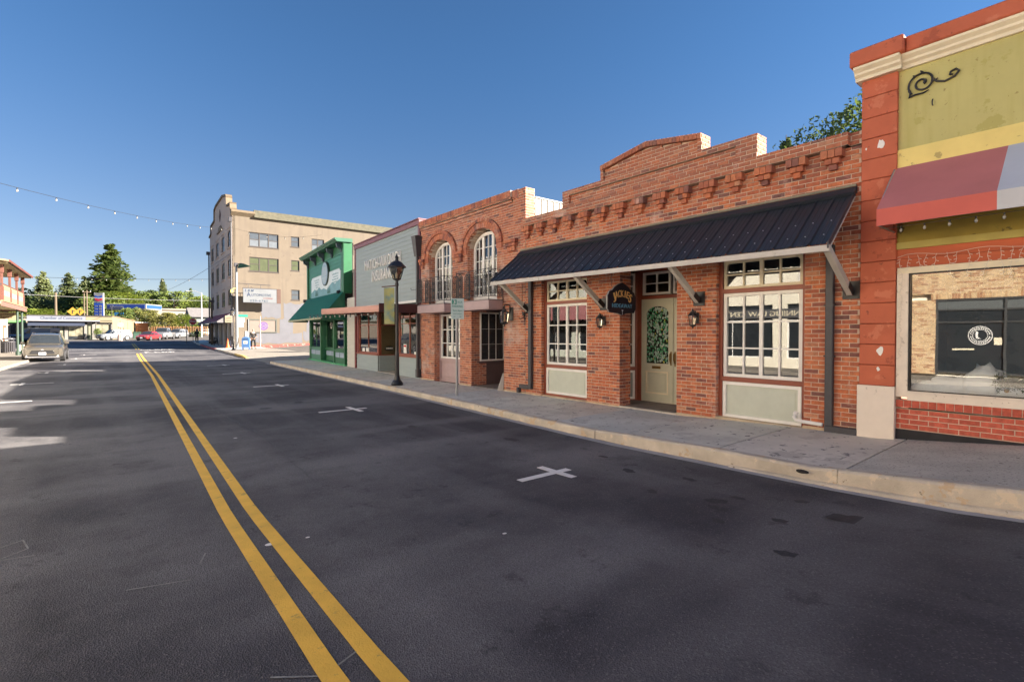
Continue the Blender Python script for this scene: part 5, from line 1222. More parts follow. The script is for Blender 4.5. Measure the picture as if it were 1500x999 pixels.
# street front
FW=[]
for i,(a,b) in enumerate(((.8,2.95),(5.2,7.5),(9.8,12.05),(14.3,16.5))):
    for z0,z1 in((4.45,6.1),(7.4,9.15),(10.35,12.0)): FW.append((a+.0,b+.0,z0,z1))
us=sorted(set([.3,17.8]+[a for a,*_ in FW]+[b for _,b,*_ in FW])); zs_=sorted(set([3.3,13.3]+[w_[2] for w_ in FW]+[w_[3] for w_ in FW]))
mb=MB(FH)
for a,b in zip(us,us[1:]):
    for c,d in zip(zs_,zs_[1:]):
        m1,m2=(a+b)/2,(c+d)/2
        if any(w_[0]<m1<w_[1] and w_[2]<m2<w_[3] for w_ in FW): continue
        mb.box(a,b,-.3,0,c,d)
mb.box(0,.3,-.3,0,3.3,13.3)
mb.build('front_wall',hshade,hotel)
for a,b,c,d in FW:
    mb=MB(FH); f=.08; mb.box(a,a+f,-.12,-.05,c,d);mb.box(b-f,b,-.12,-.05,c,d);mb.box(a+f,b-f,-.12,-.051,c,c+f);mb.box(a+f,b-f,-.12,-.051,d-f,d);mb.box((a+b)/2-.04,(a+b)/2+.04,-.12,-.052,c+f,d-f);mb.box(a+f,(a+b)/2-.04,-.11,-.06,(c+d)/2-.03,(c+d)/2+.03);mb.box((a+b)/2+.04,b-f,-.11,-.06,(c+d)/2-.03,(c+d)/2+.03); fr=mb.build('window',wfr,hotel)
    for q0,q1 in((c+f,(c+d)/2),((c+d)/2,d-f)): g=MB(FH); g.box(a+f,b-f,-.09,-.08,q0,q1); g.build('pane',gl_b,fr)
    g=MB(FH); g.box(a-.1,b+.1,-.02,.09,c-.12,c-.001); g.box(a-.05,b+.05,.0,.06,d+.25,d+.33); g.build('sill',hshade,fr)
# mission gable
gp=[(0,13.3),(0,13.95),(.9,13.95),(.95,14.1),(1.15,14.75),(1.2,14.95),(2.3,14.95),(2.35,15.2),(3.3,15.55),(3.4,16.1),(7.3,16.75),(11.7,16.75),(15.6,16.1),(15.7,15.5),(16.6,15.2),(16.7,14.95),(17.8,14.95),(18,14.1),(19.3,13.95),(19.3,13.3)]
gp=[(0,13.3),(0,13.7),(.3,13.75),(.35,14.35),(2.9,14.6),(2.95,15.5),(3.3,15.75),(6.0,16.25),(11.6,16.25),(12.9,16.0),(13.0,14.8),(16.2,14.7),(16.3,13.75),(17.8,13.6),(17.8,13.3)]
mb=MB(FH); mb.prism(gp,'y',-.35,.0); mb.build('gable',hshade,hotel)
mb=MB(FH)
for (a,b),(c,d) in zip(gp[1:-1],gp[2:-1]):
    mb.hexa([(a,-.45,b-.0),(c+.01,-.45,d),(c+.01,.14,d),(a,.14,b)],[(a-.1,-.45,b+.2),(c+.0,-.45,d+.2),(c+.0,.14,d+.2),(a-.1,.14,b+.2)])
mb.build('gable_coping',htrim,hotel)
mb=MB(FH); mb.prism([(7.7,14.7),(8.4,14.0),(9.1,14.7),(8.4,15.4)],'y',-.1,.03); mb.build('gable_vent',M('vent_brown',(.09,.04,.03),.8),hotel)
mb=MB(FH); mb.box(6.4,10.4,-.1,.12,12.9,13.05); mb.prism([(6.8,13.0),(10,13.0),(9.3,13.5),(7.5,13.5)],'y',0,.08); mb.build('gable_moulding',htrim,hotel)
# cornice return and shingled eave on the side
mb=MB(FH); mb.prism([(-.0,13.2),(-.35,13.55),(-.38,13.75),(.3,13.8),(.3,13.2)],'y',-2.0,0.1); mb.T=FH
mb.build('cornice_return',htrim,hotel)
shg=M('shingle',(.085,.08,.055),.9,.25,4,.6,40,patch=[((.12,.085,.05),-.2,4)])
for k in range(4):
    mb=MB(FH); z=13.22+.19*k; mb.hexa([(-.30+.06*k,-24,z),(.2,-24,z),(.2,-1.95,z),(-.30+.06*k,-1.95,z)],[(-.24+.06*k,-24,z+.2),(.2,-24,z+.2),(.2,-1.95,z+.2),(-.24+.06*k,-1.95,z+.2)]); mb.build('shingle_course',shg,hotel)
mb=MB(FH); mb.box(.0,.25,-24,-.1,13.2,13.22); mb.box(.2,17.8,-24,-.36,13.3,13.7); mb.build('roof',shg,hotel)
box_part(hotel,FH,'rear_wall',hst,.3,17.8,-24,-23.8,0,13.3); box_part(hotel,FH,'far_wall',hst,17.5,17.8,-24,-.3,0,13.3)
# pale painted patches and faded bands
for a,b,c,d in((-4.4,-2.6,3.3,4.9),(-6.9,-4.7,3.2,4.8),(-5.6,-4.3,1.6,3.2),(-8.5,-7.0,1.0,3.0),(-6.5,-1.0,.7,1.75),(-9.5,-6.6,.9,1.9)):
    rs=random.Random(int(a*10)); mb=MB(FH); n=10
    P=[(a+(b-a)*t/n+rs.uniform(-.05,.05),c+rs.uniform(-.12,.12)) for t in range(n+1)]+[(b+rs.uniform(-.1,.1),(c+d)/2)]+[(b-(b-a)*t/n+rs.uniform(-.05,.05),d+rs.uniform(-.12,.12)) for t in range(n+1)]
    o=-.004-.001*abs(a)*.3
    mb.add([(o,p,q) for p,q in P],[tuple(range(len(P)))]); mb.build('overpaint',pat,hotel)
# corner pipe
mb=MB(FH); mb.cyl((-.05,.1,.4),(-.05,.1,12.6),.06,.06,8); mb.bbox(-.18,.12,.02,.32,12.55,13.0,.02); tag(mb.build('downpipe',darkgrey),'tall dark downpipe at the near corner of the cream hotel','downpipe')
mb=MB(FH); mb.cyl((17.85,.12,.4),(17.85,.12,11.6),.08,.08,8); mb.bbox(17.65,18.05,.02,.4,11.5,11.9,.02); tag(mb.build('downpipe',darkgrey),'tall dark downpipe at the far corner of the cream hotel','downpipe')
# framed round sign and automotive sign
fs_=thing('framed_sign','grey framed tan panel with a round purple emblem on the hotel side wall','sign',FH@Matrix.Translation((0,-2.7,2.4)))
mb=MB(FH); a,b,c,d=-4.0,-1.35,1.72,3.1; f=.12
mb.box(-.08,-.005,a,a+f,c,d);mb.box(-.08,-.005,b-f,b,c,d);mb.box(-.08,-.005,a+f,b-f,c,c+f);mb.box(-.08,-.005,a+f,b-f,d-f,d); mb.build('frame',M('grey_green_frame',(.07,.075,.065),.6),fs_)
mb=MB(FH); mb.box(-.04,-.03,a+f,b-f,c+f,d-f); mb.build('panel',M('tan_panel',(.17,.135,.115),.7,.06,2),fs_)
for r,y,m_ in((.42,-.045,M('purple',(.10,.04,.18),.6)),(.30,-.05,M('dull_white',(.20,.19,.20),.7)),(.25,-.055,M('purple',(.1,.04,.18)))):
    mb=MB(FH); n=24; mb.add([(y,-2.75+r*math.cos(2*PI*i/n),2.42+r*math.sin(2*PI*i/n)) for i in range(n)],[tuple(range(n))]); mb.build('emblem',m_,fs_)
mb=MB(FH); mb.box(-.062,-.058,-3.2,-2.3,2.34,2.5); mb.build('emblem_band',M('dull_white',(.2,.19,.2)),fs_)
mb=MB(FH)
for i in range(8): mb.box(-.066,-.063,-3.12+.1*i,-3.05+.1*i,2.37,2.47)
mb.build('emblem_print',M('purple',(.1,.04,.18)),fs_)
# automotive sign: a box standing off a pole in front of the wall
FS2=FH@Matrix.Translation((-1.2,0,0))
au=thing('automotive_sign','white hanging sign reading L and M Automotive with phone number beside the hotel','sign',FS2@Matrix.Translation((0,-2,5)))
mb=MB(FS2); mb.bbox(-.08,.08,-3.75,-.72,4.68,6.05,.02); mb.build('box',M('sign_board_pale',(.14,.152,.165),.6,.12,1.5,patch=[((.13,.14,.165),0,1.5)]),au)
mb=MB(FS2); mb.box(-.09,.09,-4.12,-3.755,4.66,6.10); mb.build('end_cap',M('sign_brown',(.08,.04,.03),.6),au)
mb=MB(FS2); mb.tube([(0,-.2,6.5),(0,-3.2,6.45)],.03,6); mb.tube([(0,-1.2,6.49),(0,-1.2,6.05)],.02,5);mb.tube([(0,-2.3,6.46),(0,-2.3,6.05)],.02,5); mb.box(-.09,.09,-4.0,-.7,6.052,6.1); mb.build('bracket',darkgrey,au)
sb=M('sign_blue_text',(.018,.035,.075),.6); sr=M('sign_red_text',(.20,.05,.04),.6)
text('L & M',sb,au,face_T(FS2,-.09,-1.28,5.85,'near'),.8,.22,.003,'lettering',bold=.02,shear=.3)
text('A',sb,au,face_T(FS2,-.09,-1.22,5.47,'near'),.34,.42,.003,'lettering',bold=.01)
text('UTOMOTIVE',sb,au,face_T(FS2,-.09,-2.35,5.44,'near'),1.75,.25,.003,'lettering')
text('& TOWING',sr,au,face_T(FS2,-.09,-2.95,5.14,'near'),.85,.12,.003,'lettering')
text('223-6761',sb,au,face_T(FS2,-.09,-2.1,4.87,'near'),1.55,.2,.003,'lettering',bold=.01,sp=1.2)
# hotel shopfront under a red awning
ra=thing('red_awning','faded dark red awning over the ground floor front of the hotel','awning',FH@Matrix.Translation((0,0,3)))
rsm=M('awning_red',(.22,.03,.04),.7,.1,2); 
for i in range(8):
    a=.0+2.4*i;b=a+2.4; mb=MB(FH); mb.add([(a,.02,3.75),(b,.02,3.75),(b,1.35,2.85),(a,1.35,2.85)],[(0,1,2,3)]); mb.build('fabric_panel',rsm,ra)
mb=MB(FH); mb.prism([(.02,3.75),(1.35,2.85),(1.35,2.72),(.02,2.72)],'x',-.02,0); mb.build('end_panel',M('awning_end',(.14,.135,.14),.7),ra)
mb=MB(FH); mb.box(0,19.2,1.33,1.36,2.72,2.85); mb.build('front_rail',M('awning_end',(.4,.4,.4)),ra)
mb=MB(FH); mb.box(.3,19,-.3,-.05,2.75,3.3)
for a,b in((.0,.5),(3.2,3.7),(6.5,7.1),(10,10.8),(14,14.6),(18.4,19)): mb.box(a,b,-.4,0,.1,2.75)
mb.box(.5,3.2,-.3,-.02,.1,.95); mb.build('shopfront_wall',M('pale_stucco',(.5,.48,.45),.8,.05,2),hotel)
for a,b in((.5,3.2),(3.7,6.5),(7.1,10),(10.8,14),(14.6,18.4)):
    mb=MB(FH); mb.box(a,b,-.25,-.2,.2 if a>3 else .95,2.75); mb.build('shop_window',dglass,hotel)
for b0 in(2.95,):
    mb=MB(FH); mb.box(.0,.02,-24,-.3,0,.1)
kb=MB(FH); kb.hexa([(-.55,-17,.5),(-.3,-17,.5),(-.3,-1.2,0),(-.55,-1.2,0)],[(-.55,-17,.98),(-.3,-17,.98),(-.3,-1.2,.42),(-.55,-1.2,.42)]); kb.build('red_kerb',rkerb,sw2)
# ================================================================ LEFT SIDE OF THE STREET
def left_frame(y1,x=-6.6): return line_frame(x,y1,x,y1-10)
tanst=M('cream_stucco',(.80,.74,.60),.85,.06,1.5,.2,30); bw=M('buff_mortar',(.45,.38,.27),.9)
# buff brick shop with dark storefront (mirrored in the shop window at right)
FL=left_frame(5.4)
l1=thing('buff_brick_shop','buff brick shop with dark metal storefront, mirrored in the right shop window','building',FL)
z0=interp(SP,1)
Wl=Wall(l1,FL,bricky_m); opl=[rect_op(.75,9.4,0,2.92)]
Wl.face(0,12,.2,2.92,0,opl,depth=.2); Wl.row(.6,9.6,2.925,.2,.0,w=.075,depth=.2); Wl.face(0,12,3.125,6.2,0,depth=.2); Wl.build(0)
gm=M('grey_panel_metal',(.10,.11,.11),.5,.05,3); fm=M('anodised',(.06,.06,.06),.4)
mb=MB(FL)
for u in(.75,2.55,4.35,4.45,5.45,5.55,7.5,9.35): mb.box(u,u+.06,-.15,-.02,.2,2.9)
for z in(.28,2.05,2.5,2.86): mb.box(.75,9.4,-.14,-.03,z,z+.06)
mb.build('storefront_frame',fm,l1)
mb=MB(FL); mb.box(.75,9.4,-.12,-.08,2.5,2.88); mb.build('transom_panel',gm,l1)
mb=MB(FL); mb.box(.75,9.4,-.10,-.09,.3,2.5); mb.build('pane',dglass,l1)
mb=MB(FL)
for r0,r1 in((.30,.325),(.19,.205)):
    n=28
    for i in range(n):
        a=2*PI*i/n;b=2*PI*(i+1)/n; c=(1.95,1.62)
        mb.quad((c[0]+r0*math.cos(a),-.085,c[1]+r0*math.sin(a)),(c[0]+r1*math.cos(a),-.085,c[1]+r1*math.sin(a)),(c[0]+r1*math.cos(b),-.085,c[1]+r1*math.sin(b)),(c[0]+r0*math.cos(b),-.085,c[1]+r0*math.sin(b)))
n=26
for i in range(n):
    a=2*PI*i/n
    if i%13==0: continue
    mb.box(1.95+.25*math.cos(a)-.016,1.95+.25*math.cos(a)+.016,-.086,-.084,1.62+.25*math.sin(a)-.025,1.62+.25*math.sin(a)+.025)
mb.build('window_emblem',white,l1)
text('J',white,l1,face_T(FL,1.9,-.085,1.62),.13,.25,.002,'letter',bold=.01)
mb=MB(FL); mb.box(2.5,2.3,-.086,-.084,1.3,1.55); mb.box(1.2,1.8,-.086,-.084,1.1,1.16); mb.box(3.3,3.7,-.086,-.084,1.2,1.55); mb.build('window_notice',cream,l1)
box_part(l1,FL,'building_body',tanst,0,12,-12,-.21,.1,5.2)
def plain_shop(y0,y1,h,name,label,m,band=None,bandm=None,txt=None,awn=None):  # wall heights and pale tones raised to bounce sunlight across the street
    F=left_frame(y1); L=y1-y0; t=thing(name,label,'building',F)
    k=[(0,.6)]; n=max(2,int(L/3.2)); w_=(L-.6)/n
    mb=MB(F); mb.box(0,L,-12,-.25,0,h-.3)
    for i in range(n+1): mb.box(w_*i,w_*i+.6,-.25,0,0,3)
    mb.box(0,L,-.25,0,3,h); mb.box(0,L,-.24,-.02,0,.55); mb.build('wall',m,t)
    mb=MB(F); mb.box(0,L,-.25,.12,h,h+.15); mb.build('cornice',white,t)
    for i in range(n):
        a=w_*i+.6;b=w_*(i+1)
        window(t,F,a,b,.55,2.3,-.1,2,1,white,dglass,name='shop_window'); mb=MB(F); mb.box(a,b,-.2,-.1,2.3,3); mb.build('transom',dglass,t)
    if h>5.5:
        for i in range(n): a=w_*i+1.1; window(t,F,a,a+1.1,3.7,5.0,.03,1,2,white,dglass,name='upper_window')
    if band: mb=MB(F); mb.box(.1,L-.1,.0,.06,*band); mb.build('sign_band',bandm,t)
    if txt: text(txt,cream,t,face_T(F,L/2,.07,(band[0]+band[1])/2),L*.62,.24,.01,'lettering')
    if awn: 
        mb=MB(F); mb.add([(0,.02,3.5),(L,.02,3.5),(L,1.4,2.8),(0,1.4,2.8)],[(0,1,2,3)]); mb.box(0,L,1.38,1.41,2.5,2.8); mb.build('awning_fabric',awn,t)
plain_shop(5.4,15,7.6,'law_office','cream office with a dark sign band reading Estate Planning Law Center across the street',tanst,(2.38,2.8),M('band_grey',(.08,.08,.085),.6),'ESTATE PLANNING LAW CENTER')
plain_shop(15,27,7.2,'pink_awning_shop','pale green shop with pink awning across the street',M('mint_stucco',(.72,.76,.64),.8),awn=M('pink_fabric',(.50,.20,.20),.8))
plain_shop(-22,-6.6,7.6,'white_shop','white stucco shop at the near end across the street',M('white_stucco2',(.8,.77,.7),.8))
plain_shop(27,40.5,7.6,'cream_shop','tall cream shop across the street next to the balconied building',M('pale_cream',(.80,.75,.64),.8))
# balconied building
FD=line_frame(-5.75,58,-6.0,41.5)
bb=thing('balcony_building','white building with rust posted upper veranda at the left edge','building',FD)
LB=16.5
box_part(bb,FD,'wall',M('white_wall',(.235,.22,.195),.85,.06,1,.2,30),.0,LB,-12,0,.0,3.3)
box_part(bb,FD,'upper_wall',M('cream_wall',(.55,.48,.33),.8,.06,2),4,LB,-12,-.6,3.6,5.7)
w1=MB(FD); w1.box(1.2,2.4,.0,.04,.9,2.3); w1.build('notice_board',M('rust_frame',(.25,.09,.05),.6),bb)
mb=MB(FD); mb.box(1.35,2.2,.04,.06,1.1,2.1); mb.build('notice',M('paper_tan',(.5,.4,.33),.8),bb)
rp=M('rust_post',(.115,.04,.028),.6,.12,3); crp=M('cream_panel',(.235,.195,.115),.7,.05,3); bgl=M('blue_green_panel',(.16,.22,.24),.35,.1,2)
# veranda: deck at 3.3-3.6, projecting 1.5 m
V=1.62
mb=MB(FD); mb.box(5.8,LB,-.0,V,3.40,3.56); mb.build('veranda_deck',M('deck_under',(.42,.34,.17),.7),bb)
mb=MB(FD); mb.box(5.7,LB,V,V+.06,3.28,3.56); mb.box(5.7,5.76,.0,V,3.28,3.56); mb.build('deck_fascia',M('pink_fascia2',(.20,.10,.08),.6),bb)
mb=MB(FD); mb.box(5.6,LB,V-.02,V+.1,3.562,3.62); mb.build('deck_edge',crp,bb)
pu=[6.1+3.05*i for i in range(4)]
for u in pu:
    mb=MB(FD); mb.bbox(u-.09,u+.09,V-.2,V-.02,3.6,4.5,.01); mb.bbox(u-.06,u+.06,V-.17,V-.05,4.5,5.3,.01); mb.bbox(u-.10,u+.10,V-.21,V-.01,5.3,5.85,.01); mb.build('veranda_post',rp,bb)
for a,b in zip(pu,pu[1:]):
    mb=MB(FD); mb.box(a+.09,b-.09,V-.14,V-.08,3.70,3.98); mb.box(a+.09,b-.09,V-.14,V-.08,4.32,4.62); mb.build('railing_panel',crp,bb)
    mb=MB(FD); mb.box(a+.09,b-.09,V-.13,V-.09,3.98,4.32); mb.build('railing_glass',bgl,bb)
    mb=MB(FD); mb.box(a+.09,b-.09,V-.16,V-.06,4.62,4.68); mb.build('handrail',rp,bb)
mb=MB(FD); 
for k in range(12): mb.box(pu[-1]+.05,pu[-1]+.08,V-.2-.13*k-.02,V-.2-.13*k,3.6,4.6)
mb.box(pu[-1]+.03,pu[-1]+.1,.0,V-.1,4.6,4.66); mb.build('end_railing',darkgrey,bb)
mb=MB(FD); mb.hexa([(5.4,-1,6.15),(LB+.2,-1,6.15),(LB+.2,V+.35,5.86),(5.4,V+.35,5.86)],[(5.4,-1,6.25),(LB+.2,-1,6.25),(LB+.2,V+.35,5.95),(5.4,V+.35,5.95)]); mb.build('veranda_roof',M('roof_tin',(.30,.20,.12),.6),bb)
mb=MB(FD); mb.box(5.4,LB,V+.35,V+.4,5.84,5.97); mb.box(5.35,5.4,-1,V+.4,5.84,5.97); mb.build('roof_trim',M('dark_red_trim',(.13,.04,.03),.6),bb)
mb=MB(FD); mb.box(5.5,LB,-.5,V+.3,5.79,5.82); mb.build('veranda_ceiling',crp,bb)
gp_=M('dark_green_post',(.02,.045,.03),.5)
for u in (6.3,8.6):
    mb=MB(FD); mb.cyl((u,V-.15,.1),(u,V-.15,3.4),.07,.07,8); mb.lathe([(.13,0),(.13,.25),(.07,.35)],(u,V-.15,.12),8); mb.build('lower_post',gp_,bb)
ms=thing('mortgage_sign','cream hanging sign reading Homestead Mortgage under the veranda','sign',FD@Matrix.Translation((6.2,.5,3)))
mb=MB(FD); mb.box(6.25,6.32,-.3,1.15,2.72,3.22); mb.build('board',M('sign_cream',(.26,.215,.12),.6),ms)
# the reader looks away down the street: from the camera side (towards +u side here is the near side)
Tn=FD@Matrix(((0,0,1,6.33),(1,0,0,.42),(0,1,0,3.07),(0,0,0,1)))
text('Homestead',M('sign_brown2',(.10,.05,.03),.6),ms,Tn,1.25,.15,.003,'lettering',bold=.015)
text('Mortgage',M('sign_brown2',(.1,.05,.03)),ms,Tn@Matrix.Translation((0,-.21,0)),1.1,.19,.003,'lettering',bold=.015)
tc_=thing('trash_can','grey slatted litter bin on the left pavement by the white wall','litter bin',Matrix.Translation((-5.35,54.4,.14)))
mb=MB(); n=18
for i in range(n):
    a=2*PI*i/n; c,s=math.cos(a),math.sin(a); mb.box(-5.35+.33*c-.03,-5.35+.33*c+.03,54.4+.33*s-.03,54.4+.33*s+.03,.2,1.0)
mb.build('slats',darkgrey,tc_,kind='stuff')
mb=MB(); mb.lathe([(.33,.08),(.34,.1),(.34,.16),(.30,.18)],(-5.35,54.4,.1),16); mb.lathe([(.29,.1),(.29,.85)],(-5.35,54.4,.1),16); mb.build('liner',M('liner',(.15,.13,.11),.7),tc_)
mb=MB(); mb.lathe([(.35,.9),(.36,.93),(.36,.98),(.3,1.0)],(-5.35,54.4,.1),16); mb.cyl((-5.6,54.4,1.05),(-5.6,54.4,1.28),.03,.03,6);mb.cyl((-5.1,54.4,1.05),(-5.1,54.4,1.28),.03,.03,6); mb.lathe([(.37,1.22),(.36,1.3),(.1,1.36)],(-5.35,54.4,.0),16); mb.build('lid',darkgrey,tc_)
mb=MB(); mb.bbox(-5.1,-4.7,57.5,58.3,.1,.75,.05); tag(mb.build('planter_box',tanst),'low tan block at the corner beyond the litter bin','planter')
# ================================================================ FAR SIDE OF THE JUNCTION
FC=line_frame(1.75,108,-8.4,108)            # local x runs to -X; outward = towards the camera
ch=thing('chamber_building','long low pale commerce building with blue sign fascia and dark canvas awning','building',FC@Matrix.Translation((0,0,.7)))
chw=M('pale_yellow_stucco',(.20,.165,.105),.85,.05,1,.2,20); chg=M('pale_grey_stucco',(.19,.18,.165),.8,.05,1)
gz=.62
mb=MB(FC)
for a,b in((-.02,.3),(2.2,2.6),(3.25,3.6),(5.6,6.0),(6.9,7.3),(9.0,9.4),(9.9,10.3)): mb.box(a,b,-.3,0,gz,3.6)
mb.box(-.02,2.2,-.3,0,gz,1.6) ; mb.box(-.02,10.3,-.3,0,3.2,3.7); mb.build('front_wall',chg,ch)
mb=MB(FC); mb.box(-.02,10.3,-.25,-.2,gz,3.3); mb.build('shop_glass',dglass,ch)
for a,b,c in((.45,2.1,1.75),(3.7,5.5,1.2),(7.4,8.9,1.5)):
    mb=MB(FC); mb.box(a,b,-.2,-.17,c,3.1); mb.box((a+b)/2-.03,(a+b)/2+.03,-.17,-.14,c,3.1); mb.build('display_window',M('bright_glass',(.20,.19,.135),.15,.5,1.3,spec=1),ch)
for a,b in((2.68,3.2),(6.1,6.85)):
    mb=MB(FC); mb.box(a,b,-.19,-.1,gz,3.0); d=mb.build('door',M('door_dark',(.04,.05,.035),.4),ch); mb=MB(FC); mb.box(a+.14,b-.14,-.1,-.08,1.3,2.8); mb.build('pane',M('bright_glass',(.5,.4,.3)),d)
mb=MB(FC); mb.bbox(3.4,10.35,.0,.25,3.75,4.45,.01); sb_=mb.build('sign_fascia',M('sign_fascia_blue',(.155,.165,.20),.6,.05,1),ch)
mb=MB(FC); mb.bbox(-.02,3.38,.0,.2,3.75,4.45,.01); mb.build('fascia',chw,ch)
mb=MB(FC); mb.box(-.05,10.4,-.3,.35,4.46,4.56); mb.build('roof_edge',M('roof_edge_dark',(.05,.045,.04),.7),ch)
mb=MB(FC); mb.box(1.6,10.4,.0,.9,3.60,3.72); mb.build('canopy_edge',M('canopy_grey',(.36,.35,.38),.6),ch)
mb=MB(FC); mb.box(-.02,1.6,.0,.35,3.45,3.68); mb.build('fascia_lower',chw,ch)
text('Chamber of Commerce',sb,sb_,face_T(FC,6.3,.26,4.1),5.0,.42,.01,'lettering')
mb=MB(FC); mb.add([(3.5,.0,3.55),(10.2,.0,3.55),(10.2,1.1,3.0),(3.5,1.1,3.0),(3.5,1.1,2.85),(10.2,1.1,2.85)],[(0,1,2,3),(3,2,5,4)]); mb.add([(3.5,0,3.55),(3.5,1.1,3.0),(3.5,1.1,2.85),(3.5,0,2.85)],[(0,1,2,3)]); mb.build('canvas_awning',M('navy_canvas',(.03,.04,.07),.8),ch)
mb=MB(); mb.add([(1.76,108,gz),(5.5,125,.9),(5.5,125,4.05),(1.76,108,4.46),(1.5,108.2,gz),(5.2,125,.9),(5.2,125,4.05),(1.5,108.2,4.46)],[(0,1,2,3),(7,6,5,4),(3,2,6,7)]); mb.build('side_wall',chw,ch)
mb=MB(); mb.add([(1.6,108.2,4.40),(5.5,125,4.0),(-6,125,4.0),(-8.4,108.2,4.4)],[(0,1,2,3)]); mb.build('roof',shg,ch)
mb=MB(); mb.add([(1.82,108,4.44),(5.62,125.1,4.02),(5.62,125.1,4.2),(1.82,108,4.58)],[(0,1,2,3)]); mb.add([(1.5,108,4.58),(1.82,108,4.58),(5.62,125.1,4.2),(5.2,125.1,4.2)],[(0,1,2,3)]); mb.build('verge_board',M('verge_brown',(.20,.13,.08),.7),ch)
mb=MB(); 
for a,b,c in((.25,2.6,.3),(.45,2.2,.5),(.6,1.6,.7),(.3,3.4,.4)):
    x=1.8+3.7*a;y=108+17*a; mb.box(x,x+.1,y-.25,y+.25,b,b+.45)
mb.build('wall_fitting',M('verge_brown',(.2,.13,.08)),ch)
mb=MB(); mb.cyl((1.7,107.85,gz),(1.7,107.85,6.2),.04,.04,6); mb.tube([(1.7,107.85,3.6),(1.5,107.7,3.4)],.03,5); tag(mb.build('conduit_mast',darkgrey),'thin grey mast at the corner of the pale yellow end wall','mast')
# grey steel fence and planting next to it
of=thing('orange_shed','small orange shed behind the pale yellow wall','shed',Matrix.Translation((6,124,1)))
mb=MB(); mb.box(5.6,7.6,124,126,1,3.7); mb.build('wall',M('orange_wall',(.30,.12,.05),.8,.1,2),of)
mb=MB(); mb.box(5.5,7.7,123.8,126.2,3.7,3.85); mb.build('roof',white,of)
mb=MB(); mb.bbox(4.75,5.9,113.5,114.6,.7,1.8,.05); mb.bbox(4.7,5.95,113.4,114.7,1.8,1.92,.03); tag(mb.build('dumpster',M('dumpster_green',(.02,.06,.04),.6)),'dark green dumpster at the end of the yellow wall','dumpster')
pf=thing('picket_fence','long orange timber fence behind the parked cars','fence',Matrix.Translation((8,120,2)))
om=M('fence_orange',(.28,.14,.06),.8,.15,1)
for i in range(34): 
    x=7.8+.26*i; y=120-.2*i*.26*3; mb=MB(); mb.box(x,x+.20,y,y+.04,1.3,2.95+.05*(i%2)); mb.build('picket',om,pf)
mb=MB(); mb.tube([(7.8,120.1,2.6),(16.6,114.9,2.6)],.05,4); mb.build('rail',om,pf)
# petrol station
def atp(x,y): return x,y
FP=line_frame(8.6,146,1.4,151)
gc=thing('fuel_canopy','white and blue petrol station canopy lettered Chevron above blue pump headers','canopy',FP@Matrix.Translation((0,0,2)))
cb_=M('fuel_blue',(.015,.06,.33),.4,.05,2); cw=M('fuel_white',(.22,.225,.235),.5,.04,2); cr_=M('fuel_red',(.50,.03,.05),.4)
mb=MB(FP); mb.bbox(0,8.8,-6,0,7.15,8.5,.05); mb.build('canopy_body',cw,gc)
mb=MB(FP); mb.box(.3,8.5,.0,.06,7.5,8.3); mb.box(-.06,0,-5.8,-.2,7.5,8.3); mb.build('blue_band',cb_,gc)
text('Chevron',cw,gc,face_T(FP,6.5,.08,7.88),2.9,.62,.02,'lettering',bold=.01)
mb=MB(FP)
for u in(2.2,6.2): mb.bbox(u-.25,u+.25,-3.2,-2.7,1.6,7.15,.03)
mb.build('column',cw,gc)
hb=M('header_blue',(.03,.20,.45),.4,.1,1)
for u,n_ in((2.0,0),(5.6,1)):
    mb=MB(FP); mb.bbox(u-1.0,u+1.0,.5,.7,5.5,6.45,.04); tag(mb.build('pump_header',hb),'bright blue pump header sign under the petrol canopy, %s one'%('right' if n_==0 else 'left'),'sign','pump headers')
    mb=MB(FP); mb.bbox(u-.4,u+.4,.2,1.0,1.7,5.5,.05); tag(mb.build('fuel_pump',cw),'white fuel pump column under the blue header, %s one'%('right' if n_==0 else 'left'),'fuel pump','fuel pumps')
ps=thing('price_sign','tall blue and white petrol price sign with red and blue chevrons','sign',Matrix.Translation((0,142,1.5)))
FQ=line_frame(.85,141.2,-.85,142.2)
mb=MB(FQ); mb.cyl((.1,-.2,1.2),(.1,-.2,10.4),.12,.12,8); mb.cyl((1.87,-.2,1.2),(1.87,-.2,10.4),.12,.12,8); mb.build('pole',cw,ps)
mb=MB(FQ); mb.bbox(.1,1.87,-.35,0,8.3,10.35,.03); mb.build('logo_panel',cw,ps)
mb=MB(FQ); mb.bbox(.1,1.87,-.33,.0,5.4,8.2,.03); pn=mb.build('price_panel',cb_,ps)
mb=MB(FQ); mb.box(.25,1.72,.0,.03,4.9,5.35); mb.build('price_panel',M('price_teal',(.03,.2,.25),.5),ps)
for k,(m_,z) in enumerate(((cb_,9.55),(cr_,8.95))):
    mb=MB(FQ); 
    mb.prism([(.3,z+.30),(.3,z-.12),(.98,z-.38),(1.67,z-.12),(1.67,z+.30),(.98,z+.04)],'y',.0,.05); mb.build('chevron_mark',m_,ps)
mb=MB(FQ)
for i in range(4):
    for j in range(3): mb.box(.4+.18*j,.52+.18*j,.0,.03,7.75-.62*i-.4,7.75-.62*i)
    mb.box(1.15,1.7,.0,.03,7.7-.62*i-.25,7.7-.62*i-.1)
mb.build('price_digits',cw,ps)
ym=M('sign_yellow',(.30,.16,.015),.5,.05,2)
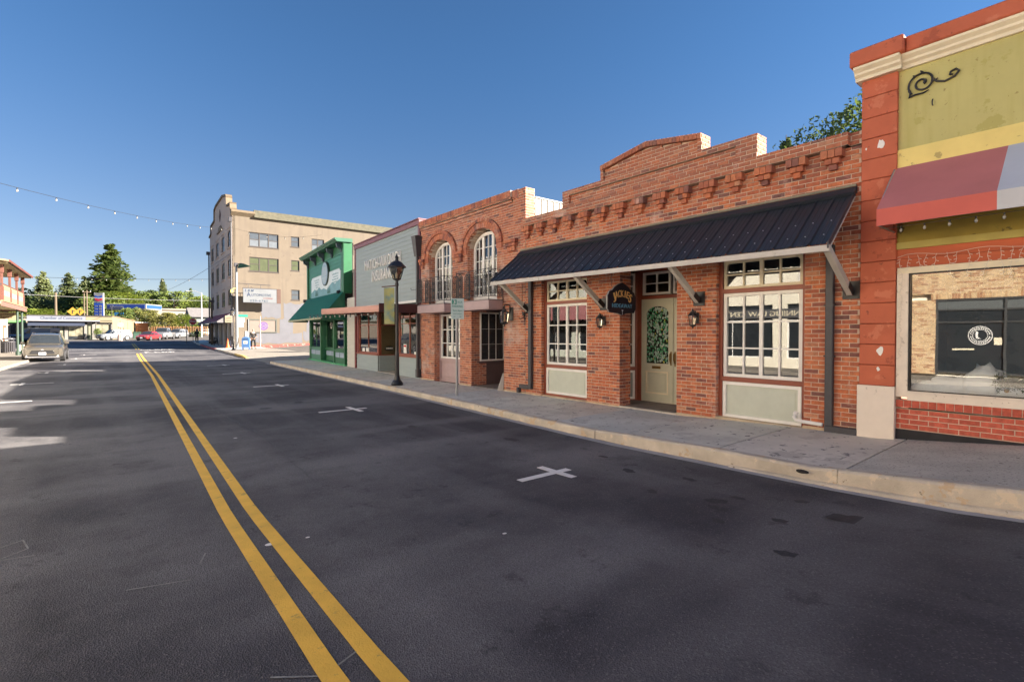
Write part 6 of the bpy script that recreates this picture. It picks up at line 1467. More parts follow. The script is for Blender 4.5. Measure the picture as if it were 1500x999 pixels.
for i,(x,y,z,r,lb) in enumerate(((-3.75,125.4,5.7,.85,'yellow diamond warning sign, the larger left one of the two'),(-2.75,127,5.8,.75,'yellow diamond warning sign, the right one by the pole'))):
    t=thing('warning_sign',lb,'sign',Matrix.Translation((x,y,1)),'diamond warning signs')
    mb=MB(); mb.add([(x-r*.95,y,z),(x,y,z-r),(x+r*.95,y,z),(x,y,z+r),(x-r*.95,y+.05,z),(x,y+.05,z-r),(x+r*.95,y+.05,z),(x,y+.05,z+r)],[(0,1,2,3),(7,6,5,4)]); mb.build('plate',ym,t)
    mb=MB(); mb.cyl((x,y+.08,1),(x,y+.08,z),.05,.05,6); mb.build('post',steel,t)
    mb=MB(); mb.box(x-.12,x+.02,y-.03,y-.01,z-.4,z+.3); mb.box(x+.0,x+.3,y-.03,y-.01,z+.1,z+.2); mb.build('symbol',black,t)
# poles and wires
pw=M('pole_wood',(.12,.09,.06),.9,.2,3,.4,30,stretch=(4,4,.4))
def pole(x,y,z0,z1,r,label,m=pw,arm=False):
    t=thing('utility_pole',label,'pole',Matrix.Translation((x,y,z0)),'utility poles'); mb=MB(); mb.cyl((x,y,z0),(x,y,z1),r,r*.75,8); mb.build('pole',m,t)
    if arm:
        mb=MB(); mb.box(x-.7,x+.7,y-.06,y+.06,z1-.45,z1-.3); mb.build('crossarm',m,t)
        for s in(-.6,0,.6): mb=MB(); mb.cyl((x+s,y,z1-.3),(x+s,y,z1-.12),.04,.03,6); mb.build('insulator',white,t)
    return t
pole(-6,123.3,.8,9.0,.22,'bare brown utility pole behind the low commerce building')
pole(-2.3,137,1.2,9.9,.14,'thin wooden utility pole left of the petrol price sign',arm=False)
pole(-1.9,139.4,1.3,10.7,.16,'taller utility pole with crossarm left of the petrol price sign',arm=True)
t=pole(10.0,66.6,.3,5.45,.13,'short weathered utility pole on the pavement before the red awning')
mb=MB(); mb.box(9.75,10.25,66.4,66.5,5.2,5.45); mb.build('fitting',darkgrey,t)
t=thing('tall_street_light','tall grey street light pole with green cut-off shade beside the mailbox','street light',Matrix.Translation((9.8,52,.15)))
mb=MB(); mb.cyl((9.8,52,.14),(9.8,52,8.1),.13,.09,10); mb.lathe([(.2,0),(.2,.1),(.14,.2)],(9.8,52,.14),8); mb.build('pole',M('pole_grey',(.20,.21,.22),.5,.08,3),t)
mb=MB(); mb.tube([(9.8,52,7.95),(10.1,51.8,8.05),(10.35,51.6,8.0)],.05,6); mb.bbox(9.62,9.92,51.9,52.1,7.75,8.1,.02); mb.build('arm',darkgrey,t)
mb=MB(); mb.add([(10.0,51.95,7.62),(10.9,51.2,7.78),(10.75,51.0,7.78),(9.85,51.75,7.6),(10.05,51.95,8.0),(10.4,51.6,8.02),(10.3,51.45,8.02),(9.95,51.75,8.0)],[(3,2,1,0),(4,5,6,7),(0,1,5,4),(1,2,6,5),(2,3,7,6),(3,0,4,7)]); mb.build('shade',M('shade_green',(.02,.07,.04),.5),t)
mb=MB(); mb.tube([(9.8,52,5.75),(9.55,51.9,5.8),(9.4,51.85,5.65)],.04,5); mb.bbox(9.25,9.5,51.8,51.95,5.35,5.65,.03); mb.build('signal_box',M('lichen_yellow',(.4,.38,.12),.6),t)
mb=MB(); mb.cyl((14.9,110.3,.9),(14.9,110.3,9.2),.12,.08,8); mb.tube([(14.9,110.3,9.1),(13.9,110.3,9.5),(13.0,110.3,9.45)],.06,5); mb.bbox(12.4,13.1,110.1,110.5,9.35,9.5,.03); tag(mb.build('street_light',steel),'far cobra head street light left of the cream hotel','street light')
# string lights across the street
def sag(a,b,d,n): return [tuple(Vector(a).lerp(Vector(b),i/n)-Vector((0,0,d*4*(i/n)*(1-i/n)))for _ in(0,))[0] for i in range(n+1)]
def sagp(a,b,d,n):
    o=[]
    for i in range(n+1):
        t=i/n; p=Vector(a).lerp(Vector(b),t); p.z-=d*4*t*(1-t); o.append(tuple(p))
    return o
bulbs('overhead_string',sagp((-6.2,24.0,7.45),(10.1,56.2,11.9),.55,14),'string of bulbs crossing the street in the open sky at left',r=.042,wire=.012)
bulbs('overhead_string',sagp((-14,101,9.7),(14.2,91.5,10.15),.25,17),'far string of bulbs crossing level above the distant trees',r=.06,wire=.03)
bulbs('overhead_string',sagp((10.0,55.4,11.9),(16.5,49.0,11.0),.5,5),'string of bulbs hanging in front of the cream hotel side wall',r=.05,wire=.008)
mb=MB(); mb.tube(sagp((10.2,56,9.6),(8.8,110,9.0),.4,8),.02,4); tag(mb.build('overhead_cable',black),'thin overhead cable running away from the far end of the hotel','cable')
mb=MB(); mb.tube(sagp((-30,118,9.4),(24,116,8.4),.9,14),.03,4); tag(mb.build('overhead_cable',M('cable_grey',(.3,.3,.3),.6)),'long overhead cable in front of the distant trees','cable')
# ================================================================ STREET FURNITURE
def street_lamp(x,y,z,label,banner=False,s=1.0):
    t=thing('street_lamp',label,'street lamp',Matrix.Translation((x,y,z)),'black lantern street lamps')
    mb=MB(); mb.lathe([(.17,0),(.18,.04),(.15,.10),(.10,.16),(.075,.26),(.066,.28),(.062,.9),(.055,.94),(.046,1.0),(.043,2.95),(.056,2.97),(.056,3.03),(.043,3.06),(.043,3.12)],(x,y,z),14); mb.build('post',black,t,smooth=False)
    zt=z+3.12; mb=MB(); mb.lathe([(.05,0),(.11,.03),(.12,.06),(.02,.07)],(x,y,zt),12)
    for k in range(4):
        a=PI/4+k*PI/2+.35; mb.tube([(x+.11*math.cos(a),y+.11*math.sin(a),zt+.05),(x+.21*math.cos(a),y+.21*math.sin(a),zt+.40)],.012,4)
    mb.build('cage',black,t)
    mb=MB(); mb.lathe([(.10,.06),(.19,.39)],(x,y,zt),4,False); mb.v=[Vector(v) for v in mb.v]
    R_=Matrix.Translation((x,y,0))@Matrix.Rotation(PI/4+.35,4,'Z')@Matrix.Translation((-x,-y,0)); mb.v=[tuple(R_@Vector(v)) for v in mb.v]; mb.build('glass',lg,t)
    mb=MB(); mb.lathe([(.03,.06),(.035,.2),(.01,.26)],(x,y,zt),8); mb.build('bulb',cream,t)
    mb=MB(); mb.lathe([(.27,.39),(.275,.41),(.15,.55),(.05,.60),(.04,.66),(.055,.70),(.02,.76),(.005,.80)],(x,y,zt),12); mb.build('cap',black,t,smooth=False)
    if banner:
        mb=MB(); mb.cyl((x,y,z+2.62),(x-.55,y-.03,z+2.60),.015,.015,6); mb.cyl((x,y,z+1.55),(x-.55,y-.03,z+1.55),.015,.015,6); mb.build('banner_arm',black,t)
    return t
lx,ly=6.93,14.0
lamp=street_lamp(lx,ly,.145,'black lantern street lamp with yellow banner on the kerb before the grey office')
bn=thing('lamp_banner','yellow and teal cloth banner hung on the near street lamp','banner',Matrix.Translation((lx,ly,2)))
bm_,bn_n,bp=nodes('banner_cloth'); N=bn_n.nodes;L=bn_n.links; tcx=N.new('ShaderNodeTexCoord'); n1=N.new('ShaderNodeTexNoise'); n1.inputs['Scale'].default_value=3.5; n1.inputs['Detail'].default_value=3; L.new(tcx.outputs['Object'],n1.inputs['Vector']); r1=N.new('ShaderNodeValToRGB'); e=r1.color_ramp; e.elements[0].position=.30; e.elements[0].color=(.18,.30,.30,1); e.elements[1].position=.52; e.elements[1].color=(.44,.42,.15,1); q=e.elements.new(.7); q.color=(.42,.42,.22,1); L.new(n1.outputs['Fac'],r1.inputs[0]); L.new(r1.outputs[0],bp.inputs['Base Color']); bp.inputs['Roughness'].default_value=.8
# banner stands across the pavement edge, width along the viewing direction's normal
dx,dy=-.66,.30; L_=math.hypot(dx,dy); dx,dy=dx/L_,dy/L_
mb=MB(); n=6; w_=.30
for j in range(9):
    z=3.05-1.08*j/8
    for i in range(n+1):
        t_=.07+w_*i/n; off=.015*math.sin(j*.9+i*.8); mb.v.append((lx+dx*t_-dy*off,ly+dy*t_+dx*off,z))
for j in range(8):
    for i in range(n): k=j*(n+1)+i; mb.f.append((k,k+1,k+n+2,k+n+1))
mb.build('cloth',bm_,bn,smooth=True)
mb=MB(); mb.cyl((lx,ly,3.12),(lx+dx*.44,ly+dy*.44,3.07),.016,.016,6); mb.cyl((lx,ly,1.95),(lx+dx*.40,ly+dy*.40,1.95),.012,.012,6); mb.build('rod',M('banner_rod',(.15,.06,.03),.6),bn)
T=Matrix(((dx*-1,0,-dy*-1,0),(dy*-1,0,-dx,0),(0,1,0,0),(0,0,0,1)))
street_lamp(9.3,50.9,.15,'black lantern street lamp on the far corner beside the mailbox')
# parking sign
px_,py_=6.93,10.72
pk=thing('parking_sign','green and white 3 hour parking sign on a steel post at the kerb','sign',Matrix.Translation((px_,py_,.15)))
mb=MB(); mb.box(px_-.025,px_+.025,py_-.02,py_-.012,.13,2.55); mb.box(px_-.025,px_-.019,py_-.012,py_+.012,.13,2.55); mb.box(px_+.019,px_+.025,py_-.012,py_+.012,.13,2.55); mb.build('post',steel,pk)
ang=math.atan2(px_,py_)                       # plate turned a little towards the approaching driver
FPk=Matrix.Translation((px_,py_-.03,0))@Matrix.Rotation(R(-22),4,'Z')
mb=MB(FPk); mb.bbox(-.165,.165,-.006,.0,2.05,2.56,.002); pl=mb.build('plate',M('sign_plate',(.50,.60,.57),.4,.05,4),pk)
gr_=M('sign_green',(.01,.22,.15),.4)
mb=MB(FPk); mb.box(-.135,-.02,-.0075,-.006,2.415,2.53); mb.build('green_square',gr_,pl)
TT=FPk@Matrix(((1,0,0,0),(0,0,-1,-.009),(0,1,0,0),(0,0,0,1)))
def ptx(s,x,z,w_,h,m_): text(s,m_,pl,TT@Matrix.Translation((x,z,0)),w_,h,.0008,'lettering',bold=.008)
ptx('3',-.077,2.473,.055,.09,white); ptx('HOUR',.065,2.47,.12,.05,gr_); ptx('PARKING',0,2.365,.26,.055,gr_); ptx('9am-6pm',0,2.255,.24,.05,gr_); ptx('EXCEPT SUNDAY',0,2.18,.22,.028,gr_); ptx('<   >',0,2.11,.2,.03,gr_)
# mailbox
mbx=thing('mailbox','blue arched collection mailbox on the far corner','mailbox',Matrix.Translation((10.1,49.8,.15))@Matrix.Rotation(R(-20),4,'Z'))
FM=WM[mbx.name]; bl_=M('mail_blue',(.05,.13,.30),.45,.1,3)
mb=MB(FM); P=[(-.30,.28),(.30,.28),(.30,.98)]+[(.30*math.cos(a*PI/10),.98+.26*math.sin(a*PI/10)) for a in range(1,10)]+[(-.30,.98)]
mb.prism(P,'y',-.3,.3); mb.build('body',bl_,mbx)
for x in(-.26,.26):
    for y in(-.26,.26): mb=MB(FM); mb.box(x-.03,x+.03,y-.03,y+.03,0,.28); mb.build('leg',bl_,mbx)
mb=MB(FM); mb.box(-.16,.16,-.315,-.3,.62,.84); mb.build('label',white,mbx); mb=MB(FM); mb.box(-.12,.12,-.32,-.315,.68,.78); mb.box(-.2,.2,-.33,-.30,1.0,1.04); mb.build('slot',black,mbx)
# cone, posts, signs at the hotel corner
def cone_(x,y,z):
    t=thing('traffic_cone','orange traffic cone with white bands against the hotel corner','traffic cone',Matrix.Translation((x,y,z)))
    mb=MB(); mb.bbox(x-.22,x+.22,y-.22,y+.22,z,z+.05,.01); mb.lathe([(.17,.05),(.03,.95),(.02,.96)],(x,y,z),12); mb.build('body',M('cone_orange',(.75,.14,.02),.5),t)
    mb=MB(); mb.lathe([(.124,.32),(.095,.50)],(x,y,z),12); mb.lathe([(.080,.62),(.058,.76)],(x,y,z),12); mb.build('band',white,t)
cone_(9.75,56.0,.25)
t=thing('paper_signs','pair of small white and red notice boards on the grey pole at the corner','sign',Matrix.Translation((10,52.2,2)))
mb=MB(); mb.box(9.85,10.45,52.0,52.04,2.72,3.10); mb.build('board',white,t); mb=MB(); mb.add([(9.88,51.99,2.95),(10.15,51.99,3.07),(10.42,51.99,2.95),(10.42,51.99,2.9),(10.15,51.99,3.0),(9.88,51.99,2.9)],[(0,1,4,5),(1,2,3,4)]); mb.build('print',cr_,t)
mb=MB(); mb.box(9.9,10.35,52.0,52.04,2.28,2.62); mb.build('board',white,t)
t=thing('street_name_sign','green street name blade on the grey pole','sign',Matrix.Translation((10.1,52.4,3.3))); mb=MB(); mb.box(9.85,10.75,52.15,52.18,3.2,3.4); mb.build('blade',gr_,t)
t=thing('tan_sign','tan wooden hanging sign at the hotel corner under the red awning','sign',Matrix.Translation((9.9,56,3))); mb=MB(); mb.bbox(9.5,10.15,55.9,55.96,2.72,3.4,.02); mb.build('board',M('tan_board',(.24,.19,.13),.7,.1,4),t); mb=MB()
for i in range(3): mb.box(9.6,10.05,55.89,55.9,2.85+.17*i,2.9+.17*i)
mb.build('print',black,t)
mb=MB(); mb.bbox(11.05,11.3,54.9,55.2,1.2,1.9,.02); mb.cyl((11.45,55.3,.3),(11.45,55.3,3.1),.04,.04,6); tag(mb.build('meter_box',steel),'grey meter box and riser pipe on the hotel side wall','meter')
mb=MB(); mb.cyl((11.9,52.6,.2),(11.9,52.6,3.3),.045,.045,8); mb.cyl((11.9,52.6,.9),(11.9,52.6,1.1),.06,.06,8); tag(mb.build('sign_post',M('post_tan',(.42,.33,.26),.7)),'bare tan post standing beside the walking man','post')
# chairs at the hotel
def chair(x,y,z,rz,label):
    T=Matrix.Translation((x,y,z))@Matrix.Rotation(rz,4,'Z'); t=thing('patio_chair',label,'chair',T,'black patio chairs')
    mb=MB(T); mb.bbox(-.22,.22,-.22,.22,.43,.47,.01); mb.build('seat',black,t)
    mb=MB(T); mb.bbox(-.22,.22,.19,.23,.6,.92,.01); mb.box(-.22,-.19,.19,.23,.47,.6);mb.box(.19,.22,.19,.23,.47,.6); mb.build('backrest',black,t)
    for a in(-.2,.2):
        for b in(-.2,.2): mb=MB(T); mb.cyl((a,b,0),(a,b,.44),.02,.02,5); mb.build('leg',black,t)
chair(9.95,63.5,.35,R(70),'black patio chair under the red awning, nearer of the two'); chair(10.1,65.8,.36,R(-60),'black patio chair under the red awning, farther of the two')
# stop signs
def octa(F,r,y): return [(r*math.cos(PI/8+k*PI/4),y,r*math.sin(PI/8+k*PI/4)) for k in range(8)]
def stop(x,y,z0,zc,label,back=False):
    T=Matrix.Translation((x,y,zc)); t=thing('stop_sign',label,'stop sign',T)
    mb=MB(); mb.cyl((x,y+.05,z0),(x,y+.05,zc+.3),.035,.035,6); mb.build('post',darkgrey,t)
    mb=MB(T)
    mb.add(octa(T,.42,0)+octa(T,.42,.02),[tuple(range(8)),tuple(range(8,16))[::-1]]+[(i,(i+1)%8,8+(i+1)%8,8+i) for i in range(8)]); mb.build('plate',M('stop_grey',(.25,.24,.2),.6) if back else white,t)
    if not back:
        mb=MB(T); mb.add(octa(T,.385,-.004),[tuple(range(8))]); mb.build('face',M('stop_red',(.42,.015,.025),.45),t)
        text('STOP',white,t,T@Matrix(((1,0,0,0),(0,0,-1,-.008),(0,1,0,0),(0,0,0,1))),.58,.25,.001,'lettering',bold=.02)
stop(8.9,72.6,.45,3.1,'red stop sign on the far pavement corner before the hotel')
stop(2.5,95,.5,2.95,'grey back of a stop sign beyond the junction, in front of the white hatchback',True)
mb=MB(); mb.cyl((8.2,72.3,.4),(8.2,72.3,2.6),.04,.04,6); tag(mb.build('sign_post',darkgrey),'thin dark post left of the red stop sign','post')
mb=MB(); mb.lathe([(.30,0),(.31,.8),(.28,.95),(.12,1.02)],(2.45,96.3,.57),14); tag(mb.build('bollard',M('bollard_pink',(.48,.33,.27),.7,.1,3)),'fat pinkish concrete bollard in front of the white hatchback','bollard')
t=thing('shop_bench','low dark bench at the foot of the hotel front','bench',Matrix.Translation((10.6,70,.4))); mb=MB(); mb.bbox(10.2,10.9,69,71,.75,.83,.01); mb.build('seat',black,t)
for y in(69.2,70.8): mb=MB(); mb.box(10.3,10.8,y-.05,y+.05,.3,.75); mb.build('leg',black,t)
# far houses
gh=thing('grey_house','grey gabled house behind the parked cars next to the hotel','house',Matrix.Translation((17,127,1.5)))
mb=MB(); mb.box(15.2,24,126,134,1,5.2); mb.build('wall',M('house_grey',(.17,.185,.18),.8,.08,1),gh)
mb=MB(); mb.prism([(125.4,5.1),(130,7.2),(134.6,5.1)],'x',14.8,24.4); mb.build('roof',M('house_roof',(.16,.15,.15),.9,.2,3),gh)
mb=MB(); mb.box(15.15,15.2,127.5,128.5,2.6,4);mb.box(16,17,125.95,126,2.5,4); mb.build('window',dglass,gh)
mb=MB(); mb.box(14.9,24,124.6,126,3.6,3.75); mb.build('porch_roof',M('house_grey',(.2,.2,.2)),gh)
ph=thing('pale_building','pale flat roofed building half hidden behind the street trees','building',Matrix.Translation((13,156,2)))
mb=MB(); mb.box(11,20,156,166,1.5,7.6); mb.build('wall',M('pale_wall',(.25,.22,.18),.8,.05,1),ph); mb=MB(); mb.box(10.8,20.2,155.6,166.2,7.6,7.95); mb.build('roof',M('pale_wall',(.25,.22,.18)),ph)
mb=MB(); 
for i in range(3): mb.box(12+2.5*i,13.4+2.5*i,155.9,156,4,6)
mb.build('window',dglass,ph)
lh=thing('left_house','grey brown building at far left beyond the blue off-road car','building',Matrix.Translation((-14,112,1)))
mb=MB(); mb.box(-22,-9.2,112,120,.5,4.2); mb.build('wall',M('taupe_wall',(.18,.15,.12),.8,.06,1),lh); mb=MB(); mb.box(-22.3,-9,111.6,120.3,4.2,4.4); mb.build('roof',shg,lh)
mb=MB(); mb.box(-10.8,-10.0,111.9,112,1.6,3.2); mb.build('window',dglass,lh); 
mb=MB(); mb.box(-11.5,-9.0,111.5,111.7,3.4,3.75); mb.build('green_sign',M('lime_sign',(.12,.50,.10),.5),lh)
# bushes
# ================================================================ CARS
def car(x,y,z,heading,label,paint,L=4.6,W=1.86,H=1.68,kind='suv',group='vehicles parked across the junction',detail=False,glassm=None):
    """local x forward, y left, z up; origin on the ground at the middle"""
    T=Matrix.Translation((x,y,z))@Matrix.Rotation(heading,4,'Z'); name={'suv':'parked_suv','sedan':'parked_sedan','pickup':'parked_pickup','jeep':'parked_offroader'}[kind]
    t=thing(name,label,{'suv':'suv','sedan':'car','pickup':'pickup','jeep':'off-roader'}[kind],T,group)
    h=W/2; gc=.22 if kind!='jeep' else .32
    hl={'suv':.62,'sedan':.62,'pickup':.60,'jeep':.62}[kind]   # belt height fraction
    # stations: x fraction from the rear(-.5) to front(.5), sill z, belt z, roof z, width factor, roof width factor
    b=H*hl
    if kind=='suv': S=[(-.5,.42,b*.86,b*.90,.86,.78),(-.485,.30,b*.97,b*1.02,.93,.80),(-.44,.24,b,H*.93,.97,.70),(-.36,.22,b,H*.985,1,.70),(-.1,.21,b*.99,H,1,.70),(.06,.21,b*.97,H*.985,1,.69),(.12,.21,b*.96,H*.95,1,.68),(.255,.21,b*.94,b*.99,1,.80),(.30,.21,b*.92,b*.955,.99,.80),(.42,.22,b*.86,b*.90,.96,.76),(.475,.24,b*.78,b*.83,.90,.70),(.5,.34,b*.66,b*.72,.80,.62)]
    elif kind=='sedan': S=[(-.5,.40,b*.90,b*.95,.84,.70),(-.48,.28,b*.98,b*1.03,.93,.74),(-.36,.22,b,b*1.06,.98,.72),(-.22,.21,b,H*.95,1,.66),(-.08,.2,b*.99,H,1,.66),(.05,.2,b*.98,H*.97,1,.66),(.21,.2,b*.95,b*1.0,1,.78),(.26,.2,b*.93,b*.97,.99,.78),(.42,.2,b*.84,b*.88,.95,.74),(.475,.22,b*.74,b*.78,.88,.66),(.5,.32,b*.62,b*.67,.78,.58)]
    elif kind=='pickup': S=[(-.5,.5,b*.93,b*.95,.93,.9),(-.49,.4,b,b*1.0,.96,.92),(-.13,.3,b,b*1.0,1,.92),(-.12,.3,b,H*.97,1,.74),(-.02,.3,b,H,1,.74),(.12,.3,b*.99,H*.98,1,.74),(.2,.3,b*.98,b*1.02,1,.84),(.24,.3,b*.97,b*1.0,1,.84),(.44,.3,b*.93,b*.96,.97,.82),(.485,.34,b*.86,b*.90,.93,.78),(.5,.42,b*.75,b*.8,.86,.72)]
    else: S=[(-.5,.5,b,H*.97,.92,.86),(-.49,.42,b,H*.99,.93,.87),(-.05,.4,b,H,.93,.87),(.14,.4,b,H*.98,.93,.86),(.19,.4,b,b*1.03,.93,.80),(.2,.4,b*.99,b*1.01,.9,.78),(.47,.42,b*.93,b*.97,.80,.72),(.5,.5,b*.86,b*.9,.78,.7)]
    ring=lambda s:[(s[0]*L,0,s[1]),(s[0]*L,h*.80*s[4],s[1]),(s[0]*L,h*.97*s[4],s[1]+.10),(s[0]*L,h*s[4],b*.55),(s[0]*L,h*.985*s[4],b*.75),(s[0]*L,h*.93*s[4],s[2]),(s[0]*L,h*s[5],s[3]-.03 if s[3]>s[2]+.15 else s[3]-.01),(s[0]*L,h*s[5]*.55,s[3]),(s[0]*L,0,s[3]+.01)]
    mb=MB(T); n=9; full=[]
    for s in S:
        r=ring(s); r2=r+[(p[0],-p[1],p[2]) for p in r[-2:0:-1]]; full.append(r2); mb.v+=[tuple(T@Vector(p)) for p in r2]
    m=len(full[0])
    for i in range(len(S)-1):
        for k in range(m): mb.f.append((i*m+k,(i+1)*m+k,(i+1)*m+(k+1)%m,i*m+(k+1)%m))
    mb.f.append(tuple(range(m))); mb.f.append(tuple(range((len(S)-1)*m,len(S)*m))[::-1])
    body=smooth_angle(mb.build('body',paint,t),28)
    gmat=glassm or dglass
    def patch(nm,pts,off=.008,mat=gmat,shr=.9):
        c=sum((Vector(p) for p in pts),Vector())/len(pts); nn=(Vector(pts[1])-Vector(pts[0])).cross(Vector(pts[2])-Vector(pts[0])).normalized()
        if nn.dot(c-Vector((c.x*.8,0,b*.6)))<0: nn=-nn
        mb=MB(T); mb.add([c+(Vector(p)-c)*shr+nn*off for p in pts],[tuple(range(len(pts)))]); return mb.build(nm,mat,t)
    # cabin: find windscreen, side lights, rear window
    tall=[i for i,s in enumerate(S) if s[3]>s[2]+.2]; a,z_=tall[0],tall[-1]
    wf,wb=full[z_+1],full[z_]
    def screen(nm,A,B):
        mb=MB(T); I=[6,7,8,9,10]; V=[]
        for i in I:
            p,q=Vector(A[i]),Vector(B[i]); p.y*=.95;q.y*=.95; a_,b_=p.lerp(q,.07),p.lerp(q,.93); nn=(q-p).cross(Vector((0,1,0))).normalized(); nn=nn if nn.z>0 else -nn; V+=[a_+nn*.014,b_+nn*.014]
        mb.add(V,[(2*k,2*k+1,2*k+3,2*k+2) for k in range(4)]); return mb.build(nm,gmat,t,smooth=True)
    screen('windscreen',wf,wb)
    screen('rear_window',full[a-1],full[a])
    for sg in(1,-1):
        idx=tall+[z_+1]; mids=[(idx[0],idx[len(idx)//2]),(idx[len(idx)//2],idx[-1])]
        for q,(i0,i1) in enumerate(mids):
            seq=list(range(i0,i1+1)); lo=[(full[i][5][0],sg*full[i][5][1],full[i][5][2]+.03) for i in seq]; hi=[(full[i][6][0],sg*(full[i][6][1]),full[i][6][2]-.04 if full[i][6][2]>b*1.15 else full[i][5][2]+.05) for i in seq]
            patch('side_window',lo+hi[::-1],.014,shr=.92)
    # wheels
    wr=.345 if kind!='jeep' else .40; wx=.305 if kind!='jeep' else .30
    if kind=='sedan': wr=.32
    for sx in(-1,1):
        for sy in(-1,1):
            cx,cy=sx*wx*L,sy*(h-.10)
            mb=MB(T); mb.cyl((cx,cy-.115,wr),(cx,cy+.118,wr),wr,wr,20); w_=mb.build('wheel',rubber,t)
            mb=MB(T); y0=cy+sy*.119; mb.cyl((cx,cy,wr),(cx,y0+sy*.006,wr),wr*.66,wr*.64,16)
            rim=mb.build('rim',M('alloy',(.38,.38,.40),.35,.1,4,metal=.6),w_)
            mb=MB(T)
            for k in range(5): 
                an=2*PI*k/5+.3; mb.add([(cx+wr*.15*math.cos(an-.9),y0+sy*.009,wr+wr*.15*math.sin(an-.9)),(cx+wr*.55*math.cos(an-.28),y0+sy*.009,wr+wr*.55*math.sin(an-.28)),(cx+wr*.55*math.cos(an+.28),y0+sy*.009,wr+wr*.55*math.sin(an+.28)),(cx+wr*.15*math.cos(an+.9),y0+sy*.009,wr+wr*.15*math.sin(an+.9))][::sy],[(0,1,2,3)])
            mb.build('rim_gap',black,w_)
            mb=MB(T); nn=14; r0,r1=wr*1.0,wr*1.2
            for k in range(nn):
                a0=PI*k/nn-.1;a1=PI*(k+1)/nn-.1
                if k==nn-1:a1+=.2
                yy=sy*(h+.004); mb.quad((cx+r0*math.cos(a0),yy,wr+r0*math.sin(a0)),(cx+r1*math.cos(a0),yy,wr+r1*math.sin(a0)),(cx+r1*math.cos(a1),yy,wr+r1*math.sin(a1)),(cx+r0*math.cos(a1),yy,wr+r0*math.sin(a1)))
                mb.quad((cx+r1*math.cos(a0),yy,wr+r1*math.sin(a0)),(cx+r1*math.cos(a0),yy-sy*.07,wr+r1*math.sin(a0)),(cx+r1*math.cos(a1),yy-sy*.07,wr+r1*math.sin(a1)),(cx+r1*math.cos(a1),yy,wr+r1*math.sin(a1)))
            mb.build('wheel_arch',rubber,t)
    # face
    hx=.5*L; lm=M('headlight_glass',(.62,.64,.66),.08,.1,5,spec=1); 
    for sy in(-1,1):
        mb=MB(T); yo=h*.80; mb.hexa([(hx-.30,sy*(yo+.10),b*.64),(hx-.04,sy*(yo-.02),b*.60),(hx+.02,sy*(yo-.34),b*.62),(hx-.2,sy*(yo-.34),b*.64)][::sy],[(hx-.30,sy*(yo+.09),b*.80),(hx-.09,sy*(yo-.04),b*.74),(hx-.03,sy*(yo-.34),b*.71),(hx-.2,sy*(yo-.34),b*.78)][::sy]); mb.build('headlight',lm,t)
        mb=MB(T); mb.box(-hx-.015,-hx+.12,sy*(h*.70) if sy>0 else -h*.84,h*.84 if sy>0 else -h*.70,b*.62,b*.86); mb.build('tail_light',M('tail_red',(.35,.01,.015),.2),t)
        mb=MB(T); my=sy*(h+.06); mx=.13*L; mb.bbox(mx-.05,mx+.09,my-.10,my+.10,b*.99,b*1.13,.03); mb.build('mirror',paint,t)
        if detail:
            mb=MB(T); mb.cyl((hx-.10,sy*h*.70,b*.36),(hx-.01,sy*h*.70,b*.36),.075,.06,12); mb.build('fog_light',lm,t)
            mb=MB(T); mb.bbox(-.02*L,-.02*L+.16,sy*(h+.0) -.012,sy*h+.012,b*.80,b*.84,.004); mb.bbox(-.19*L,-.19*L+.16,sy*h-.012,sy*h+.012,b*.80,b*.84,.004); mb.build('door_handle',paint,t)
            mb=MB(T); mb.tube([(-.36*L,sy*h*.66,H*.97),(-.30*L,sy*h*.66,H*1.01),(.0*L,sy*h*.66,H*1.025),(.07*L,sy*h*.66,H*.99)],.018,5); mb.build('roof_rail',darkgrey,t)
            mb=MB(T)
            for q in(.10,-.14): mb.box(q*L,q*L+.012,sy*(h*.93),sy*(h*1.003),.3,b*.98) if sy>0 else mb.box(q*L,q*L+.012,-h*1.003,-h*.93,.3,b*.98)
            mb.build('door_seam',black,t)
    mb=MB(T); mb.hexa([(hx-.1,-.58,b*.46),(hx-.1,.58,b*.46),(hx+.035,.54,b*.46),(hx+.035,-.54,b*.46)],[(hx-.1,-.52,b*.66),(hx-.1,.52,b*.66),(hx+.028,.46,b*.66),(hx+.028,-.46,b*.66)])
    mb.hexa([(hx-.05,-.62,b*.26),(hx-.05,.62,b*.26),(hx+.03,.60,b*.28),(hx+.03,-.60,b*.28)],[(hx-.05,-.66,b*.40),(hx-.05,.66,b*.40),(hx+.035,.64,b*.38),(hx+.035,-.64,b*.38)]); gr=mb.build('grille',black,t)
    if detail:
        mb=MB(T)
        for k in range(3): z=b*(.485+.045*k); mb.box(hx+.02,hx+.036-.005*k,-.56+.04*k,.56-.04*k,z,z+.012)
        mb.build('grille_bar',darkgrey,gr)
        mb=MB(T); mb.box(hx-.02,hx+.05,-.75,.75,.27,.32); mb.build('skid_plate',M('alloy',(.4,.4,.4)),t)
        mb=MB(T); mb.cyl((hx+.0,0,b*.66),(hx+.028,0,b*.66),.07,.07,14); mb.build('badge',M('alloy',(.4,.4,.4)),t)
    mb=MB(T); mb.box(hx+.035,hx+.045,-.16,.16,b*.40,b*.40+.15); mb.build('number_plate',M('plate_white',(.6,.6,.62),.5),t)
    if detail:
        mb=MB(T)
        for k in range(6): mb.box(hx+.045,hx+.048,-.13+.045*k,-.105+.045*k,b*.40+.04,b*.40+.11)
        mb.build('plate_number',sb,t)
    if kind=='pickup': mb=MB(T); mb.box(-.485*L,-.135*L,-h*.84,h*.84,b*.99,b*1.008); mb.build('bed_cover',rubber,t)
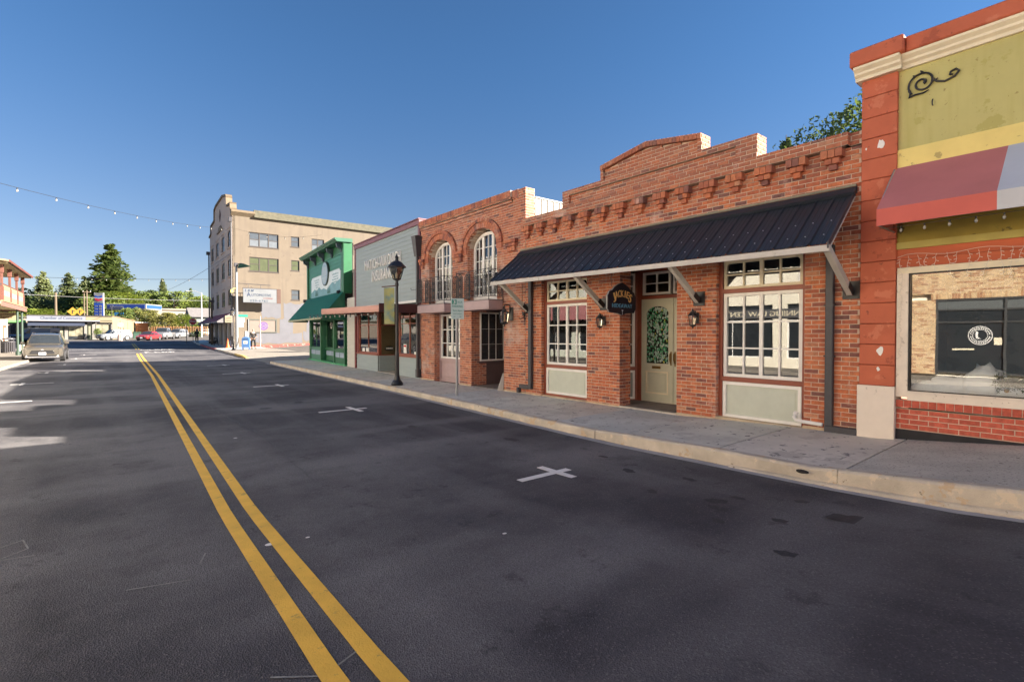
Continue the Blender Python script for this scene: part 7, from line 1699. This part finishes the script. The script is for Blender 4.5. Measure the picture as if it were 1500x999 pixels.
    if kind=='jeep':
        mb=MB(T); mb.cyl((-hx-.2,0,b*.9),(-hx,0,b*.9),.38,.38,18); mb.build('spare_wheel',rubber,t)
        for sy in(-1,1): mb=MB(T); mb.box(.18*L,.46*L,sy*h*.74 if sy>0 else -h,h if sy>0 else -h*.74,b*.78,b*.82); mb.box(-.42*L,-.18*L,sy*h*.85 if sy>0 else -h,h if sy>0 else -h*.85,b*.78,b*.82); mb.build('fender',rubber,t)
    return t
pa=lambda n,c,me=.0: M('paint_'+n,c,.28,.03,1,metal=me,coat=1.0)
gz=lambda x,y:G(x,y)
car(-2.55,42.9,.0,R(-91),'grey compact SUV parked facing the camera at the left kerb',pa('grey',(.16,.145,.12),.6),4.6,1.87,1.69,'suv',group='parked cars',detail=True)
car(1.9,102.6,G(0,102.6)-.03,R(207),'white compact SUV parked side-on before the pale building',pa('silver',(.15,.165,.185),.2),4.5,1.82,1.68,'suv')
car(6.0,96.6,G(0,97)-.0,R(243),'red sedan parked in front of the white pickup',pa('red',(.28,.02,.02),.2),4.7,1.82,1.45,'sedan')
car(8.5,104.0,G(0,104)-.0,R(248),'tall white pickup parked behind the red sedan',pa('white',(.16,.165,.175)),5.5,2.0,1.95,'pickup')
car(11.3,111.5,G(0,111)-.0,R(240),'white SUV parked right of the white pickup',pa('white',(.66,.68,.7)),4.8,1.9,1.75,'suv')
car(14.2,124,G(0,124),R(235),'dark blue sedan parked behind the white cars',pa('darkblue',(.03,.05,.09),.2),4.7,1.8,1.45,'sedan')
car(15.6,116.5,G(0,116.5)+.15,R(205),'silver sedan parked beside the hotel front, half hidden by the stop sign',pa('silver',(.5,.55,.62)),4.8,1.85,1.5,'sedan')
car(16.0,132,G(0,132)+.2,R(200),'pale blue sedan parked farthest back by the grey house',pa('paleblue',(.25,.33,.40),.2),4.6,1.8,1.45,'sedan')
car(-6.0,83.5,G(0,83.5)+.0,R(150),'dark blue boxy off-road car parked behind the veranda posts',pa('navy',(.02,.045,.11),.1),4.4,1.9,1.9,'jeep')

# ================================================================ PEOPLE
def skin_chain(name,m,T,par,verts,edges,sub=2,root=0):
    me=bpy.data.meshes.new(name); me.from_pydata([v[:3] for v in verts],edges,[]); o=bpy.data.objects.new(name,me); col.objects.link(o)
    o.modifiers.new('skin','SKIN'); 
    for i,v in enumerate(verts): 
        sv=me.skin_vertices[0].data[i]; sv.radius=(v[3],v[4] if len(v)>4 else v[3]); sv.use_root=(i==root)
    s=o.modifiers.new('sub','SUBSURF'); s.levels=sub; s.render_levels=sub
    bpy.context.view_layer.update(); nm=bpy.data.meshes.new_from_object(o.evaluated_get(bpy.context.evaluated_depsgraph_get()))
    bpy.data.objects.remove(o); nm.transform(T); nm.transform(WM[root_of(par).name].inverted()); nm.materials.clear(); nm.materials.append(m); nm.polygons.foreach_set('use_smooth',[True]*len(nm.polygons))
    o=bpy.data.objects.new(name,nm); col.objects.link(o); o.parent=par; return o
skin_m=M('skin',(.50,.29,.20),.6,.05,5)
def person(x,y,z,rz,label,coat,trous,hair,s=1.0,stride=.16):
    T=Matrix.Translation((x,y,z))@Matrix.Rotation(rz,4,'Z')@Matrix.Scale(s,4); t=thing('person',label,'person',Matrix.Translation((x,y,z))@Matrix.Rotation(rz,4,'Z'))
    # local: faces -y
    V=[(0,0,.98,.15,.11),(0,0,1.15,.145,.105),(0,0,1.32,.17,.12),(0,.0,1.45,.14,.10),(0,0,1.52,.06,.06),(0,-.02,1.60,.062,.07),(0,-.015,1.69,.078,.095),(0,-.005,1.765,.05,.065)]
    E_=[(0,1),(1,2),(2,3),(3,4),(4,5),(5,6),(6,7)]
    def add(ch,at):
        p=at
        for v in ch: V.append(v); E_.append((p,len(V)-1)); p=len(V)-1
        return p
    for sg,st in((1,stride),(-1,-stride)):
        add([(sg*.10,0,.88,.095,.10),(sg*.11,-st*.9,.50,.06,.07),(sg*.11,-st*.6,.10,.04,.045),(sg*.12,-st*.6-.03,.05,.042,.035),(sg*.13,-st*.6-.17,.035,.035,.025)],0)
    hands=[]
    for sg,(ex,ey,ez),(hx_,hy,hz) in((1,(.27,.0,1.16),(.20,-.20,1.10)),(-1,(-.27,.04,1.14),(-.28,-.08,.90))):
        add([(sg*.20,0,1.42,.07,.07),(ex,ey,ez,.048,.05),(hx_,hy,hz,.034,.036)],3); hands.append((sg,Vector((ex,ey,ez)),Vector((hx_,hy,hz))))
    skin_chain('body',skin_m,T,t,V,E_,2)
    # clothing: coat and trousers wrapped round the body
    C=[(0,0,.86,.19,.14),(0,0,1.0,.18,.135),(0,0,1.18,.175,.13),(0,0,1.34,.20,.145),(0,0,1.46,.155,.12),(0,.0,1.50,.09,.08)]; CE=[(i,i+1) for i in range(5)]
    for sg,e,h_ in hands:
        a=len(C); C+= [(sg*.21,0,1.42,.085,.085),(e.x,e.y,e.z,.066,.066),(*(e.lerp(h_,.92)),.05,.05)]; CE+=[(4,a),(a,a+1),(a+1,a+2)]
    skin_chain('jacket',coat,T,t,C,CE,2)
    P=[(0,0,.98,.16,.125)]; PE=[]
    for sg,st in((1,stride),(-1,-stride)):
        a=len(P); P+=[(sg*.10,0,.86,.108,.112),(sg*.11,-st*.9,.50,.078,.085),(sg*.11,-st*.62,.13,.062,.068)]; PE+=[(0,a),(a,a+1),(a+1,a+2)]
    skin_chain('trousers',trous,T,t,P,PE,2)
    for sg,st in((1,stride),(-1,-stride)):
        mb=MB(T); cx,cy=sg*.12,-st*.6-.06; mb.bbox(cx-.05,cx+.05,cy-.18,cy+.09,.0,.09,.02); mb.build('shoe',black,t)
    H=[(0,.015,1.76,.075,.09),(0,.03,1.70,.078,.07),(0,.045,1.63,.055,.04)]; skin_chain('hair',hair,T,t,H,[(0,1),(1,2)],2)
    mb=MB(T); mb.lathe([(.004,-.02),(.012,-.01),(.004,.02)],(0,-.105,1.665),6)
    mb.build('nose',skin_m,t)
    mb=MB(T); mb.lathe([(.002,-.006),(.009,0),(.002,.006)],(.03,-.098,1.69),6);mb.lathe([(.002,-.006),(.009,0),(.002,.006)],(-.03,-.098,1.69),6); mb.box(-.025,.025,-.1,-.094,1.625,1.632); mb.build('features',M('feature_dark',(.12,.05,.04),.6),t)
    for sg,e,h_ in hands:
        d=(h_-e).normalized(); q=d.orthogonal().normalized(); HV=[(*h_,.028,.022),(*(h_+d*.06),.034,.018)]; HE=[(0,1)]
        side=Vector((1,0,0)) if abs(d.x)<.7 else Vector((0,1,0)); side=(side-d*side.dot(d)).normalized()
        for k,(o_,l_) in enumerate(((-.03,.055),(-.01,.07),(.01,.065),(.03,.05))):
            a=len(HV); p0=h_+d*.075+side*o_; p1=p0+d*l_*.6+Vector((0,-.01,-.008)); HV+=[(*p0,.010,.010),(*p1,.009,.009),(*(p1+d*l_*.4+Vector((0,-.01,-.012))),.008,.008)]; HE+=[(1,a),(a,a+1),(a+1,a+2)]
        a=len(HV); p0=h_+d*.02+side*.035*-sg; HV+=[(*p0,.011,.011),(*(p0+d*.045+side*.02*-sg),.009,.009)]; HE+=[(0,a),(a,a+1)]
        skin_chain('hand',skin_m,T,t,HV,HE,1)
    return t
person(11.0,51.3,.26,R(15),'man in a dark jacket and black trousers walking by the mailbox',M('jacket_brown',(.012,.010,.008),.8,.2,4),M('trousers_black',(.005,.005,.006),.8),M('hair_grey',(.30,.28,.26),.8),1.02)
person(9.6,75.0,.5,R(30),'person in dark clothes standing behind the red stop sign',M('jacket_olive',(.06,.07,.05),.8),M('trousers_black',(.01,.01,.01)),M('hair_dark',(.03,.02,.015),.8),.98,.05)

# ================================================================ TREES
bark=M('bark',(.09,.065,.045),.95,.2,5,.6,30)
lf={'pine':leaf_mat('leaf_pine',(.055,.085,.035),(.17,.19,.065)),'fir':leaf_mat('leaf_fir',(.06,.105,.03),(.20,.24,.06)),'oak':leaf_mat('leaf_oak',(.045,.085,.02),(.16,.20,.04)),'lime':leaf_mat('leaf_lime',(.09,.15,.02),(.27,.31,.05)),'olive':leaf_mat('leaf_olive',(.10,.11,.03),(.24,.22,.05)),'dark':leaf_mat('leaf_dark',(.04,.075,.028),(.13,.17,.05))}
def leafquads(mb,c,r,n,s,rs,flat=.8,droop=0):
    for _ in range(n):
        while True:
            p=Vector((rs.uniform(-1,1),rs.uniform(-1,1),rs.uniform(-1,1)))
            if p.length<1: break
        p=p.normalized()*(p.length**.35); q=Vector((c[0]+p.x*r,c[1]+p.y*r,c[2]+p.z*r*flat))
        d=Vector((rs.gauss(0,1),rs.gauss(0,1),rs.gauss(0,.8)-droop)).normalized(); e=d.orthogonal().normalized(); k=s*rs.uniform(.6,1.3)
        i=len(mb.v); mb.v+=[tuple(q-e*k*.35),tuple(q+d*k*.5-e*k*.05),tuple(q+e*k*.35+d*k*.1),tuple(q-d*k*.45)]; mb.f.append((i,i+1,i+2,i+3))
def broad_mesh(seed,n=46,lpc=70,ls=.42):
    rs=random.Random(seed); mb=MB()       # unit tree: height 10, crown radius ~4
    tr=MB(); tr.tube([(0,0,0),(.1,0,1.5),(-.1,.1,3.2),(.1,0,5),(0,0,7)],[.35,.28,.22,.14,.05],7)
    for k in range(n):
        a=rs.uniform(0,2*PI); zz=rs.uniform(2.4,9.2); rr=3.9*math.sqrt(max(.05,1-((zz-5.4)/4.6)**2))*rs.uniform(.25,1); c=(rr*math.cos(a),rr*math.sin(a),zz); r=rs.uniform(.7,1.35)
        leafquads(mb,c,r,lpc,ls,rs)
        if k%3==0: tr.tube([(0,0,min(6,zz*.6)),(c[0]*.5,c[1]*.5,zz*.85),(c[0],c[1],zz)],[.12,.07,.02],4)
    return mb,tr
def conifer_mesh(seed,kind='fir',n=34,ls=.5,wid=2.6):
    rs=random.Random(seed); mb=MB(); tr=MB(); tr.tube([(0,0,0),(.05,0,3),(0,.05,7),(0,0,10)],[.3,.22,.1,.02],6)
    levels=n
    for k in range(levels):
        t=k/levels; zz=(1.2 if kind=='fir' else 3.2)+(8.8 if kind=='fir' else 6.6)*t
        R0=wid*(1-t)**(.8 if kind=='fir' else .55)*(1.0 if kind=='fir' else (.55+.45*math.sin(PI*min(1,t*1.2+.15))))+.12
        nb=max(3,int(7*(1-t)+3))
        for b in range(nb):
            a=rs.uniform(0,2*PI); L_=R0*rs.uniform(.6,1.1); tip=(L_*math.cos(a),L_*math.sin(a),zz-L_*.12+rs.uniform(-.1,.2))
            if L_>.7: tr.tube([(0,0,zz),tip],[.05,.015],3)
            m_=max(2,int(L_*3.2))
            for q in range(m_):
                u=(q+.7)/m_; leafquads(mb,(tip[0]*u,tip[1]*u,zz+(tip[2]-zz)*u),.2+.22*u if L_>.5 else .15,13,ls*.62,rs,.55,.2)
    return mb,tr
TM={}
def tree(kind,shape,x,y,z,h,w,label,name,cat='tree',group='trees beyond the junction',seed=0,rot=0):
    key=(shape,seed)
    if key not in TM:
        mb,tr=(broad_mesh(seed+1,60,75,.40) if shape=='broad' else broad_mesh(seed+1,120,190,.21) if shape=='broadfine' else conifer_mesh(seed+1,'fir',46,.55,2.3) if shape=='fir' else conifer_mesh(seed+1,'pine',34,.5,2.2))
        c=bpy.data.meshes.new('crown'); c.from_pydata(mb.v,[],mb.f); t=bpy.data.meshes.new('trunk'); t.from_pydata(tr.v,[],tr.f); t.materials.append(bark); TM[key]=(c,t)
    c,t=TM[key]; ck=(key,kind)
    if ck not in TM:
        cc=c.copy(); cc.materials.clear(); cc.materials.append(lf[kind]); TM[ck]=cc
    T=Matrix.Translation((x,y,z))@Matrix.Rotation(rot,4,'Z')@Matrix.Diagonal((w/8 if 'broad' in shape else w/4.6,w/8 if 'broad' in shape else w/4.6,(h)/(9.9 if 'broad' in shape else 10.1),1))
    r=thing(name,label,cat,Matrix.Translation((x,y,z))@Matrix.Rotation(rot,4,'Z'),group); S=WM[r.name].inverted()@T
    for nm,me in(('trunk',t),('crown',TM[ck])): o=bpy.data.objects.new(nm,me); col.objects.link(o); o.parent=r; o.matrix_basis=S
    return r
TL=[('pine','fir',-14.3,230,22.4,10,'dark conifer at far left of the skyline, nearest the veranda'),
('pine','pine',-7.5,219,21.8,10,'tall pine left of centre, second from the veranda'),
('pine','pine',-3.3,209,19.9,8,'slimmer pine just left of the tallest tree'),
('fir','fir',2.8,191,28.2,17,'tallest conifer in the skyline, sunlit, above the petrol sign'),
('pine','fir',19.6,242,23.4,7,'small dark fir poking above the round trees at right'),
('dark','fir',26.7,223,18.5,6,'narrow dark spire shaped conifer next to the hotel')]
for i,(k,s,x,y,zt,w_,lb) in enumerate(TL):
    z0=G(0,y)-.2; tree(k,s,x,y,z0,zt-z0,w_,lb,'conifer_tree',seed=i%3,rot=i*1.3)
BL=[('dark',-10,203,12.2,13,'dark round tree behind the utility pole'),('lime',-12.6,165,7.6,9,'lime green tree at far left by the veranda posts'),('lime',-9.0,158,7.3,7,'lime green bush tree left of the brown utility pole'),
('oak',-5,197,13,11,'green tree behind the two yellow warning signs'),('oak',-.4,190,13.5,13,'broad sunlit tree behind the petrol price sign'),('lime',6.0,182,13.5,14,'bright green broad tree right under the tallest conifer'),('oak',1.5,176,12,12,'green tree between price sign and petrol canopy'),
('oak',10.3,217,16.2,14,'round green tree right of the tallest conifer'),('dark',15.5,222,17,14,'dark round tree in the middle of the right hand row'),('oak',20.8,215,16.8,15,'round green tree left of the dark spire'),('lime',27.5,198,14.2,12,'yellow green tree touching the hotel front'),('oak',24.5,176,11.5,10,'green tree beside the hotel above the grey house'),
('olive',7.9,128,6.6,6,'olive tinged street tree left of the pale building'),('olive',10.6,122,5.9,5.5,'reddish green street tree behind the white pickup'),('lime',13.2,121.5,5.6,5,'green street tree behind the white SUV'),('oak',5.6,136,7.2,6,'leafy tree under the petrol canopy edge'),
('dark',-19,208,14.8,14,'dark tree mass at the left edge behind the veranda'),('dark',5.5,205,17,15,'dark round tree behind the tallest conifer'),('dark',-2.5,228,15,20,'dark woodland tree behind the pines'),('dark',-13.5,240,15.5,20,'dark woodland tree far behind the left conifer'),('dark',27,240,14,22,'dark woodland tree behind the spire conifer'),('dark',12,245,14,20,'dark woodland tree behind the round trees'),('lime',3.4,160,6.2,6,'low bright green tree behind the yellow end wall')]
for i,(k,x,y,zt,w_,lb) in enumerate(BL):
    z0=G(0,y)-.2; tree(k,'broad',x,y,z0,zt-z0,w_,lb,'broadleaf_tree',seed=10+i%4,rot=i*2.1)
tree('oak','broadfine',34.3,9.8,.5,14.2,10,'large leafy tree rising behind the brick saloon parapet','broadleaf_tree',group=None,seed=20)
tree('dark','pine',42,17.6,.5,16.9,5,'thin conifer tip beside the leafy tree behind the saloon','conifer_tree',group=None,seed=2)
for i,(x,y,z,w_,lb) in enumerate(((-.2,106.6,1.9,1.2,'round clipped shrub in front of the shop window'),(14.5,113,1.5,2.4,'low dark shrub behind the parked white SUV'))):
    tree('oak','broad',x,y,.6,z,w_,lb,'shrub','shrub',None,seed=11)
